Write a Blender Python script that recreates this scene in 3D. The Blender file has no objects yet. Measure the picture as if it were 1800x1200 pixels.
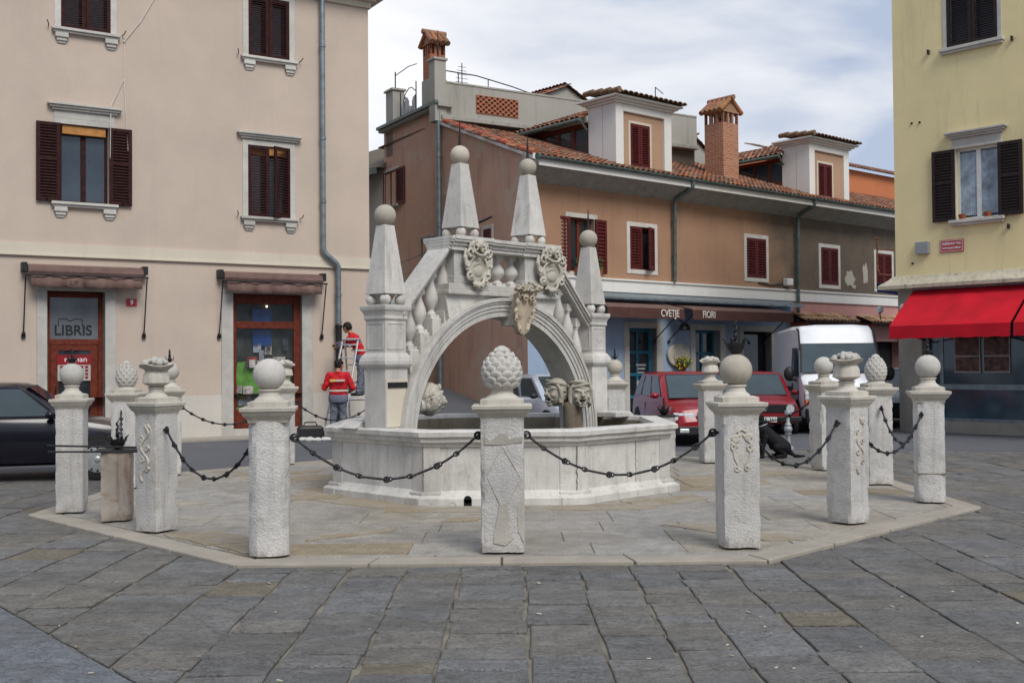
import bpy, math, random
from math import sin, cos, pi, radians as R, sqrt, hypot, atan2
from mathutils import Vector, Matrix, noise
random.seed(7)
sc = bpy.context.scene
C = sc.collection

# ---------------------------------------------------------------- camera
cam = bpy.data.cameras.new('camera'); cam.sensor_width = 36; cam.lens = 38.8
cam.clip_start = 0.1; cam.clip_end = 900
co = bpy.data.objects.new('camera', cam); C.objects.link(co); sc.camera = co
co.matrix_world = Matrix.Translation((0, 0, 1.65)) @ Matrix.Rotation(R(90 + 1.135), 4, 'X') @ Matrix.Rotation(R(-0.478), 4, 'Z')

# ---------------------------------------------------------------- sky
SUN_EL, SUN_AZ = 48.0, 28.0      # azimuth measured from -Y (behind the camera) towards +X
sdir = Vector((sin(R(SUN_AZ)) * cos(R(SUN_EL)), -cos(R(SUN_AZ)) * cos(R(SUN_EL)), sin(R(SUN_EL))))
w = bpy.data.worlds.new("World"); sc.world = w; w.use_nodes = True
nt = w.node_tree; nt.nodes.clear(); N = nt.nodes.new; Lk = nt.links.new
out = N('ShaderNodeOutputWorld'); bg = N('ShaderNodeBackground'); bg.inputs['Strength'].default_value = 0.09
sky = N('ShaderNodeTexSky'); sky.sky_type = 'NISHITA'; sky.sun_disc = False
sky.sun_elevation = R(SUN_EL); sky.sun_rotation = R(180 - SUN_AZ)
tc = N('ShaderNodeTexCoord'); mp = N('ShaderNodeMapping'); mp.inputs['Scale'].default_value = (1.0, 1.0, 2.6)
mp.inputs['Rotation'].default_value = (0.0, R(-14), 0.0)
Lk(tc.outputs['Generated'], mp.inputs['Vector'])
n1 = N('ShaderNodeTexNoise'); n1.inputs['Scale'].default_value = 2.7; n1.inputs['Detail'].default_value = 7; n1.inputs['Roughness'].default_value = .5
n1.inputs['Distortion'].default_value = .35
Lk(mp.outputs['Vector'], n1.inputs['Vector'])
# broad brightening of the cloud deck towards one side of the sky
dot = N('ShaderNodeVectorMath'); dot.operation = 'DOT_PRODUCT'; dot.inputs[1].default_value = Vector((-.55, .80, .24)).normalized()
Lk(tc.outputs['Generated'], dot.inputs[0])
mr = N('ShaderNodeMapRange'); mr.inputs['From Min'].default_value = .62; mr.inputs['From Max'].default_value = 1.0
mr.inputs['To Min'].default_value = -.13; mr.inputs['To Max'].default_value = .20
Lk(dot.outputs['Value'], mr.inputs['Value'])
ad = N('ShaderNodeMath'); ad.operation = 'ADD'; Lk(n1.outputs['Fac'], ad.inputs[0]); Lk(mr.outputs['Result'], ad.inputs[1])
cr = N('ShaderNodeValToRGB'); e = cr.color_ramp.elements
e[0].position = .40; e[0].color = (.48, .56, .72, 1)
e[1].position = .64; e[1].color = (1.05, 1.05, 1.07, 1)
m_ = e.new(.50); m_.color = (.78, .81, .88, 1)
Lk(ad.outputs[0], cr.inputs['Fac'])
sca = N('ShaderNodeVectorMath'); sca.operation = 'SCALE'; sca.inputs['Scale'].default_value = 9.2
Lk(cr.outputs['Color'], sca.inputs[0])
mx = N('ShaderNodeMix'); mx.data_type = 'RGBA'; mx.inputs['Factor'].default_value = .93
Lk(sky.outputs['Color'], mx.inputs[6]); Lk(sca.outputs['Vector'], mx.inputs[7])
Lk(mx.outputs[2], bg.inputs['Color']); Lk(bg.outputs[0], out.inputs['Surface'])

sun = bpy.data.lights.new('sun', 'SUN'); sun.energy = 2.3; sun.angle = R(28); sun.color = (1, .96, .90)
so = bpy.data.objects.new('sun', sun); C.objects.link(so)
so.rotation_euler = (-sdir).to_track_quat('-Z', 'Y').to_euler()
sc.view_settings.view_transform = 'Standard'; sc.view_settings.look = 'None'
sc.view_settings.exposure = 0.30; sc.view_settings.gamma = 1; sc.view_settings.use_curve_mapping = False

# ---------------------------------------------------------------- mesh builder
class MB:
    def __init__(s): s.v = []; s.f = []; s.c = []; s.T = Matrix(); s.col = None
    def add(s, vs, fs):
        b = len(s.v); s.v += [tuple(s.T @ Vector(p)) for p in vs]
        for f in fs: s.f.append(tuple(b + i for i in f)); s.c.append(s.col or (1, 1, 1))
        return s
    def box(s, x0, x1, y0, y1, z0, z1):
        if x0 > x1: x0, x1 = x1, x0
        if y0 > y1: y0, y1 = y1, y0
        if z0 > z1: z0, z1 = z1, z0
        return s.add([(x0, y0, z0), (x1, y0, z0), (x1, y1, z0), (x0, y1, z0), (x0, y0, z1), (x1, y0, z1), (x1, y1, z1), (x0, y1, z1)],
                     [(0, 3, 2, 1), (4, 5, 6, 7), (0, 1, 5, 4), (1, 2, 6, 5), (2, 3, 7, 6), (3, 0, 4, 7)])
    def ring(s, rings, cap=True, close=True):
        n = len(rings[0]); vs = [p for r in rings for p in r]; fs = []
        for i in range(len(rings) - 1):
            for j in range(n if close else n - 1):
                a = i * n + j; b = i * n + (j + 1) % n; fs.append((a, b, b + n, a + n))
        if cap: fs.append(tuple(range(n - 1, -1, -1))); fs.append(tuple((len(rings) - 1) * n + j for j in range(n)))
        return s.add(vs, fs)
    def lathe(s, prof, n=24, c=(0, 0, 0), a0=0., cap=True, sq=None):
        return s.ring([[(c[0] + r * cos(a0 + 2 * pi * j / n), c[1] + r * sin(a0 + 2 * pi * j / n), c[2] + z) for j in range(n)] for r, z in prof], cap)
    def sph(s, c, r, n=20, m=12, rot=None):
        if not hasattr(r, '__len__'): r = (r, r, r)
        q = rot or Matrix.Identity(3); vs = []; fs = []
        cc = Vector(c)
        vs.append(cc + q @ Vector((0, 0, -r[2])))
        for i in range(1, m):
            t = -pi / 2 + pi * i / m
            for j in range(n):
                a = 2 * pi * j / n; vs.append(cc + q @ Vector((r[0] * cos(t) * cos(a), r[1] * cos(t) * sin(a), r[2] * sin(t))))
        vs.append(cc + q @ Vector((0, 0, r[2])))
        for j in range(n): fs.append((0, 1 + (j + 1) % n, 1 + j))
        for i in range(m - 2):
            for j in range(n):
                a = 1 + i * n + j; b = 1 + i * n + (j + 1) % n; fs.append((a, b, b + n, a + n))
        k = 1 + (m - 2) * n
        for j in range(n): fs.append((k + j, k + (j + 1) % n, len(vs) - 1))
        return s.add(vs, fs)
    def cap(s, p0, p1, r0, r1, n=12):      # tapered capsule
        p0, p1 = Vector(p0), Vector(p1); s.cyl(p0, p1, r0, r1, n); s.sph(p0, r0, n, 8); s.sph(p1, r1, n, 8); return s
    def cyl(s, p0, p1, r0, r1=None, n=12):
        r1 = r0 if r1 is None else r1; return s.tube([p0, p1], [r0, r1], n)
    def tube(s, pts, r, n=8, closed=False):
        pts = [Vector(p) for p in pts]; k = len(pts)
        if not hasattr(r, '__len__'): r = [r] * k
        rings = []; up = None
        for i, p in enumerate(pts):
            if closed: d = pts[(i + 1) % k] - pts[i - 1]
            else: d = pts[min(i + 1, k - 1)] - pts[max(i - 1, 0)]
            d.normalize()
            if up is None:
                up = Vector((0, 0, 1)) if abs(d.z) < .9 else Vector((1, 0, 0))
            a = d.cross(up).normalized(); up = a.cross(d).normalized()
            rings.append([tuple(p + (a * cos(2 * pi * j / n) + up * sin(2 * pi * j / n)) * r[i]) for j in range(n)])
        if closed: rings.append(rings[0])
        return s.ring(rings, not closed)
    def prism(s, poly, y0, y1):            # poly in (x, z), counter-clockwise seen from -Y
        n = len(poly); vs = [(x, y0, z) for x, z in poly] + [(x, y1, z) for x, z in poly]
        fs = [tuple(range(n)), tuple(range(2 * n - 1, n - 1, -1))] + [(i, i + n, (i + 1) % n + n, (i + 1) % n) for i in range(n)]
        return s.add(vs, fs)
    def slab(s, poly, z0, z1):             # poly in (x, y), counter-clockwise seen from above
        n = len(poly); vs = [(x, y, z0) for x, y in poly] + [(x, y, z1) for x, y in poly]
        fs = [tuple(range(n - 1, -1, -1)), tuple(range(n, 2 * n))] + [(i, (i + 1) % n, (i + 1) % n + n, i + n) for i in range(n)]
        return s.add(vs, fs)
    def quad(s, *p): return s.add(p, [tuple(range(len(p)))])
    def build(s, name, mat, parent=None, smooth=None, bevel=0, remesh=0, loc=None, rotz=0, colors=False, sub=0):
        me = bpy.data.meshes.new(name); me.from_pydata(s.v, [], s.f); me.update()
        if colors:
            at = me.color_attributes.new('tint', 'FLOAT_COLOR', 'CORNER'); i = 0
            for p, c in zip(me.polygons, s.c):
                for _ in p.loop_indices: at.data[i].color = (*c, 1); i += 1
        me.materials.append(mat)
        o = bpy.data.objects.new(name, me); C.objects.link(o)
        if parent: o.parent = parent
        if loc: o.location = loc
        o.rotation_euler.z = rotz
        if smooth: me.polygons.foreach_set('use_smooth', [True] * len(me.polygons)); 
        if smooth and smooth is not True and smooth < 179: me.set_sharp_from_angle(angle=R(smooth))
        if bevel:
            b = o.modifiers.new('bevel', 'BEVEL'); b.width = bevel; b.segments = 2; b.limit_method = 'ANGLE'; b.angle_limit = R(40)
        if remesh:
            r = o.modifiers.new('remesh', 'REMESH'); r.mode = 'VOXEL'; r.voxel_size = remesh; r.use_smooth_shade = True
            k = o.modifiers.new('smooth', 'SMOOTH'); k.factor = .5; k.iterations = 2
        if sub:
            k = o.modifiers.new('sub', 'SUBSURF'); k.levels = k.render_levels = sub
        return o

def empty(name, label, cat, loc=(0, 0, 0), rotz=0., group=None):
    o = bpy.data.objects.new(name, None); C.objects.link(o); o.location = loc; o.rotation_euler.z = rotz
    o['label'] = label; o['category'] = cat
    if group: o['group'] = group
    return o
def tag(o, label, cat, group=None):
    o['label'] = label; o['category'] = cat
    if group: o['group'] = group
    return o
def struct(o): o['kind'] = 'structure'; return o
def part_copy(o, parent, loc=None, rot=None, scale=None, name=None):
    c = o.copy(); C.objects.link(c); c.parent = parent
    if loc is not None: c.location = loc
    if rot is not None: c.rotation_euler = rot
    if scale is not None: c.scale = scale
    return c

# ---------------------------------------------------------------- materials
def newmat(name):
    m = bpy.data.materials.new(name); m.use_nodes = True; t = m.node_tree
    return m, t, t.nodes['Principled BSDF']
def nz(t, scale, detail=4, rough=.55, vec=None, sc3=None, coord='Object', dist=0):
    tcn = t.nodes.new('ShaderNodeTexCoord'); n = t.nodes.new('ShaderNodeTexNoise')
    n.inputs['Scale'].default_value = scale; n.inputs['Detail'].default_value = detail; n.inputs['Roughness'].default_value = rough
    n.inputs['Distortion'].default_value = dist
    if sc3:
        mpn = t.nodes.new('ShaderNodeMapping'); mpn.inputs['Scale'].default_value = sc3
        t.links.new(tcn.outputs[coord], mpn.inputs['Vector']); t.links.new(mpn.outputs[0], n.inputs['Vector'])
    else: t.links.new(tcn.outputs[coord], n.inputs['Vector'])
    return n.outputs['Fac']
def ramp(t, fac, stops):
    r = t.nodes.new('ShaderNodeValToRGB'); el = r.color_ramp.elements
    while len(el) > 1: el.remove(el[-1])
    el[0].position = stops[0][0]; c = stops[0][1]; el[0].color = (*c, 1) if hasattr(c, '__len__') else (c, c, c, 1)
    for p, c in stops[1:]:
        x = el.new(p); x.color = (*c, 1) if hasattr(c, '__len__') else (c, c, c, 1)
    t.links.new(fac, r.inputs['Fac']); return r.outputs['Color']
def mix(t, fac, a, b, mode='MIX'):
    m = t.nodes.new('ShaderNodeMix'); m.data_type = 'RGBA'; m.blend_type = mode
    for sock, v in ((m.inputs[0], fac), (m.inputs[6], a), (m.inputs[7], b)):
        if hasattr(v, 'links') or hasattr(v, 'is_linked'): t.links.new(v, sock)
        elif hasattr(v, '__len__'): sock.default_value = (*v, 1)
        else: sock.default_value = v
    return m.outputs[2]
def bump(t, bs, h, strength, dist=.01, prev=None):
    b = t.nodes.new('ShaderNodeBump'); b.inputs['Strength'].default_value = strength; b.inputs['Distance'].default_value = dist
    t.links.new(h, b.inputs['Height'])
    if prev: t.links.new(prev, b.inputs['Normal'])
    t.links.new(b.outputs['Normal'], bs.inputs['Normal']); return b.outputs['Normal']
def flat(name, col, rough=.6, metal=0., var=.12, scale=6, bmp=0., bscale=60, spec=.3, coat=0., dist=.004):
    m, t, b = newmat(name)
    lo = tuple(c * (1 - var) for c in col); hi = tuple(min(1, c * (1 + var)) for c in col)
    t.links.new(ramp(t, nz(t, scale, 5), [(.3, lo), (.7, hi)]), b.inputs['Base Color'])
    b.inputs['Roughness'].default_value = rough; b.inputs['Metallic'].default_value = metal
    b.inputs['Specular IOR Level'].default_value = spec; b.inputs['Coat Weight'].default_value = coat
    if bmp: bump(t, b, nz(t, bscale, 4), bmp, dist)
    return m
def stone(name, col, dirt=(.30, .27, .23), damt=.45, fine=30, pit=0., bmp=.35, streak=True, warm=None, basez=None, spec=.3):
    m, t, b = newmat(name)
    lo = tuple(c * .78 for c in col); hi = tuple(min(1, c * 1.1) for c in col)
    c0 = ramp(t, nz(t, 2.3, 8, .65), [(.3, lo), (.7, hi)])
    if warm: c0 = mix(t, ramp(t, nz(t, 1.1, 5, .6, dist=.6), [(.48, 0), (.66, 1)]), c0, warm)
    c0 = mix(t, ramp(t, nz(t, 55, 4, .7), [(.36, .4), (.46, 0)]), c0, tuple(c * .6 for c in col))
    if streak: c0 = mix(t, ramp(t, nz(t, 1.0, 7, .7, sc3=(9, 9, .9), dist=.3), [(.52, 0), (.72, damt)]), c0, dirt)
    c0 = mix(t, ramp(t, nz(t, 7, 8, .75, dist=1.2), [(.56, 0), (.68, damt)]), c0, dirt)
    if basez:
        tcn = t.nodes.new('ShaderNodeTexCoord'); sp = t.nodes.new('ShaderNodeSeparateXYZ'); t.links.new(tcn.outputs['Object'], sp.inputs[0])
        ma = t.nodes.new('ShaderNodeMath'); ma.operation = 'MULTIPLY_ADD'; ma.inputs[1].default_value = .35; t.links.new(nz(t, 14, 5), ma.inputs[0]); t.links.new(sp.outputs['Z'], ma.inputs[2])
        c0 = mix(t, ramp(t, ma.outputs[0], [(basez[0], .85), (basez[1], 0)]), c0, (.16, .11, .065))
    oi = t.nodes.new('ShaderNodeObjectInfo'); c0 = mix(t, 1.0, c0, ramp(t, oi.outputs['Random'], [(0, (.86, .85, .83)), (1, (1.07, 1.06, 1.04))]), 'MULTIPLY')
    c0 = mix(t, ramp(t, nz(t, 1.0, 6, .75, sc3=(16, 16, 1.3), dist=.6), [(.62, 0), (.74, damt * .8)]), c0, tuple(c * .5 for c in dirt))
    t.links.new(c0, b.inputs['Base Color']); b.inputs['Roughness'].default_value = .78; b.inputs['Specular IOR Level'].default_value = spec
    n_ = bump(t, b, nz(t, fine, 8, .7), bmp, .012)
    if pit:
        v = t.nodes.new('ShaderNodeTexNoise'); v.inputs['Scale'].default_value = 62; v.inputs['Detail'].default_value = 2
        tcn = t.nodes.new('ShaderNodeTexCoord'); t.links.new(tcn.outputs['Object'], v.inputs['Vector'])
        bump(t, b, ramp(t, v.outputs['Fac'], [(.38, 0), (.56, 1)]), pit, .02, n_)
    return m
def plaster(name, col, stain=(.2, .17, .14), amt=.35, patch=None, low=None, bmp=.12):
    m, t, b = newmat(name)
    c0 = ramp(t, nz(t, .7, 8, .62), [(.3, tuple(c * .9 for c in col)), (.7, tuple(min(1, c * 1.07) for c in col))])
    c0 = mix(t, ramp(t, nz(t, .8, 8, .72, sc3=(3.5, 3.5, .35), dist=.5), [(.54, 0), (.78, amt)]), c0, stain)
    if patch: c0 = mix(t, ramp(t, nz(t, .55, 5, .7, dist=.8), [(patch[1], 0), (patch[1] + .05, .8)]), c0, patch[0])
    c0 = mix(t, ramp(t, nz(t, 26, 4, .6), [(.42, .14), (.6, 0)]), c0, tuple(c * .7 for c in col))
    t.links.new(c0, b.inputs['Base Color']); b.inputs['Roughness'].default_value = .9; b.inputs['Specular IOR Level'].default_value = .2
    bump(t, b, nz(t, 45, 6, .7), bmp, .01); return m
def glassy(name, col=(.02, .025, .03), rough=.04, spec=.6):
    m, t, b = newmat(name)
    t.links.new(ramp(t, nz(t, 1.6, 5, .6), [(.35, tuple(c * .8 for c in col)), (.7, tuple(c * 1.2 for c in col))]), b.inputs['Base Color'])
    b.inputs['Roughness'].default_value = rough; b.inputs['Specular IOR Level'].default_value = spec
    bump(t, b, nz(t, 2.2, 2), .05, .02); return m
def tinted(name, rough=.7, grime=None, fine=40, bmp=.3):
    m, t, b = newmat(name); a = t.nodes.new('ShaderNodeVertexColor'); a.layer_name = 'tint'
    c0 = mix(t, 1.0, a.outputs['Color'], ramp(t, nz(t, 5, 8, .7), [(.3, .70), (.7, 1.2)]), 'MULTIPLY'); c0 = mix(t, 1.0, c0, ramp(t, nz(t, 38, 5, .75), [(.36, .62), (.52, 1.06)]), 'MULTIPLY')
    if grime: c0 = mix(t, ramp(t, nz(t, grime[1], 7, .7, dist=.8), [(.5, 0), (.68, grime[2])]), c0, grime[0])
    t.links.new(c0, b.inputs['Base Color']); b.inputs['Roughness'].default_value = rough; b.inputs['Specular IOR Level'].default_value = .35
    bump(t, b, nz(t, fine, 7, .7), bmp, .01); return m, t, b

M = {}
M['marble'] = stone('weathered_marble', (.585, .57, .54), dirt=(.25, .225, .19), damt=.58, bmp=.16)
M['marble_grey'] = stone('grey_marble', (.50, .495, .48), dirt=(.26, .24, .21), damt=.5, bmp=.25)
M['ball'] = stone('ball_stone', (.47, .43, .36), damt=.2, streak=False, bmp=.2)
M['ballw'] = stone('white_ball_stone', (.50, .485, .45), dirt=(.2, .2, .19), damt=.3, streak=False, bmp=.2)
M['post'] = stone('bush_hammered_stone', (.57, .56, .545), dirt=(.27, .245, .21), damt=.55, pit=.32, bmp=.22, basez=(.06, .26))
M['cap'] = stone('cap_stone', (.54, .51, .45), dirt=(.26, .23, .19), damt=.5, bmp=.25)
M['carv'] = stone('carved_stone', (.54, .51, .44), dirt=(.2, .18, .14), damt=.5, bmp=.2)
M['carvw'] = stone('warm_carved_stone', (.56, .47, .36), dirt=(.24, .18, .12), damt=.45, bmp=.15)
M['mask'] = stone('mask_stone', (.45, .42, .35), dirt=(.12, .11, .09), damt=.5, bmp=.2)
M['rusty'] = stone('rust_stained_stone', (.42, .38, .33), dirt=(.22, .09, .04), damt=.85, bmp=.3, basez=(.05, .3))
M['inner'] = stone('stained_basin_lining', (.30, .26, .20), dirt=(.11, .07, .04), damt=.85, bmp=.3)
M['wet'] = stone('damp_stone', (.20, .17, .13), dirt=(.13, .07, .03), damt=.7, bmp=.3)
M['plinthst'] = stone('plinth_stone', (.42, .39, .34), damt=.4, bmp=.2)
M['surround'] = stone('window_surround', (.55, .535, .50), damt=.25, bmp=.12, streak=False)
M['concrete'] = stone('concrete', (.38, .375, .34), dirt=(.14, .13, .09), damt=.7, bmp=.2)
M['pink'] = plaster('pink_plaster', (.535, .44, .365), stain=(.36, .31, .27), amt=.35)
M['pinklow'] = plaster('grey_plinth_plaster', (.56, .52, .46), stain=(.38, .34, .3), amt=.3)
M['string'] = plaster('cream_band_plaster', (.60, .54, .44), amt=.2)
M['brown'] = plaster('brown_plaster', (.32, .19, .125), stain=(.15, .105, .08), amt=.55)
M['brownd'] = plaster('dark_stained_plaster', (.13, .105, .08), stain=(.06, .05, .045), amt=.5, patch=((.34, .32, .26), .66))
M['gable'] = plaster('weathered_pink_plaster', (.57, .355, .26), stain=(.17, .135, .115), amt=.9, patch=((.52, .42, .33), .53))
M['blue'] = plaster('blue_grey_plaster', (.33, .42, .55), stain=(.2, .22, .27), amt=.3)
M['rose'] = plaster('rose_plaster', (.46, .245, .225), amt=.35)
M['yellow'] = plaster('pale_yellow_plaster', (.78, .665, .37), stain=(.44, .38, .24), amt=.6)
M['orange'] = plaster('orange_plaster', (.50, .18, .08), stain=(.3, .1, .05), amt=.4)
M['grey'] = plaster('grey_render', (.36, .35, .31), stain=(.14, .13, .10), amt=.7)
M['white'] = plaster('white_plaster', (.70, .69, .66), stain=(.4, .39, .35), amt=.35)
M['maroon'] = flat('maroon_painted_wood', (.085, .011, .010), .6, spec=.25, var=.3, scale=12)
M['darkwood'] = flat('dark_brown_wood', (.036, .013, .012), .6, spec=.1, var=.35, scale=14)
M['darkgreen'] = flat('dark_stained_shutter', (.022, .013, .012), .6, spec=.25, var=.3)
M['redwood'] = flat('red_brown_joinery', (.135, .030, .017), .55, spec=.15, var=.35, scale=15)
M['amber'] = flat('amber_blind_wood', (.42, .19, .05), .5, var=.2)
M['teal'] = flat('teal_painted_wood', (.02, .14, .22), .45, var=.2)
M['whitewood'] = flat('white_painted_wood', (.68, .68, .65), .5)
M['glass'] = glassy('window_glass')
M['frost'] = glassy('frosted_transom', (.13, .145, .16), .12, .6)
M['glassb'] = glassy('reflecting_glass', (.035, .05, .065), .05, .8)
M['glassg'] = glassy('shop_glass', (.045, .08, .105), .08, .8)
M['curtain'] = flat('net_curtain', (.30, .36, .42), .8, var=.4, scale=5)
M['cargl'] = glassy('car_glass', (.040, .058, .062), .03, .9)
M['zinc'] = flat('zinc_pipe', (.22, .26, .28), .45, .6, var=.25, scale=5)
M['gutter'] = flat('green_grey_gutter', (.10, .135, .125), .5, .3, var=.3)
M['iron'] = flat('wrought_iron', (.035, .035, .038), .5, .6, var=.4, scale=20, bmp=.3)
M['black'] = flat('black_rubber', (.015, .015, .016), .6)
M['plastic'] = flat('black_plastic', (.02, .02, .022), .45)
M['alu'] = flat('aluminium', (.55, .56, .57), .35, .8)
M['chrome'] = flat('chrome', (.65, .65, .66), .15, 1.0, var=.05)
M['hub'] = flat('wheel_trim', (.45, .46, .47), .35, .6, var=.1)
M['lamp'] = flat('headlight_glass', (.55, .58, .58), .1, .2, var=.3, scale=30, spec=.9)
M['orangel'] = flat('indicator_lens', (.55, .10, .03), .2, spec=.8)
M['carred'] = flat('red_car_paint', (.24, .006, .012), .30, var=.06, coat=.35)
M['carred2'] = flat('dull_red_car_paint', (.21, .008, .014), .38, var=.1, coat=.25)
M['carblk'] = flat('black_car_paint', (.004, .004, .010), .22, var=.1, coat=.3, spec=.35)
M['carsil'] = flat('silver_car_paint', (.48, .53, .60), .35, .3, var=.05, coat=1.)
M['carwht'] = flat('white_van_paint', (.80, .81, .83), .4, var=.03, coat=.3)
M['cargrn'] = flat('dark_green_car_paint', (.02, .04, .035), .3, coat=1.)
M['plate'] = flat('number_plate', (.72, .72, .68), .4)
M['ink'] = flat('dark_lettering', (.02, .02, .022), .6)
M['wink'] = flat('white_lettering', (.62, .58, .52), .7)
M['wink2'] = flat('clean_white_lettering', (.8, .8, .8), .5, var=.02)
M['signred'] = flat('red_enamel', (.38, .012, .02), .3, coat=.6, var=.08)
M['awnred'] = flat('red_awning_canvas', (.45, .003, .014), .8, var=.22, scale=1.4, bmp=.15, bscale=300)
M['awnbr'] = flat('brown_awning_canvas', (.075, .032, .026), .85, var=.15, scale=3, bmp=.15, bscale=200)
M['awntp'] = flat('faded_brown_canvas', (.155, .095, .08), .85, var=.25, scale=5, bmp=.2, bscale=100)
M['posterw'] = flat('poster_paper', (.42, .40, .37), .6)
M['posterr'] = flat('red_poster', (.26, .012, .02), .5)
M['photo'] = flat('sepia_photo_print', (.10, .045, .035), .3, var=.9, scale=9)
M['lime'] = flat('lime_display_cloth', (.14, .36, .05), .6, var=.3)
M['bluecl'] = flat('blue_display', (.01, .06, .25), .5)
M['skin'] = flat('skin', (.42, .22, .15), .55, var=.08)
M['hair'] = flat('dark_hair', (.012, .009, .008), .7, var=.4, scale=60, bmp=.5, bscale=120)
M['jacket'] = flat('red_work_jacket', (.50, .012, .018), .75, var=.15, bmp=.3, bscale=14, dist=.02)
M['trous'] = flat('grey_work_trousers', (.13, .14, .17), .85, var=.18, bmp=.4, bscale=12, dist=.02)
M['greyc'] = flat('grey_cloth', (.14, .14, .19), .85)
M['refl'] = flat('reflective_strip', (.50, .50, .42), .4)
M['yell'] = flat('yellow_patch', (.65, .45, .05), .6)
M['shoe'] = flat('black_shoe', (.02, .02, .02), .5)
M['dog'] = flat('black_dog_fur', (.006, .006, .007), .75, var=.5, scale=40, bmp=.5, bscale=90, spec=.25)
M['leaf'] = flat('leaf_green', (.05, .11, .02), .6, var=.4)
M['flower'] = flat('yellow_flower', (.70, .50, .03), .6)
M['terra'] = flat('terracotta', (.30, .09, .04), .7)
M['mesh'] = flat('grey_screen_cloth', (.36, .36, .36), .8, var=.15)
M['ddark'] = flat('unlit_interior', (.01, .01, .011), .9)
M['navy'] = flat('navy_canvas', (.008, .02, .09), .8)
M['cloth'] = flat('white_rag', (.5, .5, .47), .9)
M['galv'] = flat('grey_metal_box', (.30, .32, .33), .5, .3)
M['signblue'] = flat('blue_sign_enamel', (.01, .04, .30), .4)
M['tile'], _t, _b = tinted('clay_roof_tiles', .85, ((.10, .085, .05), 1.6, .75))
M['slabs'], _t, _b = tinted('stone_slabs', .66, ((.075, .068, .058), .9, .6), fine=16, bmp=.6)
M['plat'], _t2, _b2 = tinted('platform_slabs', .72, ((.17, .15, .12), .8, .75), fine=14, bmp=.4)
_n = nz(_t, 1, 8, .75, sc3=(3.2, 6.0, 4), dist=2.2)
bump(_t, _b, ramp(_t, _n, [(.42, 0), (.45, 1), (.56, .8), (.585, 1), (.66, .75), (.68, 1)]), .75, .02, _b.inputs['Normal'].links[0].from_socket)
_n2 = nz(_t, 1, 6, .8, sc3=(13, 22, 12), dist=1.8); _r2 = ramp(_t, _n2, [(.40, 0), (.43, 1), (.6, .85), (.62, 1)])
bump(_t, _b, _r2, .5, .006, _b.inputs['Normal'].links[0].from_socket)
_bc = _b.inputs['Base Color'].links[0].from_socket; _t.links.new(mix(_t, ramp(_t, _r2, [(.3, .38), (.9, 0)]), _bc, (.055, .05, .043)), _b.inputs['Base Color'])
def brickmat(name, c1, c2, mortar, bw=.24, rh=.075):
    m, t, b = newmat(name); tcn = t.nodes.new('ShaderNodeTexCoord'); sp = t.nodes.new('ShaderNodeSeparateXYZ')
    t.links.new(tcn.outputs['Object'], sp.inputs[0]); a = t.nodes.new('ShaderNodeMath'); a.operation = 'ADD'
    t.links.new(sp.outputs['X'], a.inputs[0]); t.links.new(sp.outputs['Y'], a.inputs[1])
    cb = t.nodes.new('ShaderNodeCombineXYZ'); t.links.new(a.outputs[0], cb.inputs['X']); t.links.new(sp.outputs['Z'], cb.inputs['Y'])
    br = t.nodes.new('ShaderNodeTexBrick'); t.links.new(cb.outputs[0], br.inputs['Vector'])
    br.inputs['Color1'].default_value = (*c1, 1); br.inputs['Color2'].default_value = (*c2, 1); br.inputs['Mortar'].default_value = (*mortar, 1)
    br.inputs['Scale'].default_value = 1; br.inputs['Brick Width'].default_value = bw; br.inputs['Row Height'].default_value = rh; br.inputs['Mortar Size'].default_value = .012
    c0 = mix(t, ramp(t, nz(t, 9, 6, .7), [(.5, 0), (.7, .5)]), br.outputs['Color'], (.18, .1, .07))
    t.links.new(c0, b.inputs['Base Color']); b.inputs['Roughness'].default_value = .9
    bump(t, b, br.outputs['Fac'], -.5, .01); return m
M['brick'] = brickmat('chimney_brick', (.35, .105, .05), (.42, .16, .085), (.36, .28, .2))
M['brickr'] = brickmat('red_chimney_brick', (.36, .10, .045), (.40, .14, .06), (.26, .12, .07), .3, .06)
# ground materials
m, t, b = newmat('asphalt_road')
c0 = ramp(t, nz(t, .5, 6), [(.3, (.085, .092, .105)), (.7, (.125, .13, .145))]); c0 = mix(t, ramp(t, nz(t, 60, 3), [(.45, .4), (.6, 0)]), c0, (.05, .05, .055))
t.links.new(c0, b.inputs['Base Color']); b.inputs['Roughness'].default_value = .8; bump(t, b, nz(t, 90, 4), .4, .006); M['asphalt'] = m
m, t, b = newmat('platform_limestone')
c0 = ramp(t, nz(t, .9, 8, .65), [(.3, (.27, .235, .185)), (.5, (.36, .325, .27)), (.72, (.44, .405, .345))])
c0 = mix(t, ramp(t, nz(t, 1.0, 8, .7, sc3=(1.0, 4.5, 1), dist=.8), [(.5, 0), (.66, .65)]), c0, (.25, .235, .21))
c0 = mix(t, ramp(t, nz(t, 30, 5, .7), [(.38, .5), (.5, 0)]), c0, (.18, .15, .11))
t.links.new(c0, b.inputs['Base Color']); b.inputs['Roughness'].default_value = .72; b.inputs['Specular IOR Level'].default_value = .3
bump(t, b, nz(t, 12, 8, .75), .4, .012); M['platform'] = m
m, t, b = newmat('ochre_patch_stone')
c0 = mix(t, ramp(t, nz(t, 2.2, 8, .8, dist=1), [(.42, 0), (.58, .85)]), (.25, .195, .12), (.31, .28, .235)); c0 = mix(t, ramp(t, nz(t, 30, 5, .7), [(.38, .5), (.5, 0)]), c0, (.15, .12, .08))
t.links.new(c0, b.inputs['Base Color']); b.inputs['Roughness'].default_value = .85; bump(t, b, nz(t, 14, 7, .7), .4, .01); M['ochre'] = m
M['ochre_plain'] = flat('ochre_patch_stone', (.235, .185, .11), .85, var=.3, scale=4, bmp=.4, bscale=30, dist=.01)
m, t, b = newmat('brown_to_sooty_plaster')
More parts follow.
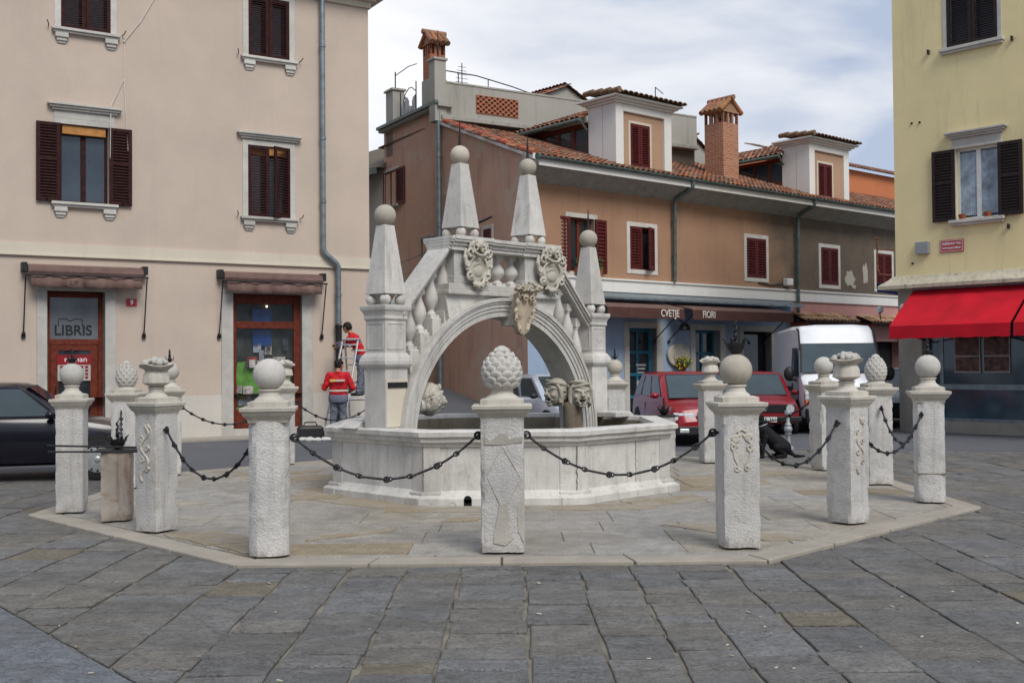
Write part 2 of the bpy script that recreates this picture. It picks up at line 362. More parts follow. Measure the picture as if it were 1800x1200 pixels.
c0 = ramp(t, nz(t, .7, 8, .62), [(.3, (.33, .190, .118)), (.7, (.41, .245, .155))])
c0 = mix(t, ramp(t, nz(t, .8, 8, .72, sc3=(3.5, 3.5, .35), dist=.5), [(.52, 0), (.78, .5)]), c0, (.15, .10, .075))
tcn = t.nodes.new('ShaderNodeTexCoord'); sp = t.nodes.new('ShaderNodeSeparateXYZ'); t.links.new(tcn.outputs['Object'], sp.inputs[0])
m1 = t.nodes.new('ShaderNodeMath'); m1.operation = 'MULTIPLY_ADD'; m1.inputs[1].default_value = 4.5; t.links.new(nz(t, .55, 6, .7, dist=.6), m1.inputs[0]); t.links.new(sp.outputs['X'], m1.inputs[2])
m2 = t.nodes.new('ShaderNodeMath'); m2.operation = 'MULTIPLY_ADD'; m2.inputs[1].default_value = .35; t.links.new(sp.outputs['Z'], m2.inputs[0]); t.links.new(m1.outputs[0], m2.inputs[2])
m3 = t.nodes.new('ShaderNodeMath'); m3.operation = 'MULTIPLY'; m3.inputs[1].default_value = .05; t.links.new(m2.outputs[0], m3.inputs[0])
c0 = mix(t, ramp(t, m3.outputs[0], [(.655, 0), (.735, .85), (.8, .95)]), c0, ramp(t, nz(t, 1.2, 8, .7), [(.3, (.085, .075, .062)), (.7, (.155, .125, .095))]))
c0 = mix(t, ramp(t, nz(t, 26, 4, .6), [(.42, .2), (.6, 0)]), c0, (.1, .08, .06))
t.links.new(c0, b.inputs['Base Color']); b.inputs['Roughness'].default_value = .92; b.inputs['Specular IOR Level'].default_value = .2; bump(t, b, nz(t, 45, 6, .7), .15, .01); M['brown'] = m
M['joint'] = flat('joint_mortar', (.165, .15, .12), .95, var=.4, scale=3, bmp=.5, bscale=40, dist=.01)
M['kerb'] = stone('kerb_stone', (.33, .30, .255), damt=.45, bmp=.3, streak=False)
m, t, b = newmat('fountain_water'); b.inputs['Base Color'].default_value = (.03, .045, .04, 1); b.inputs['Roughness'].default_value = .06
t.links.new(ramp(t, nz(t, 3, 4), [(.3, (.02, .03, .025)), (.7, (.045, .055, .045))]), b.inputs['Base Color']); bump(t, b, nz(t, 9, 3), .15, .01); M['water'] = m

def text(s, size, parent, loc, mat, ext=.004, rz=0, name='lettering', align='CENTER', sx=1., bold=0.):
    c = bpy.data.curves.new(name, 'FONT'); c.body = s; c.size = size; c.extrude = ext; c.align_x = align; c.align_y = 'CENTER'; c.offset = bold
    c.materials.append(mat); o = bpy.data.objects.new(name, c); C.objects.link(o); o.parent = parent
    o.location = loc; o.rotation_euler = (R(90), 0, rz); o.scale = (sx, 1, 1)
    bpy.context.view_layer.update()
    me = bpy.data.meshes.new_from_object(o); p = o.parent; mw_ = (o.location.copy(), o.rotation_euler.copy(), o.scale.copy()); bpy.data.objects.remove(o)
    o = bpy.data.objects.new(name, me); C.objects.link(o); o.parent = p; o.location, o.rotation_euler, o.scale = mw_
    if not me.materials: me.materials.append(mat)
    return o
# ---------------------------------------------------------------- building helpers (local frame: x along the front, y inwards, z up)
def wall(mb, x0, x1, z0, z1, holes=(), y=0., depth=.3):
    xs = sorted({x0, x1, *[h[0] for h in holes], *[h[1] for h in holes]}); zs = sorted({z0, z1, *[h[2] for h in holes], *[h[3] for h in holes]})
    xs = [x for x in xs if x0 <= x <= x1]; zs = [z for z in zs if z0 <= z <= z1]
    for i in range(len(xs) - 1):
        for k in range(len(zs) - 1):
            cx, cz = (xs[i] + xs[i + 1]) / 2, (zs[k] + zs[k + 1]) / 2
            if any(h[0] < cx < h[1] and h[2] < cz < h[3] for h in holes): continue
            mb.quad((xs[i], y, zs[k]), (xs[i + 1], y, zs[k]), (xs[i + 1], y, zs[k + 1]), (xs[i], y, zs[k + 1]))
    for a, b_, c, d in [h[:4] for h in holes]:
        Y = y + depth
        mb.quad((a, y, c), (a, Y, c), (a, Y, d), (a, y, d)); mb.quad((b_, y, c), (b_, y, d), (b_, Y, d), (b_, Y, c))
        mb.quad((a, y, d), (a, Y, d), (b_, Y, d), (b_, y, d)); mb.quad((a, y, c), (b_, y, c), (b_, Y, c), (a, Y, c))
    return mb

def shutter_mb(w, h, n, flip=1, mid=False, t=.04, back=False):
    """A louvred leaf, hinge edge at x=0, spreading to x=w*flip, in the plane y in [-t, 0]."""
    mb = MB(); f = .075
    def bx(a, b_, c, d, y0=-t, y1=0): mb.box(a * flip, b_ * flip, y0, y1, c, d)
    bx(0, f, 0, h); bx(w - f, w, 0, h); bx(f, w - f, 0, f * 1.2); bx(f, w - f, h - f, h)
    if mid: bx(f, w - f, h * .52, h * .52 + .07)
    z = f * 1.2 + .02; st = (h - 2.2 * f) / n
    if back: bx(f, w - f, f, h - f, -.006, -.001)
    for i in range(n):
        zz = z + i * st
        x0, x1 = sorted((f * flip, (w - f) * flip))
        mb.add([(x0, -t * .95, zz), (x1, -t * .95, zz), (x1, -.010, zz + st * .50), (x0, -.010, zz + st * .50), (x0, -t * .95 + .006, zz + .014), (x1, -t * .95 + .006, zz + .014)],
               [(0, 1, 2, 3), (0, 4, 5, 1), (4, 3, 2, 5)])
    return mb

def window(parent, x0, x1, z0, z1, frame, glass='glass', shut='closed', smat='maroon', sur=.13, surm='surround', y=0., sill=True, lintel=False,
           n=16, brackets=False, open_w=None, name='window', leaves=2, curtain=False, mid=False, ang=(0, 0), bars=True, sillh=.1, blind=False, rec=.16, wside=None, label=None, foot=False):
    """surround, sill, frame with panes and louvred shutters round one opening"""
    mb = MB(); Y = y + rec; f = .055
    mb.box(x0, x1, Y - .03, Y + .03, z0, z0 + f); mb.box(x0, x1, Y - .03, Y + .03, z1 - f, z1)
    mb.box(x0, x0 + f, Y - .03, Y + .03, z0 + f, z1 - f); mb.box(x1 - f, x1, Y - .03, Y + .03, z0 + f, z1 - f)
    if bars: c = (x0 + x1) / 2; mb.box(c - .05, c + .05, Y - .035, Y + .03, z0 + f, z1 - f)
    fr = mb.build(name, frame, parent, bevel=.004)
    if label: fr['label'] = label
    MB().box(x0 + .01, x1 - .01, Y + .0, Y + .012, z0 + .01, z1 - .01).build('pane', M[glass], fr)
    if curtain:
        cu = MB(); k = 40; a, b_ = x0 + .03, x1 - .03
        pts = [(a + (b_ - a) * i / k, Y - .004 - .008 * abs(sin(i * 1.3))) for i in range(k + 1)]
        for (p, q) in zip(pts[:-1], pts[1:]): cu.quad((p[0], p[1], z0 + .1), (q[0], q[1], z0 + .1), (q[0], q[1], z1 - .1), (p[0], p[1], z1 - .1))
        cu.build('curtain', M['curtain'], fr)
    if blind: MB().box(x0 + .05, x1 - .05, y + .03, y + .1, z1 - .2, z1 - .02).build('blind_box', M['amber'], fr, bevel=.01)
    if sur:
        s = MB(); p = y - .02; w = sur if wside is None else wside
        s.box(x0 - w, x0, p, y + .02, z0, z1 + sur); s.box(x1, x1 + w, p, y + .02, z0, z1 + sur); s.box(x0, x1, p, y + .02, z1, z1 + sur)
        if foot: s.box(x0 - w, x1 + w, p, y + .02, z0 - sur, z0)
        s.build('surround', M[surm], fr, bevel=.006)
    if sill:
        s = MB(); e_ = sur + .06 if sur else .1
        s.box(x0 - e_, x1 + e_, y - .13, y + .06, z0 - sillh * .55, z0 + .004); s.box(x0 - e_ + .03, x1 + e_ - .03, y - .09, y + .06, z0 - sillh, z0 - sillh * .55)
        if brackets:
            for bx_ in (x0 - .12, x1 - .12):
                s.box(bx_, bx_ + .26, y - .09, y, z0 - sillh - .10, z0 - sillh); s.box(bx_ + .03, bx_ + .23, y - .06, y, z0 - sillh - .17, z0 - sillh - .10)
                s.box(bx_ + .05, bx_ + .21, y - .03, y, z0 - sillh - .22, z0 - sillh - .17)
        s.build('sill', M['surround'], fr, bevel=.008)
    if lintel:
        s = MB(); zt = z1 + sur; e_ = sur + .0
        for k_, (o_, h_) in enumerate(((.05, .05), (.10, .05), (.15, .045))): s.box(x0 - e_ - o_ * .9, x1 + e_ + o_ * .9, y - .03 - o_ * .8, y, zt + lintel + k_ * .048, zt + lintel + k_ * .048 + h_)
        if lintel > .02: s.box(x0 - sur, x1 + sur, y - .02, y, zt, zt + lintel)
        s.build('lintel', M['surround'], fr, bevel=.006)
    w = (x1 - x0) / 2
    if shut == 'closed':
        for k_, fl in ((0, 1), (1, -1)):
            o = shutter_mb(w - .006, z1 - z0 - .02, n, fl, mid).build('shutter', M[smat], fr)
            o.location = (x0 if fl == 1 else x1, y + .02, z0 + .01); o.rotation_euler.z = -fl * R(ang[k_])
    elif shut == 'open':
        ow = open_w or w
        for k_, fl in ((0, -1), (1, 1)):
            o = shutter_mb(ow, z1 - z0, n, fl, mid, back=True).build('shutter', M[smat], fr)
            o.location = (x0 - .0 if fl == -1 else x1, y - .035, z0); o.rotation_euler.z = fl * R(ang[k_])
    return fr

def pipe(pts, r, mat, label, cat='drainpipe', group=None, collars=(), name='drainpipe', loc=(0, 0, 0), rotz=0, parent=None):
    mb = MB(); P = [Vector(p) for p in pts]; q = [P[0]]
    for i in range(1, len(P) - 1):     # rounded elbows
        a = (P[i - 1] - P[i]).normalized() * min(.1, (P[i - 1] - P[i]).length / 2); b_ = (P[i + 1] - P[i]).normalized() * min(.1, (P[i + 1] - P[i]).length / 2)
        for k_ in range(5): t_ = k_ / 4; q.append(P[i] + a * (1 - t_) ** 2 + b_ * t_ ** 2)
    q.append(P[-1]); mb.tube(q, r, 14)
    o = mb.build(name, M[mat], parent, smooth=60, loc=loc, rotz=rotz)
    cm = MB()
    for z, x, y in collars: cm.cyl((x, y, z - .03), (x, y, z + .03), r * 1.22, n=14); cm.box(x - .012, x + .012, y, y + .12, z - .012, z + .012)
    if collars: cm.build('collar', M[mat], o, smooth=60)
    if not parent: tag(o, label, cat, group)
    return o

def tiles(parent, origin, du, dv, nu, nv, name='roof', tw=.2, th=.34, mat='tile', cols=None, clip=None, amp=.055, thick=.02):
    """Interlocked rows of half-round clay tiles. origin = eave corner, du along the eave, dv up the slope (unit vectors)."""
    cols = cols or [(.27, .095, .05), (.33, .13, .075), (.21, .09, .055), (.30, .17, .11), (.16, .10, .07), (.22, .14, .10), (.36, .13, .06)]
    mb = MB(); o = Vector(origin); du = Vector(du).normalized(); dv = Vector(dv).normalized(); nn = du.cross(dv).normalized()
    if nn.z < 0: nn = -nn
    prof = [(0, 0), (.12, .55), (.3, .95), (.5, 1), (.7, .95), (.88, .55), (1, 0)]
    rnd = random.Random(nu * 31 + nv)
    for i in range(nu):
        for j in range(nv):
            a = i * tw; b0 = j * th; b1 = b0 + th * 1.08
            if clip and not clip(a + tw / 2, b0 + th / 2): continue
            kq = rnd.uniform(.72, 1.25); mb.col = tuple(c * kq for c in rnd.choice(cols))
            jx, jz = rnd.uniform(-.008, .008), rnd.uniform(-.006, .006)
            lo, hi = [], []
            for px, pz in prof:
                lo.append(o + du * (a + px * tw * .98 + jx) + dv * b0 + nn * (pz * amp + .022 + jz))
                hi.append(o + du * (a + px * tw * .9 + .01 + jx) + dv * b1 + nn * (pz * amp * .85 + jz))
            lo2 = [p - nn * thick for p in lo]
            mb.ring([lo2, lo, hi], cap=False, close=False)
    mb.col = tuple(c * .45 for c in cols[2])
    def pt(a, b_): return o + du * a + dv * b_ + nn * .004
    if not clip: mb.quad(pt(0, 0), pt(nu * tw, 0), pt(nu * tw, nv * th), pt(0, nv * th))
    return mb.build(name, M[mat], parent, smooth=50, colors=True)

def tile_edge(mb, p0, p1, up=(0, 0, 1), n=8, r=.07, jit=.01):
    """a row of ridge-like tile ends along p0-p1"""
    p0, p1 = Vector(p0), Vector(p1)

# ---------------------------------------------------------------- ground, platform, road
g = MB(); g.slab([(-160, -60), (160, -60), (160, 260), (-160, 260)], -.06, -.018); struct(g.build('ground', M['joint']))

def clip_poly(poly, a, b_):            # keep the part left of a->b
    res = []; nx, ny = -(b_[1] - a[1]), b_[0] - a[0]
    def sd(p): return (p[0] - a[0]) * nx + (p[1] - a[1]) * ny
    for i, p in enumerate(poly):
        q = poly[(i + 1) % len(poly)]; dp, dq = sd(p), sd(q)
        if dp >= 0: res.append(p)
        if dp * dq < 0: t_ = dp / (dp - dq); res.append((p[0] + (q[0] - p[0]) * t_, p[1] + (q[1] - p[1]) * t_))
    return res
def add_slab(mb, poly, z, rnd, gap=.004, jit=.011, tilt=.0045):
    n = len(poly)
    if n < 3: return
    cx = sum(p[0] for p in poly) / n; cy = sum(p[1] for p in poly) / n
    pts = []
    for i, p in enumerate(poly):
        q = poly[(i + 1) % n]; L = hypot(q[0] - p[0], q[1] - p[1])
        k_ = max(1, int(L / .16))
        for j in range(k_):
            t_ = j / k_; x, y = p[0] + (q[0] - p[0]) * t_, p[1] + (q[1] - p[1]) * t_
            d = hypot(x - cx, y - cy) or 1; s_ = (gap + rnd.uniform(0, jit)) / d
            if j == 0: s_ *= 1.5
            pts.append((x + (cx - x) * s_, y + (cy - y) * s_))
    ax, ay = rnd.uniform(-tilt, tilt), rnd.uniform(-tilt, tilt)
    def zz(x, y): return z + ax * (x - cx) / .3 + ay * (y - cy) / .3
    bot = [(x, y, z - .03) for x, y in pts]; mid_ = [(x, y, zz(x, y) - .005) for x, y in pts]
    top = []
    for x, y in pts: d = hypot(x - cx, y - cy) or 1; x2, y2 = x + (cx - x) * .008 / d, y + (cy - y) * .008 / d; top.append((x2, y2, zz(x2, y2)))
    mb.ring([bot, mid_, top], cap=False); mb.add(top, [tuple(range(len(top)))])
OCT = lambda r, cx, cy, rot=0: [(cx + .972 * r * cos(R(22.5 + 45 * i) + rot), cy + r * sin(R(22.5 + 45 * i) + rot)) for i in range(8)]
PC = (-.10, 14.45)
rnd = random.Random(5)
slabc = [(.130, .127, .122), (.135, .131, .125), (.120, .120, .118), (.145, .137, .122), (.138, .129, .113), (.136, .136, .135), (.126, .122, .114)]
mb = MB(); LA, LB = (-5.0, 9.4), (-1.6, 5.35)        # seam between the rough paving and the smooth slabs at the left
x = -16.0
while x < 17:
    wd = rnd.choice([.36, .40, .44, .50] if -1.3 < x < 1.6 else [.40, .46, .52, .60, .66]); y = 4.2 + rnd.uniform(0, .5)
    lean = .0
    while y < 27:
        ln = rnd.choice([.22, .27, .33, .40, .52] if -1.3 < x < 1.6 else [.27, .33, .4, .5, .62]); cx, cy = x + wd / 2, y + ln / 2
        ok = hypot(cx - PC[0], cy - PC[1]) > 4.7 and abs(cx) < cy * .62 + 1.5
        if ok:
            kq = rnd.uniform(.90, 1.09); mb.col = tuple(c * kq * 1.32 for c in rnd.choice(slabc))
            if rnd.random() < .02: mb.col = (.20, .195, .185)
            if rnd.random() < .03: mb.col = (.19, .165, .12)
            sk = rnd.uniform(-.012, .012)
            xa, xb = x + rnd.uniform(-.014, .014), x + wd + rnd.uniform(-.014, .014); q_ = [(xa, y), (xb, y + sk), (xb + rnd.uniform(-.008, .008), y + ln + sk), (xa + rnd.uniform(-.008, .008), y + ln)]; add_slab(mb, clip_poly(q_, LA, LB) if y < 9.6 and x < 0 else q_,
                     rnd.uniform(-.003, .003), rnd)
        y += ln
    x += wd
struct(mb.build('paving', M['slabs'], colors=True))
mb = MB(); ca, sa = cos(R(20)), sin(R(20))            # smooth slabs, lower left
v = -6.
while v < 12:
    wd = rnd.choice([.34, .38, .42]); u = -12 + rnd.uniform(0, .6)
    while u < 8:
        ln = rnd.choice([.8, 1.0, 1.25]); q = [(u, v), (u + ln, v), (u + ln, v + wd), (u, v + wd)]
        q = [(-4 + a * ca - b_ * sa, 6 + a * sa + b_ * ca) for a, b_ in q]
        cx = sum(p[0] for p in q) / 4; cy = sum(p[1] for p in q) / 4
        if 3.5 < cy < 10 and -7 < cx < 0:
            q = clip_poly(q, LB, LA); kq = 1.15 * rnd.uniform(.93, 1.07); mb.col = tuple(c * kq for c in (.145, .155, .172))
            if len(q) > 2: add_slab(mb, q, -.001, rnd, gap=.006, jit=.002, tilt=.001)
        u += ln
    v += wd
struct(mb.build('pavement', M['slabs'], colors=True))

road = [(-30, 7), (-13, 13.3), (-7.3, 16.0), (-3.2, 17.9), (0, 19.9), (3.5, 20.7), (8.1, 20.0), (16, 18.0), (34, 10), (34, 60), (-6, 60), (-30, 30)]
mb = MB(); mb.slab(road, -.01, .010); struct(mb.build('road', M['asphalt']))
# octagonal limestone platform with a kerb course round it
mb = MB(); o8 = OCT(5.54, *PC); v = 8.9
while v < 20.2:
    wd = rnd.choice([.55, .7, .8, .62]); u = -6 + rnd.uniform(0, .9)
    while u < 6:
        ln = rnd.choice([1.0, 1.3, 1.6, .8]); q = [(u, v), (u + ln, v), (u + ln, v + wd), (u, v + wd)]
        for i in range(8): q = clip_poly(q, o8[i], o8[(i + 1) % 8]) if len(q) > 2 else q
        kq = rnd.uniform(.93, 1.06); mb.col = tuple(c * kq for c in rnd.choice([(.30, .275, .235), (.315, .29, .25), (.29, .27, .24), (.305, .275, .225), (.30, .285, .26)]))
        if rnd.random() < .04: mb.col = (.26, .215, .145)
        if len(q) > 2: add_slab(mb, q, .028 + rnd.uniform(-.0015, .0015), rnd, gap=.0015, jit=.004, tilt=.0005)
        u += ln
    v += wd
struct(mb.build('platform_floor', M['plat'], colors=True)); mb = MB(); mb.slab(OCT(5.54, *PC), -.02, .018); struct(mb.build('platform_bed', M['joint']))
mb = MB(); a = OCT(5.86, *PC); b_ = OCT(5.56, *PC); c_ = OCT(5.88, *PC)
for i in range(8):
    k_ = 4
    for j in range(k_):
        def P_(q, t_): p, r_ = q[i], q[(i + 1) % 8]; return (p[0] + (r_[0] - p[0]) * t_, p[1] + (r_[1] - p[1]) * t_)
        t0, t1 = j / k_ + .002, (j + 1) / k_ - .002; h_ = .031 + rnd.uniform(-.003, .003)
        q0 = [P_(b_, t0), P_(a, t0), P_(a, t1), P_(b_, t1)]
        mb.slab(q0, -.02, h_)
struct(mb.build('kerb', M['kerb'], bevel=.012))
mb = MB()                                               # paving bands of ochre stone set in the platform
OZ = [.032]
def ochre(px, py, l, w_, an):
    c1, s1 = cos(R(an)), sin(R(an)); q = [(px + u * c1 - v_ * s1, py + u * s1 + v_ * c1) for u, v_ in ((-l / 2, -w_ / 2), (l / 2, -w_ / 2), (l / 2 + .2, w_ / 2), (-l / 2 + .15, w_ / 2))]
    OZ[0] += .0006; r2 = random.Random(int(px * 50)); pp = []
    for i in range(4):
        a_, b2_ = q[i], q[(i + 1) % 4]
        for j in range(7): pp.append((a_[0] + (b2_[0] - a_[0]) * j / 7 + r2.uniform(-.025, .025), a_[1] + (b2_[1] - a_[1]) * j / 7 + r2.uniform(-.025, .025)))
    mb.slab(pp, .0, OZ[0])
for q in [(-3.0, 15.9, 1.6, .8, 10), (-1.9, 13.15, 1.7, .5, -42), (-.75, 12.3, 1.5, .38, 0), (.95, 12.4, 1.1, .4, 2), (1.75, 12.9, 1.1, .45, 38), (2.75, 15.1, 1.1, 1.3, 12), (2.0, 10.6, 1.3, .3, -52), (-2.9, 10.5, .9, .5, -45), (-2.35, 9.9, .6, .4, -50), (-.6, 11.5, .3, .3, 0), (3.7, 15.9, .8, .5, 20), (-3.6, 16.6, 1.2, .4, 20), (-2.5, 14.0, .6, 1.4, 5), (-1.6, 10.5, .9, .16, 38)]: ochre(*q)
struct(mb.build('platform_patches', M['ochre']))
dr = MB(); dr.lathe([(.11, .028), (.11, .036), (.08, .037)], 20, (2.35, 11.35, 0)); tag(dr.build('drain_cover', M['iron']), 'small round iron drain cover let into the platform floor at the right', 'drain cover')
# narrow pavement along the left house
mb = MB()
# ---------------------------------------------------------------- left house
LO, LT = (-10.41, 22.42), R(32)
def world(o, th, x, y, z=0): return (o[0] + x * cos(th) - y * sin(th), o[1] + x * sin(th) + y * cos(th), z)
Lb = empty('corner_house', 'tall pink plastered house with brown shutters and two ground floor shops, at the left', 'house', (*LO, 0), LT)
X0, X1, HT = -6.0, 8.21, 10.32
wins = [(1.15, 2.13, 5.10, 6.75), (5.19, 6.19, 5.05, 6.70), (1.17, 2.17, 8.76, 10.15), (5.21, 6.19, 8.74, 10.15), (-3.0, -2.0, 5.10, 6.75), (-3.0, -2.0, 8.76, 10.15)]
door = (.90, 2.05, .02, 3.24); shop = (4.83, 6.47, .22, 3.29)
mb = wall(MB(), X0, X1, 1.0, HT + .3, wins + [(door[0], door[1], 1.0, door[3]), (shop[0], shop[1], 1.0, shop[3])])
mb.quad((X1, 0, 1.0), (X1, 12, 1.0), (X1, 12, HT + .3), (X1, 0, HT + .3)); mb.quad((X0, 0, 1.0), (X0, 0, HT + .3), (X0, 12, HT + .3), (X0, 12, 1.0)); mb.quad((X0, 12, 1.), (X0, 12, HT + .3), (X1, 12, HT + .3), (X1, 12, 1.))
mb.build('wall', M['pink'], Lb)
mb = wall(MB(), X0, X1, -.02, 1.0, [(door[0], door[1], .02, 1.0), (shop[0], shop[1], .22, 1.0)], y=-.012)
mb.quad((X1 + .012, -.012, 0), (X1 + .012, 12, 0), (X1 + .012, 12, 1), (X1 + .012, -.012, 1)); mb.build('plinth', M['pinklow'], Lb)
MB().box(X0, X1 + .02, -.035, .1, 3.99, 4.22).box(X0, X1 + .035, -.06, .1, 3.955, 3.99).build('string_course', M['string'], Lb)
mb = MB(); mb.box(X0, X1 + .06, -.06, .1, 10.32, 10.47); mb.box(X0, X1 + .15, -.15, .1, 10.47, 10.6); mb.box(X0, X1 + .42, -.42, .2, 10.6, 10.72); mb.box(X1 + .002, X1 + .42, .2, 12, 10.6, 10.72)
mb.build('cornice', M['string'], Lb, bevel=.01)
MB().ring([[(X0, -.5, 10.72), (X1 + .5, -.5, 10.72), (X1 + .5, 12.3, 10.72), (X0, 12.3, 10.72)], [(X0, 5.8, 13), (X1 - 5, 5.8, 13), (X1 - 5, 6, 13), (X0, 6, 13)]]).build('roof', M['terra'], Lb)
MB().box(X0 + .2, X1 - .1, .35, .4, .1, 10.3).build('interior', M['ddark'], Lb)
for i, wn in enumerate(wins):
    st = 'open' if i in (0, 4) else 'closed'
    window(Lb, *wn, M['darkwood'], glass='glassb', shut=st, smat='darkwood', sur=.13 if i else .12, n=24, brackets=True, mid=(i in (0, 4)), lintel=(.01 if i == 1 else .16) if i in (0, 1, 4) else False,
           open_w=.47 if st == 'open' else None, curtain=False, blind=(i in (0, 1)), ang=(4, 24) if i == 1 else (0, 0), label={0: 'window with its dark shutters folded open flat against the wall'}.get(i))
# shop door
fr = MB(); a, b_, c_, d = door; y = .22
fr.box(a, b_, y, y + .06, d - .12, d); fr.box(a, a + .09, y, y + .06, c_, d - .12); fr.box(b_ - .09, b_, y, y + .06, c_, d - .12); fr.box(a + .09, b_ - .09, y, y + .07, 2.12, 2.24)
dd = fr.build('shop_door_frame', M['redwood'], Lb, bevel=.006)
MB().box(a + .09, b_ - .09, y + .03, y + .04, 2.24, d - .12).build('transom_pane', M['frost'], dd)
lf = MB(); lf.box(a + .10, a + .26, y + .01, y + .06, c_, 2.12); lf.box(b_ - .26, b_ - .10, y + .01, y + .06, c_, 2.12); lf.box(a + .26, b_ - .26, y + .01, y + .06, 2.0, 2.12)
lf.box(a + .26, b_ - .26, y + .01, y + .06, .85, 1.0); lf.box(a + .26, b_ - .26, y + .01, y + .06, c_, .25)
ld = lf.build('shop_door', M['redwood'], Lb, bevel=.006)
MB().box(a + .26, b_ - .26, y + .035, y + .045, .25, 2.0).build('pane', M['glass'], ld); MB().cyl((a + .2, y - .03, 1.05), (a + .2, y - .03, 1.25), .012).build('handle', M['iron'], ld)
text('LIBRIS', .30, dd, ((a + b_) / 2 - .02, y + .022, 2.42), M['ink'], sx=.98, bold=.004)
bk = MB()                                               # the open book drawn over the name
for s_ in (-1, 1): bk.tube([(1.40 + s_ * .0, y + .02, 2.62), (1.40 + s_ * .10, y + .02, 2.68), (1.40 + s_ * .24, y + .02, 2.66), (1.40 + s_ * .24, y + .02, 2.52)], .007, 6)
bk.build('book_emblem', M['ink'], dd)
ps = MB().box(1.14, 1.80, y - .006, y - .001, 1.36, 1.90).build('poster', M['posterw'], ld); ps['label'] = 'white poster with a grid of red squares and a red headline'
MB().box(1.13, 1.81, y - .010, y - .0065, 1.70, 1.91).build('headline_band', M['posterr'], ps); text('roman', .16, ps, (1.50, y - .012, 1.81), M['wink2'], .001, sx=1.1)
mb = MB()
bp0 = None
for i in range(6):
    for j in range(4):
        if bp0 is None: bp0 = MB().box(1.19, 1.25, y - .010, y - .0065, 1.40, 1.45).build('book_picture', M['posterr'], ps)
        else: part_copy(bp0, ps, loc=(i * .1, 0, j * .075))
sp = MB(); sp.box(a - .20, a, -.03, .3, .0, d + .0); sp.box(b_, b_ + .22, -.03, .3, .0, d + .0); sp.box(a - .2, b_ + .22, -.03, .3, d, d + .16); sp.build('door_surround', M['surround'], Lb, bevel=.01)
MB().box(a - .25, b_ + .25, -.3, .3, -.02, .10).build('doorstep', M['surround'], Lb, bevel=.01)
# shop window
a, b_, c_, d = shop; y = .10; fr = MB()
for q in ((a, a + .11, c_, d), (b_ - .16, b_, c_, d), (a + .11, b_ - .16, d - .22, d), (a + .11, b_ - .16, 2.50, 2.66), (a + .11, b_ - .16, c_, c_ + .42)): fr.box(q[0], q[1], y, y + .07, q[2], q[3])
fw = fr.build('shop_window', M['redwood'], Lb, bevel=.008)
m_, t_, b2 = newmat('clear_shop_glass'); b2.inputs['Base Color'].default_value = (.8, .85, .85, 1); b2.inputs['Transmission Weight'].default_value = .0; b2.inputs['Roughness'].default_value = .03; b2.inputs['Alpha'].default_value = .22; b2.inputs['Specular IOR Level'].default_value = .9
t_.links.new(ramp(t_, nz(t_, 2, 4), [(.3, (.02, .03, .03)), (.7, (.10, .12, .12))]), b2.inputs['Base Color']); M['clear'] = m_
MB().quad((a + .1, y + .035, c_ + .4), (b_ - .15, y + .035, c_ + .4), (b_ - .15, y + .035, d - .2), (a + .1, y + .035, d - .2)).build('pane', M['clear'], fw)
MB().quad((a, .345, .5), (b_, .345, .5), (b_, .345, 3.3), (a, .345, 3.3)).build('backdrop', flat('shop_interior_wall', (.05, .05, .045), .9, var=.7, scale=3), fw)
di = MB(); di.box(a + .12, b_ - .17, .18, .34, .62, .70)
di.add([(a + .12, .33, .7), (b_ - .17, .33, .7), (b_ - .17, .30, 1.42), (a + 1.0, .30, 1.30), (a + .62, .30, 1.78), (a + .2, .30, 1.72), (a + .12, .30, 1.35)], [(0, 1, 2, 3, 4, 5, 6)])
di.build('display_cloth', M['lime'], fw)
bk = MB()
for i, (bx_, bz, bw, bh) in enumerate(((.16, .72, .22, .26), (.30, .98, .24, .2), (.16, 1.02, .12, .18), (.42, .72, .2, .2), (1.1, .72, .2, .3), (.85, 1.9, .16, .3), (1.05, 1.6, .3, .25))): bk.box(a + bx_, a + bx_ + bw, .20 + .02 * i, .22 + .02 * i, bz, bz + bh)
bk.build('books', flat('book_covers', (.5, .45, .42), .5, var=.8, scale=7), fw)
rr = random.Random(31); cm_ = [flat('cover_%s' % n_, c_, .5, var=.5, scale=9) for n_, c_ in (('grey', (.3, .32, .36)), ('ochre', (.4, .25, .1)), ('dark', (.05, .06, .07)), ('pale', (.5, .5, .46)), ('red', (.35, .06, .04)))]
for k in range(22):
    x_ = a + .16 + rr.random() * 1.2; z_ = rr.choice([.74, .74, 1.0, 1.95, 2.0, 1.6, 1.75]); w_, h_ = rr.uniform(.08, .22), rr.uniform(.12, .28); MB().box(x_, x_ + w_, .16 + k * .006, .165 + k * .006, z_, z_ + h_).build('book', cm_[k % 5], fw)
MB().box(a + .55, a + 1.0, .28, .30, 2.1, 2.95).build('hanging_banner', M['bluecl'], fw)
lm, lt_, lb_ = newmat('warm_spot_lamp'); lb_.inputs['Emission Color'].default_value = (1, .75, .4, 1); lb_.inputs['Emission Strength'].default_value = 6
MB().sph((a + .88, .25, 3.02), .022, 10, 6).sph((a + .13, .25, 2.93), .016, 10, 6).build('spot_lamp', lm, fw)
sp = MB(); sp.box(a - .27, a, -.03, .2, .0, d); sp.box(b_, b_ + .26, -.03, .2, .0, d); sp.box(a - .27, b_ + .26, -.03, .2, d, d + .14); sp.box(a, b_, -.03, .1, .0, c_); sp.build('window_surround', M['surround'], Lb, bevel=.01)

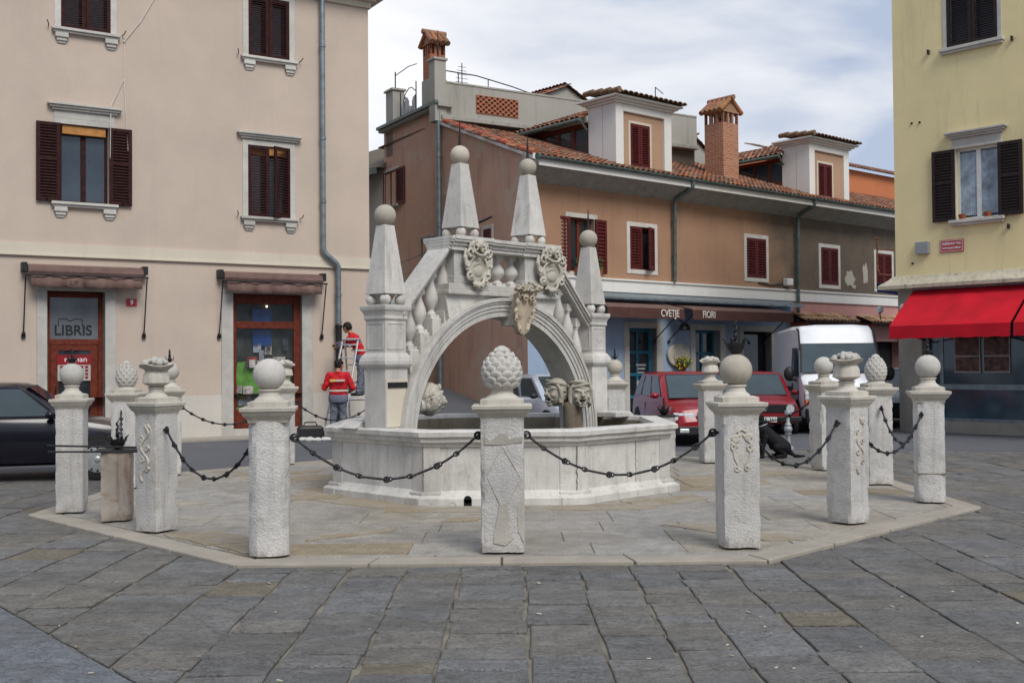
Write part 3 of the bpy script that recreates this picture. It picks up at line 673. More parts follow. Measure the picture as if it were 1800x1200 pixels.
def awning(x0, x1, label, word=None):
    t = empty('folded_awning', label, 'awning', world(LO, LT, x0, 0, 0), LT, 'folded awnings over the shop fronts'); L_ = x1 - x0
    mb = MB(); mb.ring([[(x, -.05, 3.78), (x, -.26, 3.74), (x, -.30, 3.62), (x, -.27, 3.55), (x, -.05, 3.58)] for x in (.06, L_ - .06)]); mb.build('canvas_roll', M['awntp'], t, bevel=.01)
    k = 30; mb = MB(); pts = []
    for i in range(k + 1):
        x = .10 + (L_ - .2) * i / k; s_ = .02 * sin(i * .9) + .012 * sin(i * 2.3); pts.append((x, s_))
    mb.ring([[(x, -.27 + s_, 3.56), (x, -.34 + s_ * 1.5, 3.44), (x, -.36 + s_ * 2, 3.30 + s_ * .4), (x, -.35 + s_ * 2, 3.295 + s_ * .4), (x, -.33 + s_ * 1.5, 3.44), (x, -.26 + s_, 3.55)] for x, s_ in pts])
    mb.build('valance', M['awntp'], t, smooth=True)
    mb = MB(); mb.cyl((-.03, -.34, 3.545), (L_ + .03, -.34, 3.545), .018); mb.build('front_bar', M['iron'], t, smooth=60)
    for x in (0, L_):
        mb = MB(); mb.cyl((x, -.33, 3.54), (x, -.05, 2.36), .014); mb.sph((x, -.05, 2.34), (.04, .05, .05), 12, 8); mb.box(x - .04, x + .04, -.06, 0, 2.26, 2.32); mb.box(x - .05, x + .05, -.22, 0, 3.62, 3.8); mb.build('arm', M['iron'], t, smooth=50)
    if word: text(word, .13, t, (L_ * .42, -.372, 3.39), flat('faded_lettering', (.07, .04, .035), .8), .002)
    return t
awning(.44, 2.85, 'folded brown awning over the red-framed bookshop door', 'LIBRIS')
awning(4.50, 6.95, 'folded brown awning over the shop window with the green display')
n9 = MB().box(2.49, 2.71, -.018, -.002, 2.95, 3.11).build('house_number_plate', M['signred']); n9.location = (*LO, 0); n9.rotation_euler.z = LT; tag(n9, 'small red house number plate reading 9 beside the bookshop door', 'number plate')
text('9', .14, n9, (2.60, -.020, 3.03), M['wink2'], .001, bold=.003)
pipe([(6.97, -.12, 10.7), (6.97, -.12, 4.32), (7.34, -.14, 4.02), (7.34, -.14, 2.62)], .062, 'zinc', 'grey zinc drainpipe running the full height of the pink corner house', loc=(*LO, 0), rotz=LT, collars=[(9.2, 6.97, -.12), (7.0, 6.97, -.12), (5.5, 6.97, -.12), (3.3, 7.34, -.14), (2.66, 7.34, -.14)], group=None)
lp = pipe([(7.34, -.14, 2.60), (7.34, -.14, .05)], .075, 'iron', 'dark cast iron lower length of drainpipe the workmen are fixing', loc=(*LO, 0), rotz=LT, collars=[(2.56, 7.34, -.14), (1.2, 7.34, -.14)], name='cast_iron_pipe')
cb = MB(); cb.tube([(2.45, -.02, 8.66), (2.80, -.02, 9.15), (3.12, -.02, 9.75), (3.4, -.02, 10.6)], .009, 6); cb.tube([(2.45, -.02, 8.66), (2.44, -.02, 7.9), (2.50, -.02, 6.8), (2.52, -.06, 6.3)], .009, 6); cb.sph((2.45, -.03, 8.66), .025, 8, 6)
cb.tube([(2.44, -.025, 7.85), (2.30, -.025, 7.5), (2.17, -.06, 7.25), (2.15, -.10, 6.85), (2.14, -.03, 5.2)], .008, 6)
o = cb.build('cable', M['wink']); o.location = (*LO, 0); o.rotation_euler.z = LT; tag(o, 'thin pale cable hanging across the pink wall between the two left windows', 'cable')
# brackets / hooks beside sills
for wn in wins[:4]:
    hk = MB()
    for x, s_ in ((wn[0] - .24, -1), (wn[1] + .24, 1)): hk.tube([(x, 0, wn[2] + .02), (x + .02 * s_, -.10, wn[2] + .03), (x + .05 * s_, -.14, wn[2] + .10)], .011, 6)
    hk.build('shutter_hook', M['iron'], Lb)
kb = MB(); kb.slab([world(LO, LT, 2.4, -.62)[:2], world(LO, LT, 8.6, -.62)[:2], world(LO, LT, 8.6, 0)[:2], world(LO, LT, 2.4, 0)[:2]], -.01, .07); struct(kb.build('pavement', M['kerb'], bevel=.015))

# ---------------------------------------------------------------- long shop house (middle)
MO, MT = (.39, 27.5), R(40.5)
Mb = empty('shop_house', 'long low brown house with tiled roof, dormers and a flower shop, behind the fountain', 'house', (*MO, 0), MT)
GA = R(120 - 40.5)                     # the end wall turns away at this angle in the house's own frame
def gp(t, y=0): return (t * cos(GA) - y * sin(GA), t * sin(GA) + y * cos(GA))   # along / out of the end wall
mw = [(1.45, 2.36, 4.02, 5.42), (3.72, 4.70, 4.18, 5.35), (8.81, 9.77, 4.18, 5.38), (12.68, 13.66, 4.12, 5.33), (15.95, 16.95, 4.12, 5.33), (19.2, 20.2, 4.12, 5.33)]
ZF = 3.84
mb = wall(MB(), 0, 26, ZF, 6.3, mw); mb.build('upper_wall', M['brown'], Mb)
pm_ = plaster('bare_patch_plaster', (.42, .40, .33), amt=.4)
for cx_, cz_, w_, h_ in ((14.35, 4.38, .30, .36), (15.28, 4.55, .20, .42), (14.6, 4.12, .12, .08)):
    rr = random.Random(int(cx_ * 100)); MB().prism([(cx_ + w_ * cos(a_) * rr.uniform(.6, 1.1), cz_ + h_ * sin(a_) * rr.uniform(.6, 1.1)) for a_ in [2 * pi * i / 14 for i in range(14)]], -.006, .0).build('bare_patch', pm_, Mb)
dr_ = (3.64, 4.74, .05, 2.58); w2 = (6.38, 7.50, .6, 2.56); w3 = (8.60, 9.97, .5, 2.55)
mb = wall(MB(), 0, 11.09, -.02, ZF, [dr_, w2, w3]); mb.build('blue_shop_wall', M['blue'], Mb)
ent = (15.2, 17.4, .05, 2.3)
mb = wall(MB(), 11.09, 26, -.02, ZF, [ent]); mb.build('rose_shop_wall', M['rose'], Mb)
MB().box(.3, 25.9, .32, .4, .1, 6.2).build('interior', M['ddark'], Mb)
mb = MB(); A0, A1 = gp(0), gp(4.70); A2 = gp(8.86)
zr = lambda t: 6.83 + .355 * t
mb.add([(*A0, -.02), (*A1, -.02), (*A1, zr(4.7)), (*A0, zr(0))], [(0, 1, 2, 3)]); mb.build('end_wall', M['gable'], Mb)
mb = MB(); mb.add([(*A1, -.02), (*A2, -.02), (*A2, 9.0), (*A1, 9.0)], [(0, 1, 2, 3)]); mb.build('side_wall', M['gable'], Mb)
# white fascia band and grey ledge above the shops
mb = MB(); mb.box(0, 26, -.05, .1, 3.53, ZF); mb.box(0, 26, -.09, .1, ZF, ZF + .05); mb.build('fascia_band', M['white'], Mb, bevel=.008)
mb = MB(); mb.ring([[(x, -.10, 3.50), (x, -.55, 3.36), (x, -.55, 3.31), (x, -.02, 3.42)] for x in (1.6, 11.0)]); mb.build('canopy_ledge', M['zinc'], Mb)
# eaves: sloping soffit, fascia, gutter
mb = MB(); mb.ring([[(x, 0.0, 6.20), (x, -.58, 6.50), (x, -.62, 6.66), (x, 0., 6.9)] for x in (-.12, 26)]); mb.build('soffit', M['concrete'], Mb)
MB().box(-.14, 26, -.645, -.622, 6.50, 6.68).build('fascia_board', M['white'], Mb)
mb = MB(); prof = [(-.60 - .075 + .075 * cos(a_), 6.72 + .075 * sin(a_)) for a_ in [pi + pi * i / 8 for i in range(9)]]
mb.ring([[(x, y - .02, z) for y, z in prof] + [(x, y - .02 + (.008 if i == 8 else 0), z + .004) for i, (y, z) in reversed(list(enumerate(prof)))] for x in [-.25 + .5 * k for k in range(53)]])
mb.cyl((-.25, -.695, 6.70), (-.21, -.695, 6.70), .085, n=16); mb.build('gutter', M['gutter'], Mb, smooth=50)
pipe([(5.57, -.69, 6.68), (5.57, -.69, 6.5), (5.42, -.15, 6.2), (5.42, -.12, 3.9)], .055, 'gutter', 'grey-green drainpipe between the open-shuttered windows and the flower shop sign', group='drainpipes of the brown house', loc=(*MO, 0), rotz=MT, collars=[(5.6, 5.42, -.12), (4.6, 5.42, -.12)])
pipe([(11.38, -.69, 6.68), (11.38, -.69, 6.5), (11.25, -.15, 6.2), (11.25, -.12, 2.6)], .055, 'gutter', 'grey-green drainpipe at the border of the brown and the dark stained wall', group='drainpipes of the brown house', loc=(*MO, 0), rotz=MT, collars=[(5.6, 11.25, -.12), (4.6, 11.25, -.12), (3.1, 11.25, -.12)])
# main roof
RZ = lambda y: 6.98 + .36 * y
sl = Vector((0, 1, .36)).normalized()
def rclip(a_, b__):
    y = -.62 + b__ * sl.y; x = -1.7 + a_
    gx = .185 * max(0, y) - .14
    if x < gx: return False
    if y > (4.50 - .167 * (x - .86) if x < 8.3 else 5.3): return False
    if 3.3 < x < 5.4 and y > .02 or 12.2 < x < 14.3 and y > .02: return False
    if 3.2 < x < 7.0 and y > 1.1 and y < 4.2: return False
    if 12.1 < x < 15.2 and y > .9 and y < 3.0: return False
    if 9.1 < x < 9.85 and 1.05 < y < 1.8: return False
    return True
tiles(Mb, (-1.7, -.62, RZ(-.62) - .02), (1, 0, 0), sl, 139, 17, clip=rclip)
MB().quad((-.1, -.6, RZ(-.6) - .05), (26, -.6, RZ(-.6) - .05), (26, 5.4, RZ(5.4) - .05), (8.2, 5.4, RZ(5.4) - .05), (8.2, 3.27, RZ(3.27) - .05), (.84, 4.5, RZ(4.5) - .05)).build('roof_deck', M['terra'], Mb)
mb = MB(); va, vb = gp(-.6), gp(4.9)
mb.ring([[(gp(t, .10)[0], gp(t, .10)[1], zr(t) + .02), (gp(t, -.05)[0], gp(t, -.05)[1], zr(t) + .02), (gp(t, -.05)[0], gp(t, -.05)[1], zr(t) + .16), (gp(t, .10)[0], gp(t, .10)[1], zr(t) + .16)] for t in [-.5 + .27 * k for k in range(21)]])
mb.build('verge_mortar', M['white'], Mb)
vt = MB(); rr = random.Random(3)
for k in range(15):
    t = -.5 + k * .33; vt.col = tuple(c * rr.uniform(.8, 1.2) for c in (.42, .12, .07))
    p, q = gp(t, .03), gp(t + .36, .03); vt.cyl((p[0], p[1], zr(t) + .17), (q[0], q[1], zr(t + .36) + .145), .095, .08, 10)
vt.build('verge_tiles', M['tile'], Mb, colors=True, smooth=50)
# windows of the long front
for i, wn in enumerate(mw):
    kw = dict(shut='closed', ang=(0, 0))
    if i == 0: kw = dict(shut='open', ang=(14, 6), open_w=.46)
    if i == 1: kw = dict(shut='closed', ang=(0, 26))
    window(Mb, *wn, M['redwood'], smat='maroon', sur=.12, n=13, sill=False, foot=True, **kw)
def dormer(x0, x1, ww, lab):
    t = MB(); Z0, Z1 = 6.9, 8.66; f = .30
    t.box(x0, x0 + f, -.012, .5, Z0, Z1); t.box(x1 - f, x1, -.012, .5, Z0, Z1); t.box(x0 + f, x1 - f, -.012, .5, Z1 - .2, Z1)
    t.box(x0, x1, .95, 1.05, Z0, Z1); t.quad((x0, .5, Z0), (x0, .95, Z0), (x0, .95, Z1), (x0, .5, Z1)); t.quad((x1, .5, Z0), (x1, .95, Z0), (x1, .95, Z1), (x1, .5, Z1))
    for k_, o_ in enumerate((.06, .14, .24)): t.box(x0 - o_, x1 + o_, -.012 - o_, 1.05 + o_, Z1 + k_ * .06, Z1 + .06 + k_ * .06 - .002)
    d = t.build('dormer', M['white'], Mb, bevel=.012)
    d['label'] = lab
    wl = wall(MB(), x0 + f, x1 - f, Z0, Z1 - .2, [ww], y=.06, depth=.2); wl.build('dormer_wall', plaster('dormer_ochre_plaster', (.42, .27, .18), amt=.4), d)
    window(d, *ww, M['redwood'], smat='maroon', sur=.07, surm='string', n=16, y=.06, sill=False, rec=.12)
    s1 = Vector((0, 1, .10)).normalized()
    n_ = int((x1 - x0 + .7) / .2)
    tiles(d, (x0 - .24, -.34, Z1 + .20), (1, 0, 0), s1, n_, 4, name='dormer_roof', tw=.2, cols=[(.20, .12, .06), (.26, .15, .09), (.15, .10, .05)])
    e_ = MB(); rr = random.Random(4)
    for k in range(4): e_.col = (.2, .12, .07); e_.cyl((x0 - .20, -.36 + k * .33, Z1 + .25 + k * .033), (x0 - .20, .0 + k * .33, Z1 + .245 + k * .033), .085, .075, 10)
    e_.build('edge_tiles', M['tile'], d, colors=True, smooth=50)
    return d
dormer(3.22, 5.47, (3.84, 4.62, 6.98, 8.18), 'white framed dormer nearest the fountain')
dormer(12.12, 14.38, (12.68, 13.46, 6.95, 8.08), 'white framed dormer further along the roof')
def wing(x, y0, y1, z0, z1, w_, lab, n_):
    mb = MB(); mb.box(x - .02, x + .06, y0, y1, z0 - .6, z0); mb.box(x - .02, x + .06, y0, y1, z1 - .12, z1)
    for k in range(n_ + 1): yy = y0 + (y1 - y0 - .08) * k / n_; mb.box(x - .025, x + .055, yy, yy + .08, z0, z1 - .12)
    o = mb.build('roof_light', M['redwood'], Mb, bevel=.006); o['label'] = lab
    MB().box(x + .01, x + .03, y0, y1, z0, z1 - .1).build('pane', M['glassb'], o)
    s1 = Vector((1, 0, .36)).normalized()
    rl = tiles(o, (x - .35, y1 + .1, z1 + .06), (0, -1, 0), s1, int((y1 - y0 + .1) / .2), int(w_ / .34), name='roof_light_tiles')
    g_ = MB(); g_.cyl((x - .36, y0 + .02, z1 + .01), (x - .36, y1 + .12, z1 + .01), .06, n=10); g_.cyl((x - .36, y0 + .04, z1), (x - .1, y0 + .04, z1 - .25), .035); g_.build('gutter', M['gutter'], o, smooth=50)
    MB().box(x + .1, x + w_ - .2, y1 - .1, y1, z0 - 1, z1).box(x + .05, x + w_ - .2, y0, y1, z0 - .8, z0 - .05).build('roof_light_wall', M['concrete'], o)
wing(3.25, 1.0, 4.15, 7.45, 8.30, 3.4, 'glazed strip under clay tiles left of the near dormer', 5)
wing(12.15, .9, 2.85, 7.55, 8.32, 3.0, 'glazed strip under clay tiles left of the far dormer', 3)
# chimneys
def chimney(parent, x0, x1, y0, y1, z0, z1, mat, lab, vent=.3, along='x', hr=.35, mo=None):
    c_ = MB().box(x0, x1, y0, y1, z0, z1).build('chimney', mat, parent); c_['label'] = lab
    v = MB(); n_ = 3; p = .07
    for k in range(n_ + 1):
        for (xx, yy) in ((x0 + (x1 - x0 - p) * k / n_, y0), (x0 + (x1 - x0 - p) * k / n_, y1 - p), (x0, y0 + (y1 - y0 - p) * k / n_), (x1 - p, y0 + (y1 - y0 - p) * k / n_)): v.box(xx, xx + p, yy, yy + p, z1, z1 + vent)
    v.box(x0 - .03, x1 + .03, y0 - .03, y1 + .03, z1 + vent, z1 + vent + .04)
    v.build('vent', mat, c_)
    za = z1 + vent + .04; r_ = MB(); rr = random.Random(2); e_ = .16
    cx = (x0 + x1) / 2; r_.col = (.34, .2, .12)
    r_.add([(x0, y0 - .01, za), (x1, y0 - .01, za), (cx, y0 - .01, za + hr), (x0, y1 + .01, za), (x1, y1 + .01, za), (cx, y1 + .01, za + hr)], [(0, 1, 2), (5, 4, 3), (0, 3, 4, 1)])
    for s_ in (-1, 1):
        xe = x0 - e_ if s_ < 0 else x1 + e_
        n_ = max(3, int((y1 - y0 + .2) / .17)); dy = (y1 - y0 + .2) / n_
        for k in range(n_):
            r_.col = tuple(c * rr.uniform(.75, 1.2) for c in (.30, .13, .07)); yy = y0 - .1 + dy * (k + .5)
            r_.tube([(xe, yy, za - .02), ((xe + cx) / 2, yy, za + hr * .5), (cx, yy, za + hr + .03)], [.085, .08, .075], 8)
    r_.col = (.3, .16, .1); r_.cyl((cx, y0 - .14, za + hr + .05), (cx, y1 + .14, za + hr + .05), .08, n=10)
    r_.build('chimney_roof', M['tile'], c_, colors=True, smooth=50)
    return c_
chimney(Mb, 9.11, 9.86, 1.06, 1.80, 6.9, 9.12, M['brick'], 'tall brick chimney between the dormers', vent=.33, hr=.38)
# terrace block over the end of the house (own frame T)
TO, TT = (-1.96, 31.57), R(31)
Tb = empty('terrace_house', 'grey rendered roof terrace with brick lattice, posts and railing above the end wall', 'house', (*TO, 0), TT)
mb = MB(); mb.box(0, 9.5, 0, .22, 8.78, 9.74); mb.build('parapet', M['grey'], Tb)
MB().box(-.05, 9.5, -.12, .3, 8.66, 8.78).build('parapet_ledge', M['concrete'], Tb, bevel=.01)
MB().box(0, 9.5, .12, .2, 6, 8.66).box(.02, 9.4, .3, 4.5, 8.6, 8.64).build('lower_wall', M['brownd'], Tb)
MB().box(0, 9.5, -.02, .24, 9.74, 9.79).build('coping', M['concrete'], Tb)
lt = MB(); lx0, lx1, lz0, lz1 = 1.13, 2.56, 8.98, 9.50      # pierced brick panel
for i in range(15):
    for j in range(7):
        if (i + j) % 2 == 0: lt.box(lx0 + i * .0953, lx0 + (i + 1) * .0953, -.03, .0, lz0 + j * .074, lz0 + (j + 1) * .074)
for i in range(8): lt.box(lx0, lx1, -.022, -.004, lz0 + i * .074 - .01, lz0 + i * .074 + .01)
for i in range(16): lt.box(lx0 + i * .0953 - .01, lx0 + i * .0953 + .01, -.018, -.006, lz0, lz1)
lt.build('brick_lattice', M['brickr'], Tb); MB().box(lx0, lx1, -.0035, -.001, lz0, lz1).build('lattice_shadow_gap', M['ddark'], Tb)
pp = MB().box(-.25, .12, -.05, .32, 8.6, 10.36).box(-.29, .16, -.09, .36, 10.36, 10.43).build('corner_post', M['grey'], Tb, bevel=.01)
MB().cyl((-.06, .1, 10.43), (-.06, .1, 11.25), .022, .012).build('spike', M['iron'], pp)
rl = MB(); pts = [(.15, .1, 10.12), (1.2, .1, 10.10), (2.4, .1, 9.93), (3.3, .1, 9.76)]; rl.tube(pts, .018, 8); rl.cyl((.6, .1, 9.74), (.6, .1, 10.11), .015); rl.cyl((1.6, .1, 9.74), (1.6, .1, 10.04), .015); rl.build('railing', M['iron'], Tb, smooth=60)
an = MB(); an.cyl((1.75, 2, 9.6), (1.75, 2, 11.0), .015)
for k in range(5): an.cyl((1.75 - .22 + .02 * k, 2, 10.4 + k * .12), (1.75 + .22 - .02 * k, 2, 10.4 + k * .12), .008)
o = an.build('antenna', M['iron']); o.location = (*TO, 0); o.rotation_euler.z = TT; tag(o, 'television antenna standing behind the curved terrace railing', 'antenna')
# side face posts, chimney, screens: frame of the end wall (x runs towards the viewer's right along it)
GO = world(MO, MT, *gp(8.86)); GT = R(120 - 180)
Gb = Tb
def glocal(t, y, z): # metres along the end wall from the house corner, y away from the street
    p = gp(t, -y); w_ = world(MO, MT, p[0], p[1], z); dx, dy = w_[0] - TO[0], w_[1] - TO[1]
    return (dx * cos(TT) + dy * sin(TT), -dx * sin(TT) + dy * cos(TT), z)
ga = R(120 - 31)
def gbox(name, t0, t1, y0, y1, z0, z1, mat, parent=Tb, bev=0):
    a_, b2_, c2_, d_ = glocal(t0, y0, 0), glocal(t1, y0, 0), glocal(t1, y1, 0), glocal(t0, y1, 0)
    q = [a_[:2], b2_[:2], c2_[:2], d_[:2]]
    ar = sum(q[i][0] * q[(i + 1) % 4][1] - q[(i + 1) % 4][0] * q[i][1] for i in range(4))
    if ar < 0: q = q[::-1]
    return MB().slab(q, z0, z1).build(name, mat, parent, bevel=bev)
gbox('side_cornice', 4.55, 8.9, -.18, .3, 9.02, 9.14, M['concrete']); gbox('side_gutter', 4.6, 8.9, -.26, -.17, 9.10, 9.19, M['gutter'])
gbox('end_post', 8.15, 8.7, .0, .4, 8.2, 10.28, M['grey'], bev=.01); gbox('end_post_cap', 8.1, 8.76, -.05, .45, 10.28, 10.34, M['concrete'])
MB().cyl(glocal(8.4, .2, 10.34), glocal(8.4, .2, 10.92), .02).build('spike', M['iron'], Tb)
MB().tube([glocal(8.4, .2, 10.80), glocal(7.4, .2, 10.86), glocal(6.8, .2, 10.8)], .014).build('railing', M['iron'], Tb)
cc = glocal(6.0, .40, 0)
gbox('chimney_stack', 5.72, 6.28, .12, .68, 8.7, 10.12, M['grey'])
cb_ = chimney(Tb, -.25, .25, -.25, .25, 10.12, 10.85, M['brickr'], 'brick chimney with a small tiled roof on the terrace', vent=.30, hr=.32); cb_.location = (cc[0], cc[1], 0); cb_.rotation_euler.z = ga + pi
for t0, t1, z1 in ((6.75, 7.9, 9.95), (4.95, 5.75, 10.2)):
    sc_ = MB(); k = 14; a_, b2_ = Vector(glocal(t0, .15, 0)), Vector(glocal(t1, .15, 0)); top = []; bot = []
    for i in range(k + 1):
        u = i / k; p = a_.lerp(b2_, u); wv = .05 * sin(i * 1.9); top.append((p.x + wv, p.y, z1 - .38 * abs(sin(u * pi * 1.5)) ** 2)); bot.append((p.x, p.y, 9.14))
    sc_.ring([bot, top], cap=False, close=False); sc_.build('screen_cloth', M['mesh'], Tb)
    MB().tube([top[0], (top[3][0], top[3][1], z1 + .16), (top[7][0], top[7][1], z1 + .22), (top[11][0], top[11][1], z1 + .1), top[-1]], .015).cyl(bot[0], (bot[0][0], bot[0][1], z1 + .3), .018).cyl(bot[-1], (bot[-1][0], bot[-1][1], z1 + .2), .018).build('screen_frame', M['iron'], Tb)
o = pipe([(*gp(4.72, .10), 8.9), (*gp(4.72, .10), .9)], .075, 'zinc', 'long zinc drainpipe down the weathered pink end wall', loc=(*MO, 0), rotz=MT, collars=[(7.6, *gp(4.72, .10)), (5.6, *gp(4.72, .10)), (3.6, *gp(4.72, .10))])
# windows in the end wall, in a frame whose x runs along the wall towards the corner
def endwin(*a, **k):
    o_ = window(Mb, *a, **k); p_ = gp(8.86); o_.location = (p_[0], p_[1], 0); o_.rotation_euler.z = GA + pi
endwin(.05, 1.05, 6.62, 7.74, M['redwood'], smat='maroon', shut='open', open_w=.55, ang=(75, 4), sur=.08, n=14, sillh=.08, rec=.02, bars=True)
endwin(2.75, 3.65, 4.3, 5.36, M['darkwood'], smat='maroon', shut='none', sur=.08, surm='concrete', n=14, sillh=.08, rec=.02)
endwin(6.62, 7.05, 4.3, 5.22, M['darkwood'], smat='maroon', shut='closed', sur=.1, n=12, sillh=.08, rec=.02)
# wires across the alley
wr = MB(); P0 = world(MO, MT, *gp(.9, .5), 5.35); P1 = world(MO, MT, *gp(2.6, .35), 5.28)
pts = []
a_, b2_ = Vector(P1), Vector(world(LO, LT, 8.3, 2.5, 4.1))
for i in range(13): u = i / 12; q = a_.lerp(b2_, u); q.z -= .35 * sin(pi * u); pts.append(q)
wr.tube(pts, .008, 6); wr.tube([Vector(P1), Vector(P0) + Vector((0, 0, .03))], .03, 6); wr.tube([Vector(P1) + Vector((.3, 0, -.05)), Vector(P1) + Vector((.35, 0, -.35)), Vector(P0) + Vector((0, 0, -.6))], .01, 6)
tag(wr.build('wall_bracket', M['iron']), 'iron bracket with a slack wire running from the end wall across the alley', 'bracket')

# ---- shop fronts
def shopdoor(x0, x1, z0, z1, nx, nz_, lab, mat='teal', name='shop_window'):
    f = MB(); y = .2; b = .085
    for k in range(nx + 1): xx = x0 + (x1 - x0 - b) * k / nx; f.box(xx, xx + b, y, y + .06, z0, z1)
    for k in range(nz_ + 1): zz = z0 + (z1 - z0 - b) * k / nz_; f.box(x0, x1, y + .003, y + .057, zz, zz + b)
    o = f.build(name, M[mat], Mb, bevel=.005); o['label'] = lab
    MB().box(x0, x1, y + .035, y + .045, z0, z1).build('pane', M['glass'], o)
    s = MB(); s.box(x0 - .20, x0, -.035, .22, z0 - .1 if z0 > .3 else 0, z1 + .18); s.box(x1, x1 + .24, -.035, .22, z0 - .1 if z0 > .3 else 0, z1 + .18); s.box(x0, x1, -.035, .22, z1, z1 + .18); s.build('surround', M['surround'], o, bevel=.008)
    return o
o = shopdoor(*dr_[:4], 2, 4, 'teal glazed door of the flower shop', name='shop_door')
mb = MB(); mb.box(4.12, 4.52, .19, .197, 1.55, 1.60).box(4.18, 4.48, .19, .197, 1.45, 1.50).box(4.18, 4.45, .19, .197, 1.35, 1.39).box(4.15, 4.5, .19, .197, .95, 1.15); mb.build('notices', M['posterw'], o)
text('823', .13, o, (4.32, .187, 1.05), M['ink'], .001)
gm = flat('green_sticker', (.02, .5, .12), .5); MB().prism([(3.75, 1.35), (3.9, 1.55), (3.8, 1.75), (3.72, 1.6)], .19, .197).build('sticker', gm, o)
shopdoor(*w2[:4], 2, 3, 'teal glazed shop window right of the flower baskets')
o = shopdoor(*w3[:4], 1, 1, 'large dark shop window beside the van', mat='darkwood')
def shop_awning(x0, x1, word, wx, lab):
    t = empty('shop_awning', lab, 'awning', world(MO, MT, x0, 0), MT, 'brown awnings of the flower shop'); L_ = x1 - x0
    mb = MB(); mb.ring([[(x, -.06, 3.30), (x, -1.0, 3.10), (x, -1.02, 3.06), (x, -.06, 3.24)] for x in (0, L_)]); mb.build('canvas', M['awntp'], t)
    mb = MB(); k = 24; mb.ring([[(x, -1.02, 3.07), (x, -1.035 - .006 * sin(i * 1.3), 2.80 + .006 * sin(i)), (x, -1.02 - .006 * sin(i * 1.3), 2.80 + .006 * sin(i)), (x, -1.0, 3.07)] for i in range(k + 1) for x in [L_ * i / k]]); mb.build('valance', M['awnbr'], t)
    for x in (.12, L_ - .12): MB().cyl((x, -.98, 3.0), (x, -.04, 2.25), .016).sph((x, -.05, 2.22), .045, 10, 6).build('arm', M['iron'], t, smooth=50)
    text(word, .27, t, (wx, -1.046, 2.94), M['wink'], .003, sx=.86, bold=.003)
shop_awning(1.80, 4.75, 'CVETJE', 2.35, 'brown shop awning lettered CVETJE')
shop_awning(5.10, 9.68, 'FIORI', .66, 'brown shop awning lettered FIORI')
pl = MB(); pl.T = Matrix.Translation((5.60, -.04, 2.02 - .17)) @ Matrix.Rotation(R(90), 4, 'X'); pl.lathe([(.33, 0), (.33, .05), (.28, .06), (.28, .045)], 32)
o = pl.build('wall_plaque', M['cap']); o.data.transform(Matrix.Translation((5.6, 0, 0)) @ Matrix.Diagonal((1.4, 1, 1, 1)) @ Matrix.Translation((-5.6, 0, 0))); o.location = (*MO, 0); o.rotation_euler.z = MT; tag(o, 'round grey stone plaque on the blue wall between the shop door and window', 'plaque')
def flowers(x, z, r, lab, nm='flower_basket'):
    t = empty(nm, lab, 'flower basket', world(MO, MT, x, -.22, z), MT, 'flower baskets on the blue wall'); rr = random.Random(int(x * 10 + z * 7))
    MB().lathe([(.05, -r * .9), (r * .5, -r * .5), (r * .6, -.05)], 16).build('pot', M['terra'], t, smooth=50)
    lf = MB(); fl = MB()
    for i in range(260):
        d = Vector((rr.gauss(0, 1), rr.gauss(0, 1), rr.gauss(0, 1))).normalized() * r * rr.uniform(.55, 1.05); d.z *= .8
        u = Vector((rr.gauss(0, 1), rr.gauss(0, 1), rr.gauss(0, 1))).normalized() * .045; v_ = u.cross(d).normalized() * .02
        lf.quad(d - u, d + v_, d + u, d - v_)
        if i % 3 == 0: fl.sph(d * 1.06, rr.uniform(.014, .026), 6, 4)
    lf.build('foliage', M['leaf'], t); fl.build('blossoms', M['flower'], t); return t
flowers(5.60, 1.62, .25, 'basket of yellow flowers hanging below the round plaque')
flowers(5.62, 1.14, .28, 'lower basket of yellow flowers just above the red car roof')
pb = empty('window_box', 'planter with green plants on the sill of the open shuttered window', 'planter', world(MO, MT, 2.15, -.14, 3.98), MT); MB().box(-.55, .28, -.10, .10, -.02, .14).build('box', M['terra'], pb, bevel=.015)
lf = MB(); rr = random.Random(77)
for i in range(220):
    c_ = Vector((rr.uniform(-.55, .35), rr.gauss(0, .06) - .03, .12 + rr.random() * .28 - (.2 if rr.random() < .3 else 0))); u = Vector((rr.gauss(0, 1), rr.gauss(0, 1), rr.gauss(0, 1))).normalized() * .05; v_ = u.cross(Vector((.3, 1, .2))).normalized() * .02; lf.quad(c_ - u, c_ + v_, c_ + u, c_ - v_)
lf.build('foliage', M['leaf'], pb)
ac = MB().box(-.15, .15, -.20, -.02, -.10, .12).build('casing', M['whitewood'], bevel=.02); at_ = empty('wall_unit', 'small white box unit on the wall above the flower shop fascia', 'wall unit', world(MO, MT, 10.75, 0, 4.1), MT); ac.parent = at_; MB().tube([(-.2, -.05, -.05), (-.8, -.03, -.12), (-1.4, -.03, -.05)], .02).build('cable', M['iron'], at_)
lm_ = MB(); lm_.lathe([(.02, .12), (.10, .08), (.16, -.02), (.17, -.10), (.15, -.10), (.14, -.02)], 16); lm_.cyl((0, 0, .1), (0, .25, .25), .018)
o = lm_.build('wall_lamp', M['iron'], smooth=50); o.location = world(MO, MT, 5.35, -.5, 2.62); o.rotation_euler.z = MT; tag(o, 'black bell-shaped wall lamp between the two brown awnings', 'lamp')
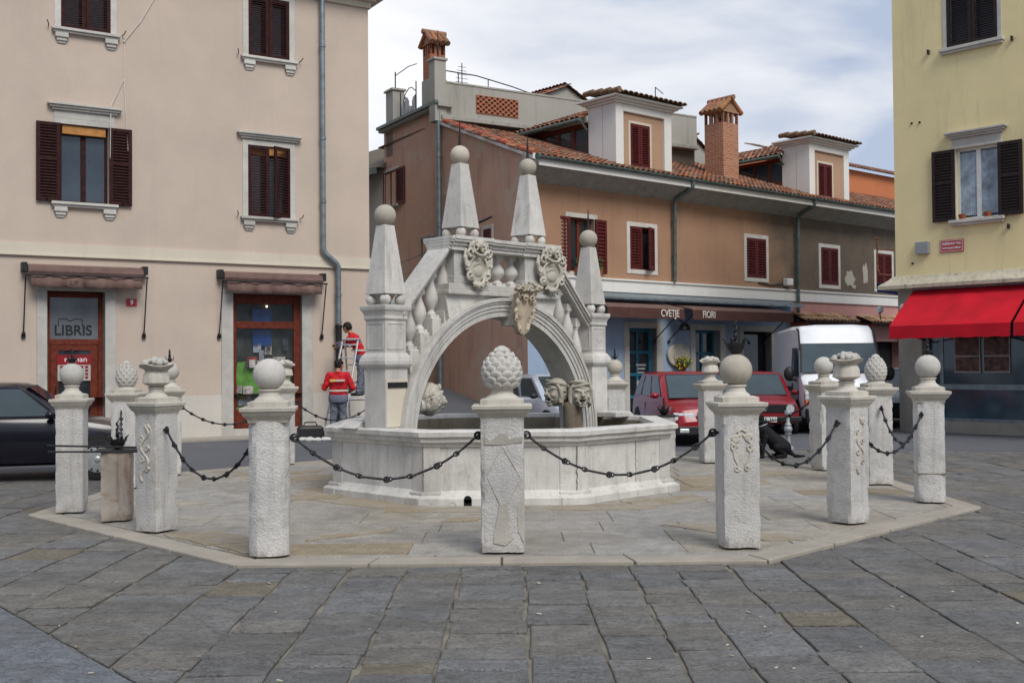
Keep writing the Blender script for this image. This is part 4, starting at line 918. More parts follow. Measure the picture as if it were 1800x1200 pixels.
# tiled canopies over the rose front
for x0, x1, lab in ((10.95, 13.98, 'small tiled canopy with striped ends above the van'), (14.7, 17.6, 'small tiled canopy over the dark doorway, beside the red awning')):
    t = empty('tiled_canopy', lab, 'canopy', world(MO, MT, x0, 0), MT, 'tiled canopies on the rose wall'); L_ = x1 - x0
    tiles(t, (0, -.62, 2.90), (1, 0, 0), Vector((0, 1, .42)).normalized(), int(L_ / .2), 2, name='canopy_tiles', cols=[(.42, .26, .16), (.36, .2, .12), (.5, .34, .22)])
    MB().box(0, L_, -.6, 0, 2.84, 2.90).build('canopy_board', M['darkwood'], t)
    for x in (0, L_ - .34):
        mb = MB(); rr = random.Random(int(x * 9) + 3)
        for k in range(9):
            mb.col = ((.45, .38, .28) if k % 2 else (.38, .06, .04)); zz = 2.84 - k * .09; mb.ring([[(x + .02, -.5 + k * .03, zz), (x + .32, -.5 + k * .03, zz), (x + .32, -.02, zz), (x + .02, -.02, zz)], [(x + .05, -.45 + k * .03, zz - .085), (x + .29, -.45 + k * .03, zz - .085), (x + .29, -.02, zz - .085), (x + .05, -.02, zz - .085)]])
        mb.build('striped_bracket', M['tile'], t, colors=True)
ar = MB(); pts = [(12.47 + 1.02 * cos(a_), 1.85 + 1.0 * sin(a_)) for a_ in [pi * i / 20 for i in range(21)]]; pin = [(12.47 + .82 * cos(a_), 1.85 + .8 * sin(a_)) for a_ in [pi * i / 20 for i in range(21)]]
for i in range(20): ar.prism([pin[i], pts[i], pts[i + 1], pin[i + 1]], -.06, .02)
ar.box(13.29, 13.49, -.06, .02, 0, 1.85).box(11.45, 11.65, -.06, .02, 0, 1.85)
ar_ = ar.build('arched_doorway', M['surround'], Mb); MB().prism([(13.29, 0.02), *pin, (11.65, .02)], -.012, -.004).build('door_leaf', M['darkwood'], ar_)
# rear houses
def rearhouse(name, lab, x0, x1, y0, y1, z1, wallm, ridge, along='x', zb=5.5):
    t = empty(name, lab, 'house', world(MO, MT, x0, y0), MT, 'roofs behind the long house'); L_ = x1 - x0; W_ = y1 - y0
    mb = MB(); mb.box(0, L_, 0, W_, 0, z1)
    if along == 'y':
        mb.add([(0, 0, z1), (L_, 0, z1), (L_ / 2, 0, z1 + ridge), (0, W_, z1), (L_, W_, z1), (L_ / 2, W_, z1 + ridge)], [(0, 1, 2), (3, 5, 4)])
        mb.build('wall', M[wallm], t)
        for s_ in (0, 1):
            d_ = Vector(((-1 if s_ else 1) * L_ / 2, 0, ridge)); ox = (L_ + .15 if s_ else -.15); oz = z1 - .15 * ridge / (L_ / 2)
            tiles(t, (ox, -.15, oz + .03) if not s_ else (ox, -.15, oz + .03), (0, 1, 0), d_, int((W_ + .3) / .2), int((d_.length + .1) / .34) + 1)
    else:
        mb.build('wall', M[wallm], t); d_ = Vector((0, W_ / 2, ridge))
        tiles(t, (-.2, -.25, z1 + .02), (1, 0, 0), d_, int((L_ + .4) / .2), int(d_.length / .34) + 1)
    return t
rearhouse('rear_house', 'orange plastered house rising behind the far dormer at the right', 17.0, 32, 3.2, 9, 9.05, 'orange', 1.0)
rearhouse('rear_house', 'small orange gabled house just behind the far dormer', 14.6, 19.5, 5.2, 10, 9.0, 'orange', .85, 'y')
rearhouse('rear_house', 'grey gabled house end left of the tall brick chimney', 11.0, 15.6, 5.8, 12, 8.6, 'grey', 1.3, 'y')
rearhouse('rear_house', 'tiled gable behind the terrace wall, left of the near dormer', 8.6, 12.4, 9.6, 15, 11.3, 'grey', .8, 'y')
rearhouse('rear_house', 'low grey house end just right of the near dormer', 8.2, 9.6, 3.6, 6.5, 8.8, 'grey', .35, 'y')
ae = MB(); ae.cyl((0, 0, 7.5), (0, 0, 9.9), .015); ae.cyl((0, 0, 9.9), (.35, 0, 9.75), .012); o = ae.build('antenna_mast', M['iron']); o.location = world(MO, MT, 6.6, 1.6); o.rotation_euler.z = MT; tag(o, 'thin bent antenna mast right of the near dormer', 'antenna')
# house beyond the alley, seen past the left house
Ab = empty('alley_house', 'old grey stone house further up the alley, left of the terrace', 'house', world(MO, MT, *gp(8.9)), R(128))
MB().box(0, 9, -5, 0, -.1, 7.9).build('wall', M['grey'], Ab); MB().ring([[(-.2, .35, 7.9), (9, .35, 7.9), (9, -5, 7.9), (-.2, -5, 7.9)], [(-.2, -2.4, 9.5), (9, -2.4, 9.5), (9, -2.6, 9.5), (-.2, -2.6, 9.5)]]).build('roof', M['brownd'], Ab)
MB().box(-.1, 4, .32, .42, 7.7, 7.9).build('gutter', M['gutter'], Ab)
# alley climbing away behind the fountain
al = MB(); P = lambda t, y: world(MO, MT, *gp(t, y))[:2]
rows = [(-1.2, .004), (0, .16), (2.5, .60), (4.4, .93), (9, 1.65), (18, 3.0)]
al.ring([[(*P(t, -.05), z), (*P(t, 4.6), z)] for t, z in rows], cap=False, close=False); al.ring([[(*P(-2.4, -1.2), .0), (*P(-2.2, 5.2), .0)], [(*P(-1.2, -.05), .004), (*P(-1.2, 4.6), .004)]], cap=False, close=False)
struct(al.build('alley', M['asphalt']))

# ---------------------------------------------------------------- right house
RO, RT = (8.92, 25.58), R(-47)
Rb = empty('yellow_house', 'tall pale yellow house with a red awning over its shop, at the right', 'house', (*RO, 0), RT)
XR = 9.0; rw = [(1.46, 2.42, 4.74, 6.33), (1.31, 2.44, 8.60, 10.2), (5.2, 6.3, 4.74, 6.33), (5.2, 6.3, 8.60, 10.2)]
mb = wall(MB(), 0, XR, 3.5, 12, rw); mb.quad((0, 0, 3.5), (0, 0, 12), (0, 9, 12), (0, 9, 3.5)); mb.build('wall', M['yellow'], Rb)
mb = MB(); mb.ring([[(-.30, -.30, 3.28), (XR, -.30, 3.28), (XR, 9, 3.28), (-.30, 9, 3.28)], [(-.30, -.30, 3.36), (XR, -.30, 3.36), (XR, 9, 3.36), (-.30, 9, 3.36)], [(-.12, -.12, 3.5), (XR, -.12, 3.5), (XR, 9, 3.5), (-.12, 9, 3.5)], [(-.05, -.05, 3.58), (XR, -.05, 3.58), (XR, 9, 3.58), (-.05, 9, 3.58)]]); mb.build('string_course', stone('mouldy_cream_stone', (.50, .46, .36), dirt=(.12, .10, .07), damt=.7, bmp=.3), Rb)
MB().box(.05, .62, -.02, .55, 0, 3.3).build('corner_pillar', M['plinthst'], Rb, bevel=.01)
MB().box(.05, .5, .3, 9, 0, 3.3).box(.6, XR, .45, .55, 3.0, 3.3).build('side_wall', M['white'], Rb)
MB().box(.62, XR, .12, .4, 0, .27).build('plinth', M['plinthst'], Rb, bevel=.01)
gl = MB().box(.62, XR, .24, .26, .27, 3.0).build('shop_window', M['glassg'], Rb)
MB().box(.62, XR, .20, .30, .27, .34).box(.62, XR, .21, .235, .98, 1.10).box(.92, 1.0, .22, .28, .34, 3.).box(3.4, 3.5, .22, .28, .34, 3.).build('frame_rail', M['zinc'], gl)
for x0 in (1.27, 1.92):
    p_ = MB().box(x0, x0 + .58, .20, .215, 1.36, 2.5).build('framed_photos', M['posterw'], gl); MB().box(x0 + .02, x0 + .56, .192, .199, 1.39, 1.71).box(x0 + .02, x0 + .56, .192, .199, 1.74, 2.2).build('print', M['photo'], p_)
window(Rb, *rw[0], M['whitewood'], glass='glassb', shut='open', smat='darkgreen', sur=.07, n=22, sill=True, lintel=.16, open_w=.52, curtain=True, mid=True, rec=.12, sillh=.12, label='window with shutters open and pale curtains')
for q in rw[1:]: window(Rb, *q, M['whitewood'], glass='glassb', shut='closed', smat='darkgreen', sur=.09, n=26, sill=True, rec=.12, sillh=.12)
for x, z in ((1.62, 4.74), (2.18, 4.74)):
    o = MB().lathe([(.06, .0), (.09, .11), (.075, .11), (.06, .03)], 14).build('flower_pot', M['terra'], None, smooth=50); o.location = world(RO, RT, x, -.05, z + .006); tag(o, 'terracotta pot on the sill, nearer the %s shutter of the yellow house' % ('left' if x < 2 else 'right'), 'flower pot', 'pots on the sill')
sg = MB().box(1.08, 1.62, -.025, -.003, 4.05, 4.33).build('street_sign', M['signred'], bevel=.006); sg.location = (*RO, 0); sg.rotation_euler.z = RT; tag(sg, 'red enamel street name sign on the yellow wall', 'street sign')
bd = MB(); 
for q in ((1.10, 1.60, 4.07, 4.078), (1.10, 1.60, 4.302, 4.31), (1.10, 1.108, 4.078, 4.302), (1.592, 1.60, 4.078, 4.302)): bd.box(q[0], q[1], -.028, -.0255, q[2], q[3])
bd.build('border', M['wink2'], sg)
text('PREŠERNOV TRG', .072, sg, (1.35, -.027, 4.235), M['wink2'], .001, sx=.78, bold=.0015); text('PIAZZA FRANCE PREŠEREN', .058, sg, (1.35, -.027, 4.14), M['wink2'], .001, sx=.60, bold=.001)
mbx = MB().box(.53, .84, -.10, -.002, 4.05, 4.33).build('meter_box', M['galv'], bevel=.01); mbx.location = (*RO, 0); mbx.rotation_euler.z = RT; tag(mbx, 'plain grey metal box left of the red street sign', 'meter box')
hl = MB()
for x, z in ((.45, 7.08), (.64, 7.07), (.42, 3.86)): hl.sph((x, -.01, z), (.03, .03, .025), 8, 6)
for x, z in ((.89, 8.62), (2.76, 8.52), (2.62, 4.5)): hl.box(x - .015, x + .015, -.09, 0, z - .05, z + .05)
hl.build('wall_fittings', M['iron'], Rb)
rp = MB(); rp.tube([(-.10, -.02, 3.62), (-.38, -.05, 3.66), (-.42, -.05, 3.8), (-.44, -.05, 4.5)], .02, 8); rp.cyl((-.44, -.05, 4.25), (-.02, -.02, 4.2), .015); rp.cyl((-.47, -.05, 4.52), (-.40, -.05, 4.50), .02)
o = rp.build('rusty_bracket', flat('rust', (.16, .06, .03), .9, var=.6, scale=20)); o.location = (*RO, 0); o.rotation_euler.z = RT; tag(o, 'rusty iron pipe bracket at the corner of the yellow house', 'bracket')
def red_awning(x0, x1, lab):
    t = empty('red_awning', lab, 'awning', world(RO, RT, x0, 0), RT, 'red awnings of the right house'); L_ = x1 - x0
    k = 40; mb = MB(); rings = []
    for i in range(k + 1):
        u = i / k; x = L_ * u; s_ = .012 * sin(i * .7) * sin(pi * u)
        rings.append([(x, -.06, 3.24), (x, -.6, 2.86 + s_ * 1.5 - .02 * sin(pi * u)), (x, -1.2, 2.40), (x, -1.215, 2.12 + .008 * sin(i * 1.1)), (x, -1.2, 2.12 + .008 * sin(i * 1.1)), (x, -1.185, 2.385), (x, -.06, 3.22)])
    mb.ring(rings); mb.build('canvas', M['awnred'], t, smooth=40)
    for x in (.35, L_ - .3): MB().cyl((x, -1.15, 2.2), (x, 0.2, 2.05), .02).build('arm', M['iron'], t)
    MB().cyl((0, -.10, 3.26), (L_, -.10, 3.26), .035).build('roller', M['zinc'], t, smooth=60)
red_awning(.46, 3.10, 'red canvas awning over the shop window of the yellow house, the wider one in view')
red_awning(3.17, 6.0, 'second red canvas awning cut off by the right edge of the picture')
# blue awning and globe lamps past the corner
o = MB().ring([[(0, 0, 3.10), (.1, -1.0, 2.82), (.1, -1.0, 2.72), (0, 0, 2.9)], [(2.2, 0, 3.15), (2.2, -1.0, 2.84), (2.2, -1.0, 2.74), (2.2, 0, 2.95)]]).build('navy_awning', M['navy']); o.location = (8.95, 27.0, .42); o.rotation_euler.z = R(40); o.scale.x = .28; tag(o, 'small dark blue awning tucked behind the corner of the yellow house', 'awning')
for i, (px, py, pz) in enumerate(((8.66, 25.95, 2.84), (8.98, 25.3, 2.86))):
    t = empty('globe_lamp', ['clear globe lamp in front of the blue awning', 'clear globe lamp at the tip of the red awning'][i], 'lamp', (px, py, pz), 0, 'globe lamps by the red awning')
    MB().sph((0, 0, 0), .085, 18, 12).build('globe', flat('clear_globe', (.5, .52, .52), .1, spec=.9), t, smooth=True); MB().tube([(0, 0, -.06), (.02, .05, -.12), (.12, .3, -.22), (.2, .6, -.15)], .012).lathe([(.02, -.10), (.04, -.08), (.04, -.06)], 12).build('bracket', M['iron'], t)

# unseen houses added behind the viewer for the panes and paintwork to reflect
def opposite(x0, x1, h_, wallm, lab, y=-15.5):
    t = empty('house', lab, 'house', (x1, y, 0), pi, 'added houses on the near side of the square'); L_ = x1 - x0; n_ = max(2, int(L_ / 2.6)); hs = []
    for k in range(n_):
        cx = L_ * (k + .5) / n_
        hs += [(cx - .5, cx + .5, 4.3, 5.9), (cx - .5, cx + .5, 7.4, 8.9), (cx - .8, cx + .8, .1, 2.6)]
    mb = wall(MB(), 0, L_, 0, h_, hs, depth=.2); mb.quad((0, 0, 0), (0, 8, 0), (0, 8, h_), (0, 0, h_)); mb.quad((L_, 0, 0), (L_, 0, h_), (L_, 8, h_), (L_, 8, 0)); mb.quad((0, 8, 0), (L_, 8, 0), (L_, 8, h_), (0, 8, h_)); mb.build('wall', M[wallm], t)
    g_ = MB().box(.1, L_ - .1, .2, .25, .1, h_ - .2).build('windows', M['glass'], t)
    MB().ring([[(-.3, -.4, h_), (L_ + .3, -.4, h_), (L_ + .3, 8.3, h_), (-.3, 8.3, h_)], [(-.3, 3.9, h_ + 2), (L_ + .3, 3.9, h_ + 2), (L_ + .3, 4, h_ + 2), (-.3, 4, h_ + 2)]]).build('roof', M['terra'], t)
opposite(-26, -13, 10.0, 'yellow', 'unseen ochre house added on the near side of the square, behind the viewer to the left'); opposite(-12.9, 1, 11.0, 'grey', 'unseen grey house added on the near side of the square, straight behind the viewer'); opposite(1.1, 14, 9.6, 'pink', 'unseen pink house added on the near side of the square, behind the viewer to the right')
# ---------------------------------------------------------------- fountain
FO = (-.15, 14.88)
Fb = empty('fountain', 'white stone fountain with an octagonal basin under a balustraded arch and four obelisks', 'fountain', (*FO, 0))
c8 = cos(pi / 8)
prof = [(2.235, 0.0), (2.235, .105), (2.17, .15), (2.12, .19), (2.12, .69), (2.15, .70), (2.155, .735), (2.20, .755), (2.20, .80), (2.235, .815), (2.24, .865), (2.20, .885), (1.96, .885), (1.95, .86), (1.93, .80), (1.93, .35), (1.0, .35)]
mb = MB(); nP = len(prof); SEG = 10
def octpt(r, k, t):
    a0, a1 = R(22.5 + 45 * k), R(67.5 + 45 * k); rr_ = r / c8
    return (rr_ * (cos(a0) * (1 - t) + cos(a1) * t), rr_ * (sin(a0) * (1 - t) + sin(a1) * t))
rings = []
for r_, z in prof:
    ring = []
    for k in range(8):
        for j in range(SEG):
            x, y = octpt(r_, k, j / SEG); n_ = noise.noise(Vector((x * 5, y * 5, z * 6))) * .007 + noise.noise(Vector((x * 18, y * 18, z * 20))) * .003
            if z in (0.0, .35): n_ = 0
            d_ = hypot(x, y); ring.append((x * (1 + n_ / d_), y * (1 + n_ / d_), z + (n_ * .8 if .1 < z else 0)))
    rings.append(ring)
mb.ring(rings, cap=False); mb.build('basin', M['marble'], Fb, smooth=25)
for k in range(8):                      # pilaster strips wrapped round each corner
    mb = MB(); j = (k - 1) % 8
    for r_, ri, z0, z1, w_ in ((2.135, 2.05, .17, .71, .11), (2.25, 2.0, .0, .115, .12), (2.185, 2.0, .10, .175, .12)):
        q = [octpt(r_, j, 1 - w_), octpt(r_, k, 0), octpt(r_, k, w_), octpt(ri, k, w_), octpt(ri, k, 0), octpt(ri, j, 1 - w_)]; mb.slab(q, z0, z1)
    mb.build('corner_pilaster', M['marble'], Fb, bevel=.008)
mb = MB(); mb.ring([[(*octpt(1.925, k, j / 2), z) for k in range(8) for j in range(2)][::-1] for z in (.36, .83)], cap=False); mb.build('inner_wall', M['inner'], Fb)
MB().lathe([(0.01, .52), (1.94 / c8, .52)], 8, a0=pi / 8, cap=False).build('water', M['water'], Fb)
mb = MB(); mb.T = Matrix.Translation((-.37, -2.235, .10)) @ Matrix.Rotation(R(90), 4, 'X'); mb.lathe([(.0, .006), (.045, .006)], 16, cap=False); mb.T = Matrix.Translation((-.37, -2.235, 0)); mb.box(-.045, .045, -.006, .0, .03, .10)
mb.build('drain_hole', M['ddark'], Fb)
mb = MB()                               # raised rim wedges beside the bridge ends
for k, (t0, t1) in ((4, (.60, .86)), (0, (.14, .40)), (3, (.72, .98))):
    pass
mb.T = Matrix.Translation((-.05, -.08, 0)) @ Matrix.Rotation(R(45), 4, 'Z')
mb.prism([(-2.2, .87), (-1.9, .87), (-1.9, .96), (-2.08, .96)], .24, .60); T0_ = mb.T.copy(); mb.build('rim_block', M['marble'], Fb, bevel=.015); mb = MB(); mb.T = T0_; mb.prism([(1.75, .87), (2.2, .87), (2.08, .95), (1.75, .95)], -.60, -.24)
mb.build('rim_block', M['marble'], Fb, bevel=.015)
BT = Matrix.Translation((-.05, -.08, 0)) @ Matrix.Rotation(R(46), 4, 'Z')
def bm(): m_ = MB(); m_.T = BT; return m_
def bp_(c_, a_=4): m_ = MB(); m_.T = BT @ Matrix.Translation((c_, 0, 0)) @ Matrix.Rotation(R(a_), 4, 'Z') @ Matrix.Translation((-c_, 0, 0)); return m_
ck = MB()
for k, t_ in ((5, .0), (6, .0), (5, .52), (6, .62)):
    pts = []
    for i in range(15): u = i / 14; x, y = octpt(2.142 if t_ == 0 else 2.121, k, t_ + .012 * noise.noise(Vector((i * .9, k, 3)))); pts.append((x, y, .19 + .51 * u))
    ck.tube(pts, [.006 + .004 * abs(noise.noise(Vector((i, k, 0)))) for i in range(15)], 5)
    ck_ = ck.build('open_joint', M['wet'], Fb); ck = MB()
# arch
mb = bm(); AZ = .70; K = 44; AS = -.06
def arc(r, a0=0, a1=pi, k=K): return [(r * cos(a0 + (a1 - a0) * i / k) + AS, AZ + r * sin(a0 + (a1 - a0) * i / k)) for i in range(k + 1)]
def archring(mb, r0, r1, y0, y1):
    o_, i_ = arc(r1), arc(r0)
    o_ = [(r1 + AS, .4)] + o_ + [(-r1 + AS, .4)]; i_ = [(r0 + AS, .4)] + i_ + [(-r0 + AS, .4)]
    sec = [[(i_[j][0], y0, i_[j][1]), (o_[j][0], y0, o_[j][1]), (o_[j][0], y1, o_[j][1]), (i_[j][0], y1, i_[j][1])] for j in range(len(o_))]
    mb.ring(sec)
archring(mb, 1.565, 1.77, -.20, .20)
for s_ in (-1, 1):
    for r0, r1, p in ((1.57, 1.63, .222), (1.642, 1.69, .232), (1.69, 1.74, .245), (1.74, 1.77, .26), (1.77, 1.815, .278)):
        y0, y1 = sorted((s_ * .19, s_ * p)); archring(mb, r0, r1, y0, y1)
mb.build('arch', M['marble'], Fb, smooth=35)
# spandrel and base band
mb = bm(); cap_ = [(x, z) for x, z in arc(1.75, pi / 2 - .58, pi / 2 + .58)]
mb.prism([(-1.10, 2.56)] + [(x, z - .01) for x, z in reversed(cap_)] + [(1.0, 2.56)], -.18, .18)
for s_ in (-1, 1):                      # stepped blocks the raking balusters stand on
    for sc_ in ((.98, 1.18, 1.38, 1.55) if s_ < 0 else (1.06, 1.24, 1.43, 1.61)):
        zb = AZ + sqrt(1.80 ** 2 - (sc_ + s_ * -AS) ** 2); mb.box(s_ * sc_ - .075, s_ * sc_ + .075, -.11, .11, zb - .22, zb + .12)
mb.build('spandrel', M['marble'], Fb, bevel=.01)
mb = bm(); mb.box(-1.10, 1.0, -.245, .245, 2.53, 2.59); mb.box(-1.07, .97, -.22, .22, 2.59, 2.67); mb.build('base_band', M['marble'], Fb, bevel=.01)
# baluster prototype
bp = [(.075, 0), (.075, .02), (.05, .045), (.045, .07), (.075, .12), (.103, .19), (.108, .24), (.095, .31), (.062, .39), (.042, .45), (.040, .48), (.055, .50), (.055, .52)]
bal = None
def baluster(s_, z0, h, wk=1.):
    global bal
    k_ = h / .62
    if bal is None:
        mb = MB(); mb.box(-.085, .085, -.085, .085, -.08, 0); mb.lathe(bp, 20); mb.box(-.06, .06, -.06, .06, .52, .62)
        bal = mb.build('baluster', M['marble'], Fb, smooth=40); o = bal
    else: o = part_copy(bal, Fb)
    p = BT @ Vector((s_, 0, z0)); o.location = p; o.rotation_euler.z = R(46); o.scale = (wk, wk, k_)
for s_ in (-.25, .0, .26): baluster(s_, 2.72, .38)
zr_ = lambda s_: (3.09 if s_ < 0 else 3.03) - (abs(s_) - .95) * 1.11
for s_ in (-.98, -1.18, -1.38, -1.55, 1.06, 1.24, 1.43, 1.61): zb = AZ + sqrt(1.80 ** 2 - (s_ - AS) ** 2) + .16; baluster(s_, zb, zr_(s_) - zb, .84)
# handrails
mb = bm()
for y0, z0, z1 in ((.215, 3.10, 3.145), (.235, 3.145, 3.19), (.27, 3.19, 3.22), (.285, 3.22, 3.265)): mb.box(-1.06, 1.0, -y0, y0, z0, z1)
for c_ in (-.68, .63):
    for y0, z0, z1 in ((.235, 3.09, 3.15), (.26, 3.15, 3.195), (.295, 3.195, 3.225), (.31, 3.225, 3.272)): mb.box(c_ - .34, c_ + .34, -y0, y0, z0, z1)
mb.build('top_cornice', M['marble'], Fb, bevel=.006)
for s_ in (-1, 1):
    mb = bm()
    for o0, o1, y_ in ((-.115, -.065, .14), (-.065, -.03, .17), (-.03, .02, .20)):
        x0, x1 = .96, 1.80; sl_ = 1.11
        zq = 3.20 if s_ < 0 else 3.15; q = [(s_ * x0, zq + o0), (s_ * x0, zq + o1), (s_ * x1, zq - (x1 - x0) * sl_ + o1), (s_ * x1, zq - (x1 - x0) * sl_ + o0)]
        if s_ < 0: q = q[::-1]
        mb.prism(q[::-1] if s_ > 0 else q[::-1], -y_, y_)
    mb.build('raking_handrail', M['marble'], Fb, bevel=.006)
# top pedestals
for c_ in (-.68, .63):
    mb = bm(); mb.box(c_ - .27, c_ + .27, -.19, .19, 2.67, 3.10); mb.box(c_ - .29, c_ + .29, -.21, .21, 2.67, 2.77); mb.build('upper_pedestal', M['marble_grey'], Fb, bevel=.008)
for c_, fl in ((-1.92, 0), (1.92, 1)):
    mb = bp_(c_); w_ = .185
    mb.box(c_ - w_, c_ + w_, -w_, w_, .86, 1.62); mb.ring([[(c_ + a_ * q, b_ * q, z) for a_, b_ in ((-1, -1), (1, -1), (1, 1), (-1, 1))] for q, z in ((.185, 1.60), (.215, 1.62), (.232, 1.65), (.232, 1.69), (.215, 1.74), (.18, 1.79))])
    mb.box(c_ - .172, c_ + .172, -.172, .172, 1.78, 2.2)
    mb.ring([[(c_ + a_ * q, b_ * q, z) for a_, b_ in ((-1, -1), (1, -1), (1, 1), (-1, 1))] for q, z in ((.177, 2.18), (.19, 2.20), (.186, 2.24), (.20, 2.28), (.22, 2.31), (.225, 2.34), (.225, 2.365))])
    for y_ in (-.172, .172):
        for (x0, x1, z0, z1) in ((-.14, .14, 1.83, 1.845), (-.14, .14, 2.135, 2.15), (-.14, -.125, 1.845, 2.135), (.125, .14, 1.845, 2.135)): mb.box(c_ + x0, c_ + x1, y_ - .008, y_ + .008, z0, z1)
    for x_ in (-.172, .172):
        for (x0, x1, z0, z1) in ((-.14, .14, 1.83, 1.845), (-.14, .14, 2.135, 2.15), (-.14, -.125, 1.845, 2.135), (.125, .14, 1.845, 2.135)): mb.box(c_ + x_ - .008, c_ + x_ + .008, x0, x1, z0, z1)
    mb.build('end_pedestal', M['marble'], Fb, bevel=.007)
mb = bp_(-1.92); mb.box(-2.10, -1.74, -.193, -.1855, .90, 1.47).build('new_stone_inset', M['string'], Fb); mb = bp_(-1.92); mb.box(-2.08, -1.76, -.207, -.1935, 1.37, 1.435).build('black_plaque', M['black'], Fb)
def obelisk(c_, zb, hb, rb, spike, mat, tip=.09):
    mb = bp_(c_); z0 = zb + .135; w0, w1 = .175, .08
    rg = []
    for i in range(13):
        u = i / 12; q = w0 + (w1 - w0) * u; rg.append([(c_ + a_ * q, b_ * q, z0 + hb * u) for a_, b_ in ((-1, -1), (0, -1), (1, -1), (1, 0), (1, 1), (0, 1), (-1, 1), (-1, 0))])
    mb.ring(rg); o = mb.build('obelisk', M['marble'], Fb, bevel=.005)
    mb = bm(); mb.sph((c_, 0, z0 + hb + rb * .93), rb, 28, 18).build('ball', M[mat], o, smooth=True)
    mb = bm(); mb.cyl((c_, 0, z0 + hb - .01), (c_, 0, z0 + hb + .03), .045, n=12); mb.build('collar', M['iron'], o)
    for a_ in (-1, 1):
        for b_ in (-1, 1): mb = bp_(c_); mb.sph((c_ + a_ * .122, b_ * .122, zb + .066), .068, 16, 10).build('support_ball', M['marble'], o, smooth=True)
    if spike: mb = bm(); mb.cyl((c_, 0, z0 + hb + rb * 1.8), (c_, 0, z0 + hb + rb * 1.9 + spike), .024, .005).build('spike', M['iron'], o, smooth=60)
obelisk(-1.92, 2.365, .84, .133, 0, 'ball'); obelisk(1.92, 2.365, .84, .133, .30, 'ball'); obelisk(-.66, 3.272, .84, .125, .32, 'ball'); obelisk(.63, 3.272, .84, .122, .32, 'ball')

# carved ornament
def spiral(mb, c, r, turns, rad, yd, flip=1, a0=0, n_=18, taper=.4):
    pts = []; rs = []
    for i in range(n_ + 1):
        u = i / n_; a_ = a0 + flip * turns * 2 * pi * u; q = r * (1 - .75 * u)
        pts.append((c[0] + q * cos(a_), c[1] - yd * u, c[2] + q * sin(a_))); rs.append(rad * (1 - taper * u))
    mb.tube(pts, rs, 8)
def cartouche(T, w_, h_, mat, seed):
    rr = random.Random(seed); mb = MB(); mb.T = T
    mb.sph((0, .0, -.02), (w_ * .36, .05, h_ * .40), 24, 16)                                  # field
    el = lambda a_, k_, y: (w_ * .30 * k_ * cos(a_) * (1 + .12 * sin(a_)), y, -.05 + h_ * .30 * k_ * sin(a_) - (.03 if sin(a_) < -.7 else 0))
    mb.tube([el(2 * pi * i / 30, 1, -.055 - .012 * sin(4 * 2 * pi * i / 30)) for i in range(30)], .020, 8, closed=True)
    mb.tube([(-w_ * .22, -.075, -.01), (0, -.085, .03), (w_ * .22, -.075, -.02)], .010, 6); mb.sph((0, -.04, -.07), (w_ * .20, .035, h_ * .15), 16, 10)
    for s_ in (-1, 1):
        spiral(mb, (s_ * w_ * .36, -.05, h_ * .26), .075, 1.4, .026, .05, s_, pi / 2); spiral(mb, (s_ * w_ * .43, -.04, -.01), .055, 1.3, .022, .04, -s_, -pi / 2)
        spiral(mb, (s_ * w_ * .34, -.04, -h_ * .25), .060, 1.4, .022, .04, s_, 0); spiral(mb, (s_ * w_ * .15, -.06, h_ * .37), .055, 1.4, .020, .045, -s_, 0); spiral(mb, (s_ * w_ * .12, -.05, -h_ * .44), .038, 1.2, .016, .03, s_, pi)
        for k in range(7):                                                                    # leaf lobes
            a_ = R(-70 + 26 * k + rr.uniform(-8, 8)); x, z = w_ * .36 * cos(a_), -.02 + h_ * .40 * sin(a_); dx, dz = cos(a_ + .5), sin(a_ + .5)
            mb.tube([(s_ * x, -.03, z), (s_ * (x + dx * .03), -.065, z + dz * .03), (s_ * (x + dx * .055 + .01), -.045, z + dz * .04 - .01)], [.024, .020, .008], 8)
        mb.tube([(s_ * w_ * .42, -.02, h_ * .34), (s_ * w_ * .50, -.045, h_ * .14), (s_ * w_ * .42, -.05, -h_ * .12), (s_ * w_ * .30, -.055, -h_ * .22)], [.016, .030, .024, .014], 8)
    mb.sph((0, -.07, h_ * .44), (.060, .045, .055), 12, 8)
    for k in range(9): a_ = pi * k / 8; mb.tube([(w_ * .20 * cos(a_), -.05, h_ * .38 + .02 * sin(a_)), (w_ * .30 * cos(a_), -.085, h_ * .42 + .06 * sin(a_)), (w_ * .36 * cos(a_), -.05, h_ * .42 + .07 * sin(a_))], [.020, .020, .010], 8)
    mb.tube([(-w_ * .26, -.09, h_ * .28), (-w_ * .1, -.11, h_ * .20), (w_ * .1, -.11, h_ * .20), (w_ * .26, -.09, h_ * .28)], .018, 8)
    mb.sph((0, -.06, -h_ * .46), (.048, .045, .05), 12, 8); mb.cap((0, -.09, -h_ * .43), (0, -.11, -h_ * .47), .012, .016, 8)
    return mb
def carvpart(mb, name, mat, parent=Fb, vx=.007): return mb.build(name, M[mat], parent, remesh=vx)
carvpart(cartouche(BT @ Matrix.Translation((-.62, -.24, 2.92)), .46, .58, 'carv', 1), 'carved_cartouche', 'carv')
carvpart(cartouche(BT @ Matrix.Translation((.79, -.24, 2.92)), .56, .60, 'carv', 2), 'carved_cartouche', 'carv')
T = BT @ Matrix.Translation((.10, -.38, 2.36)) @ Matrix.Rotation(R(8), 4, 'X')
mb = MB(); mb.T = T                                          # shield hanging on the crown of the arch
mb.ring([[(x * .95, y, z) for x, y in ((-w_, -.02), (-w_ * .6, -.055), (0, -.075), (w_ * .6, -.055), (w_, -.02), (w_, .05), (-w_, .05))] for w_, z in ((.02, -.34), (.07, -.31), (.10, -.22), (.10, -.14), (.155, -.07), (.165, .05), (.15, .14), (.17, .2), (.10, .25))])
rr = random.Random(9)
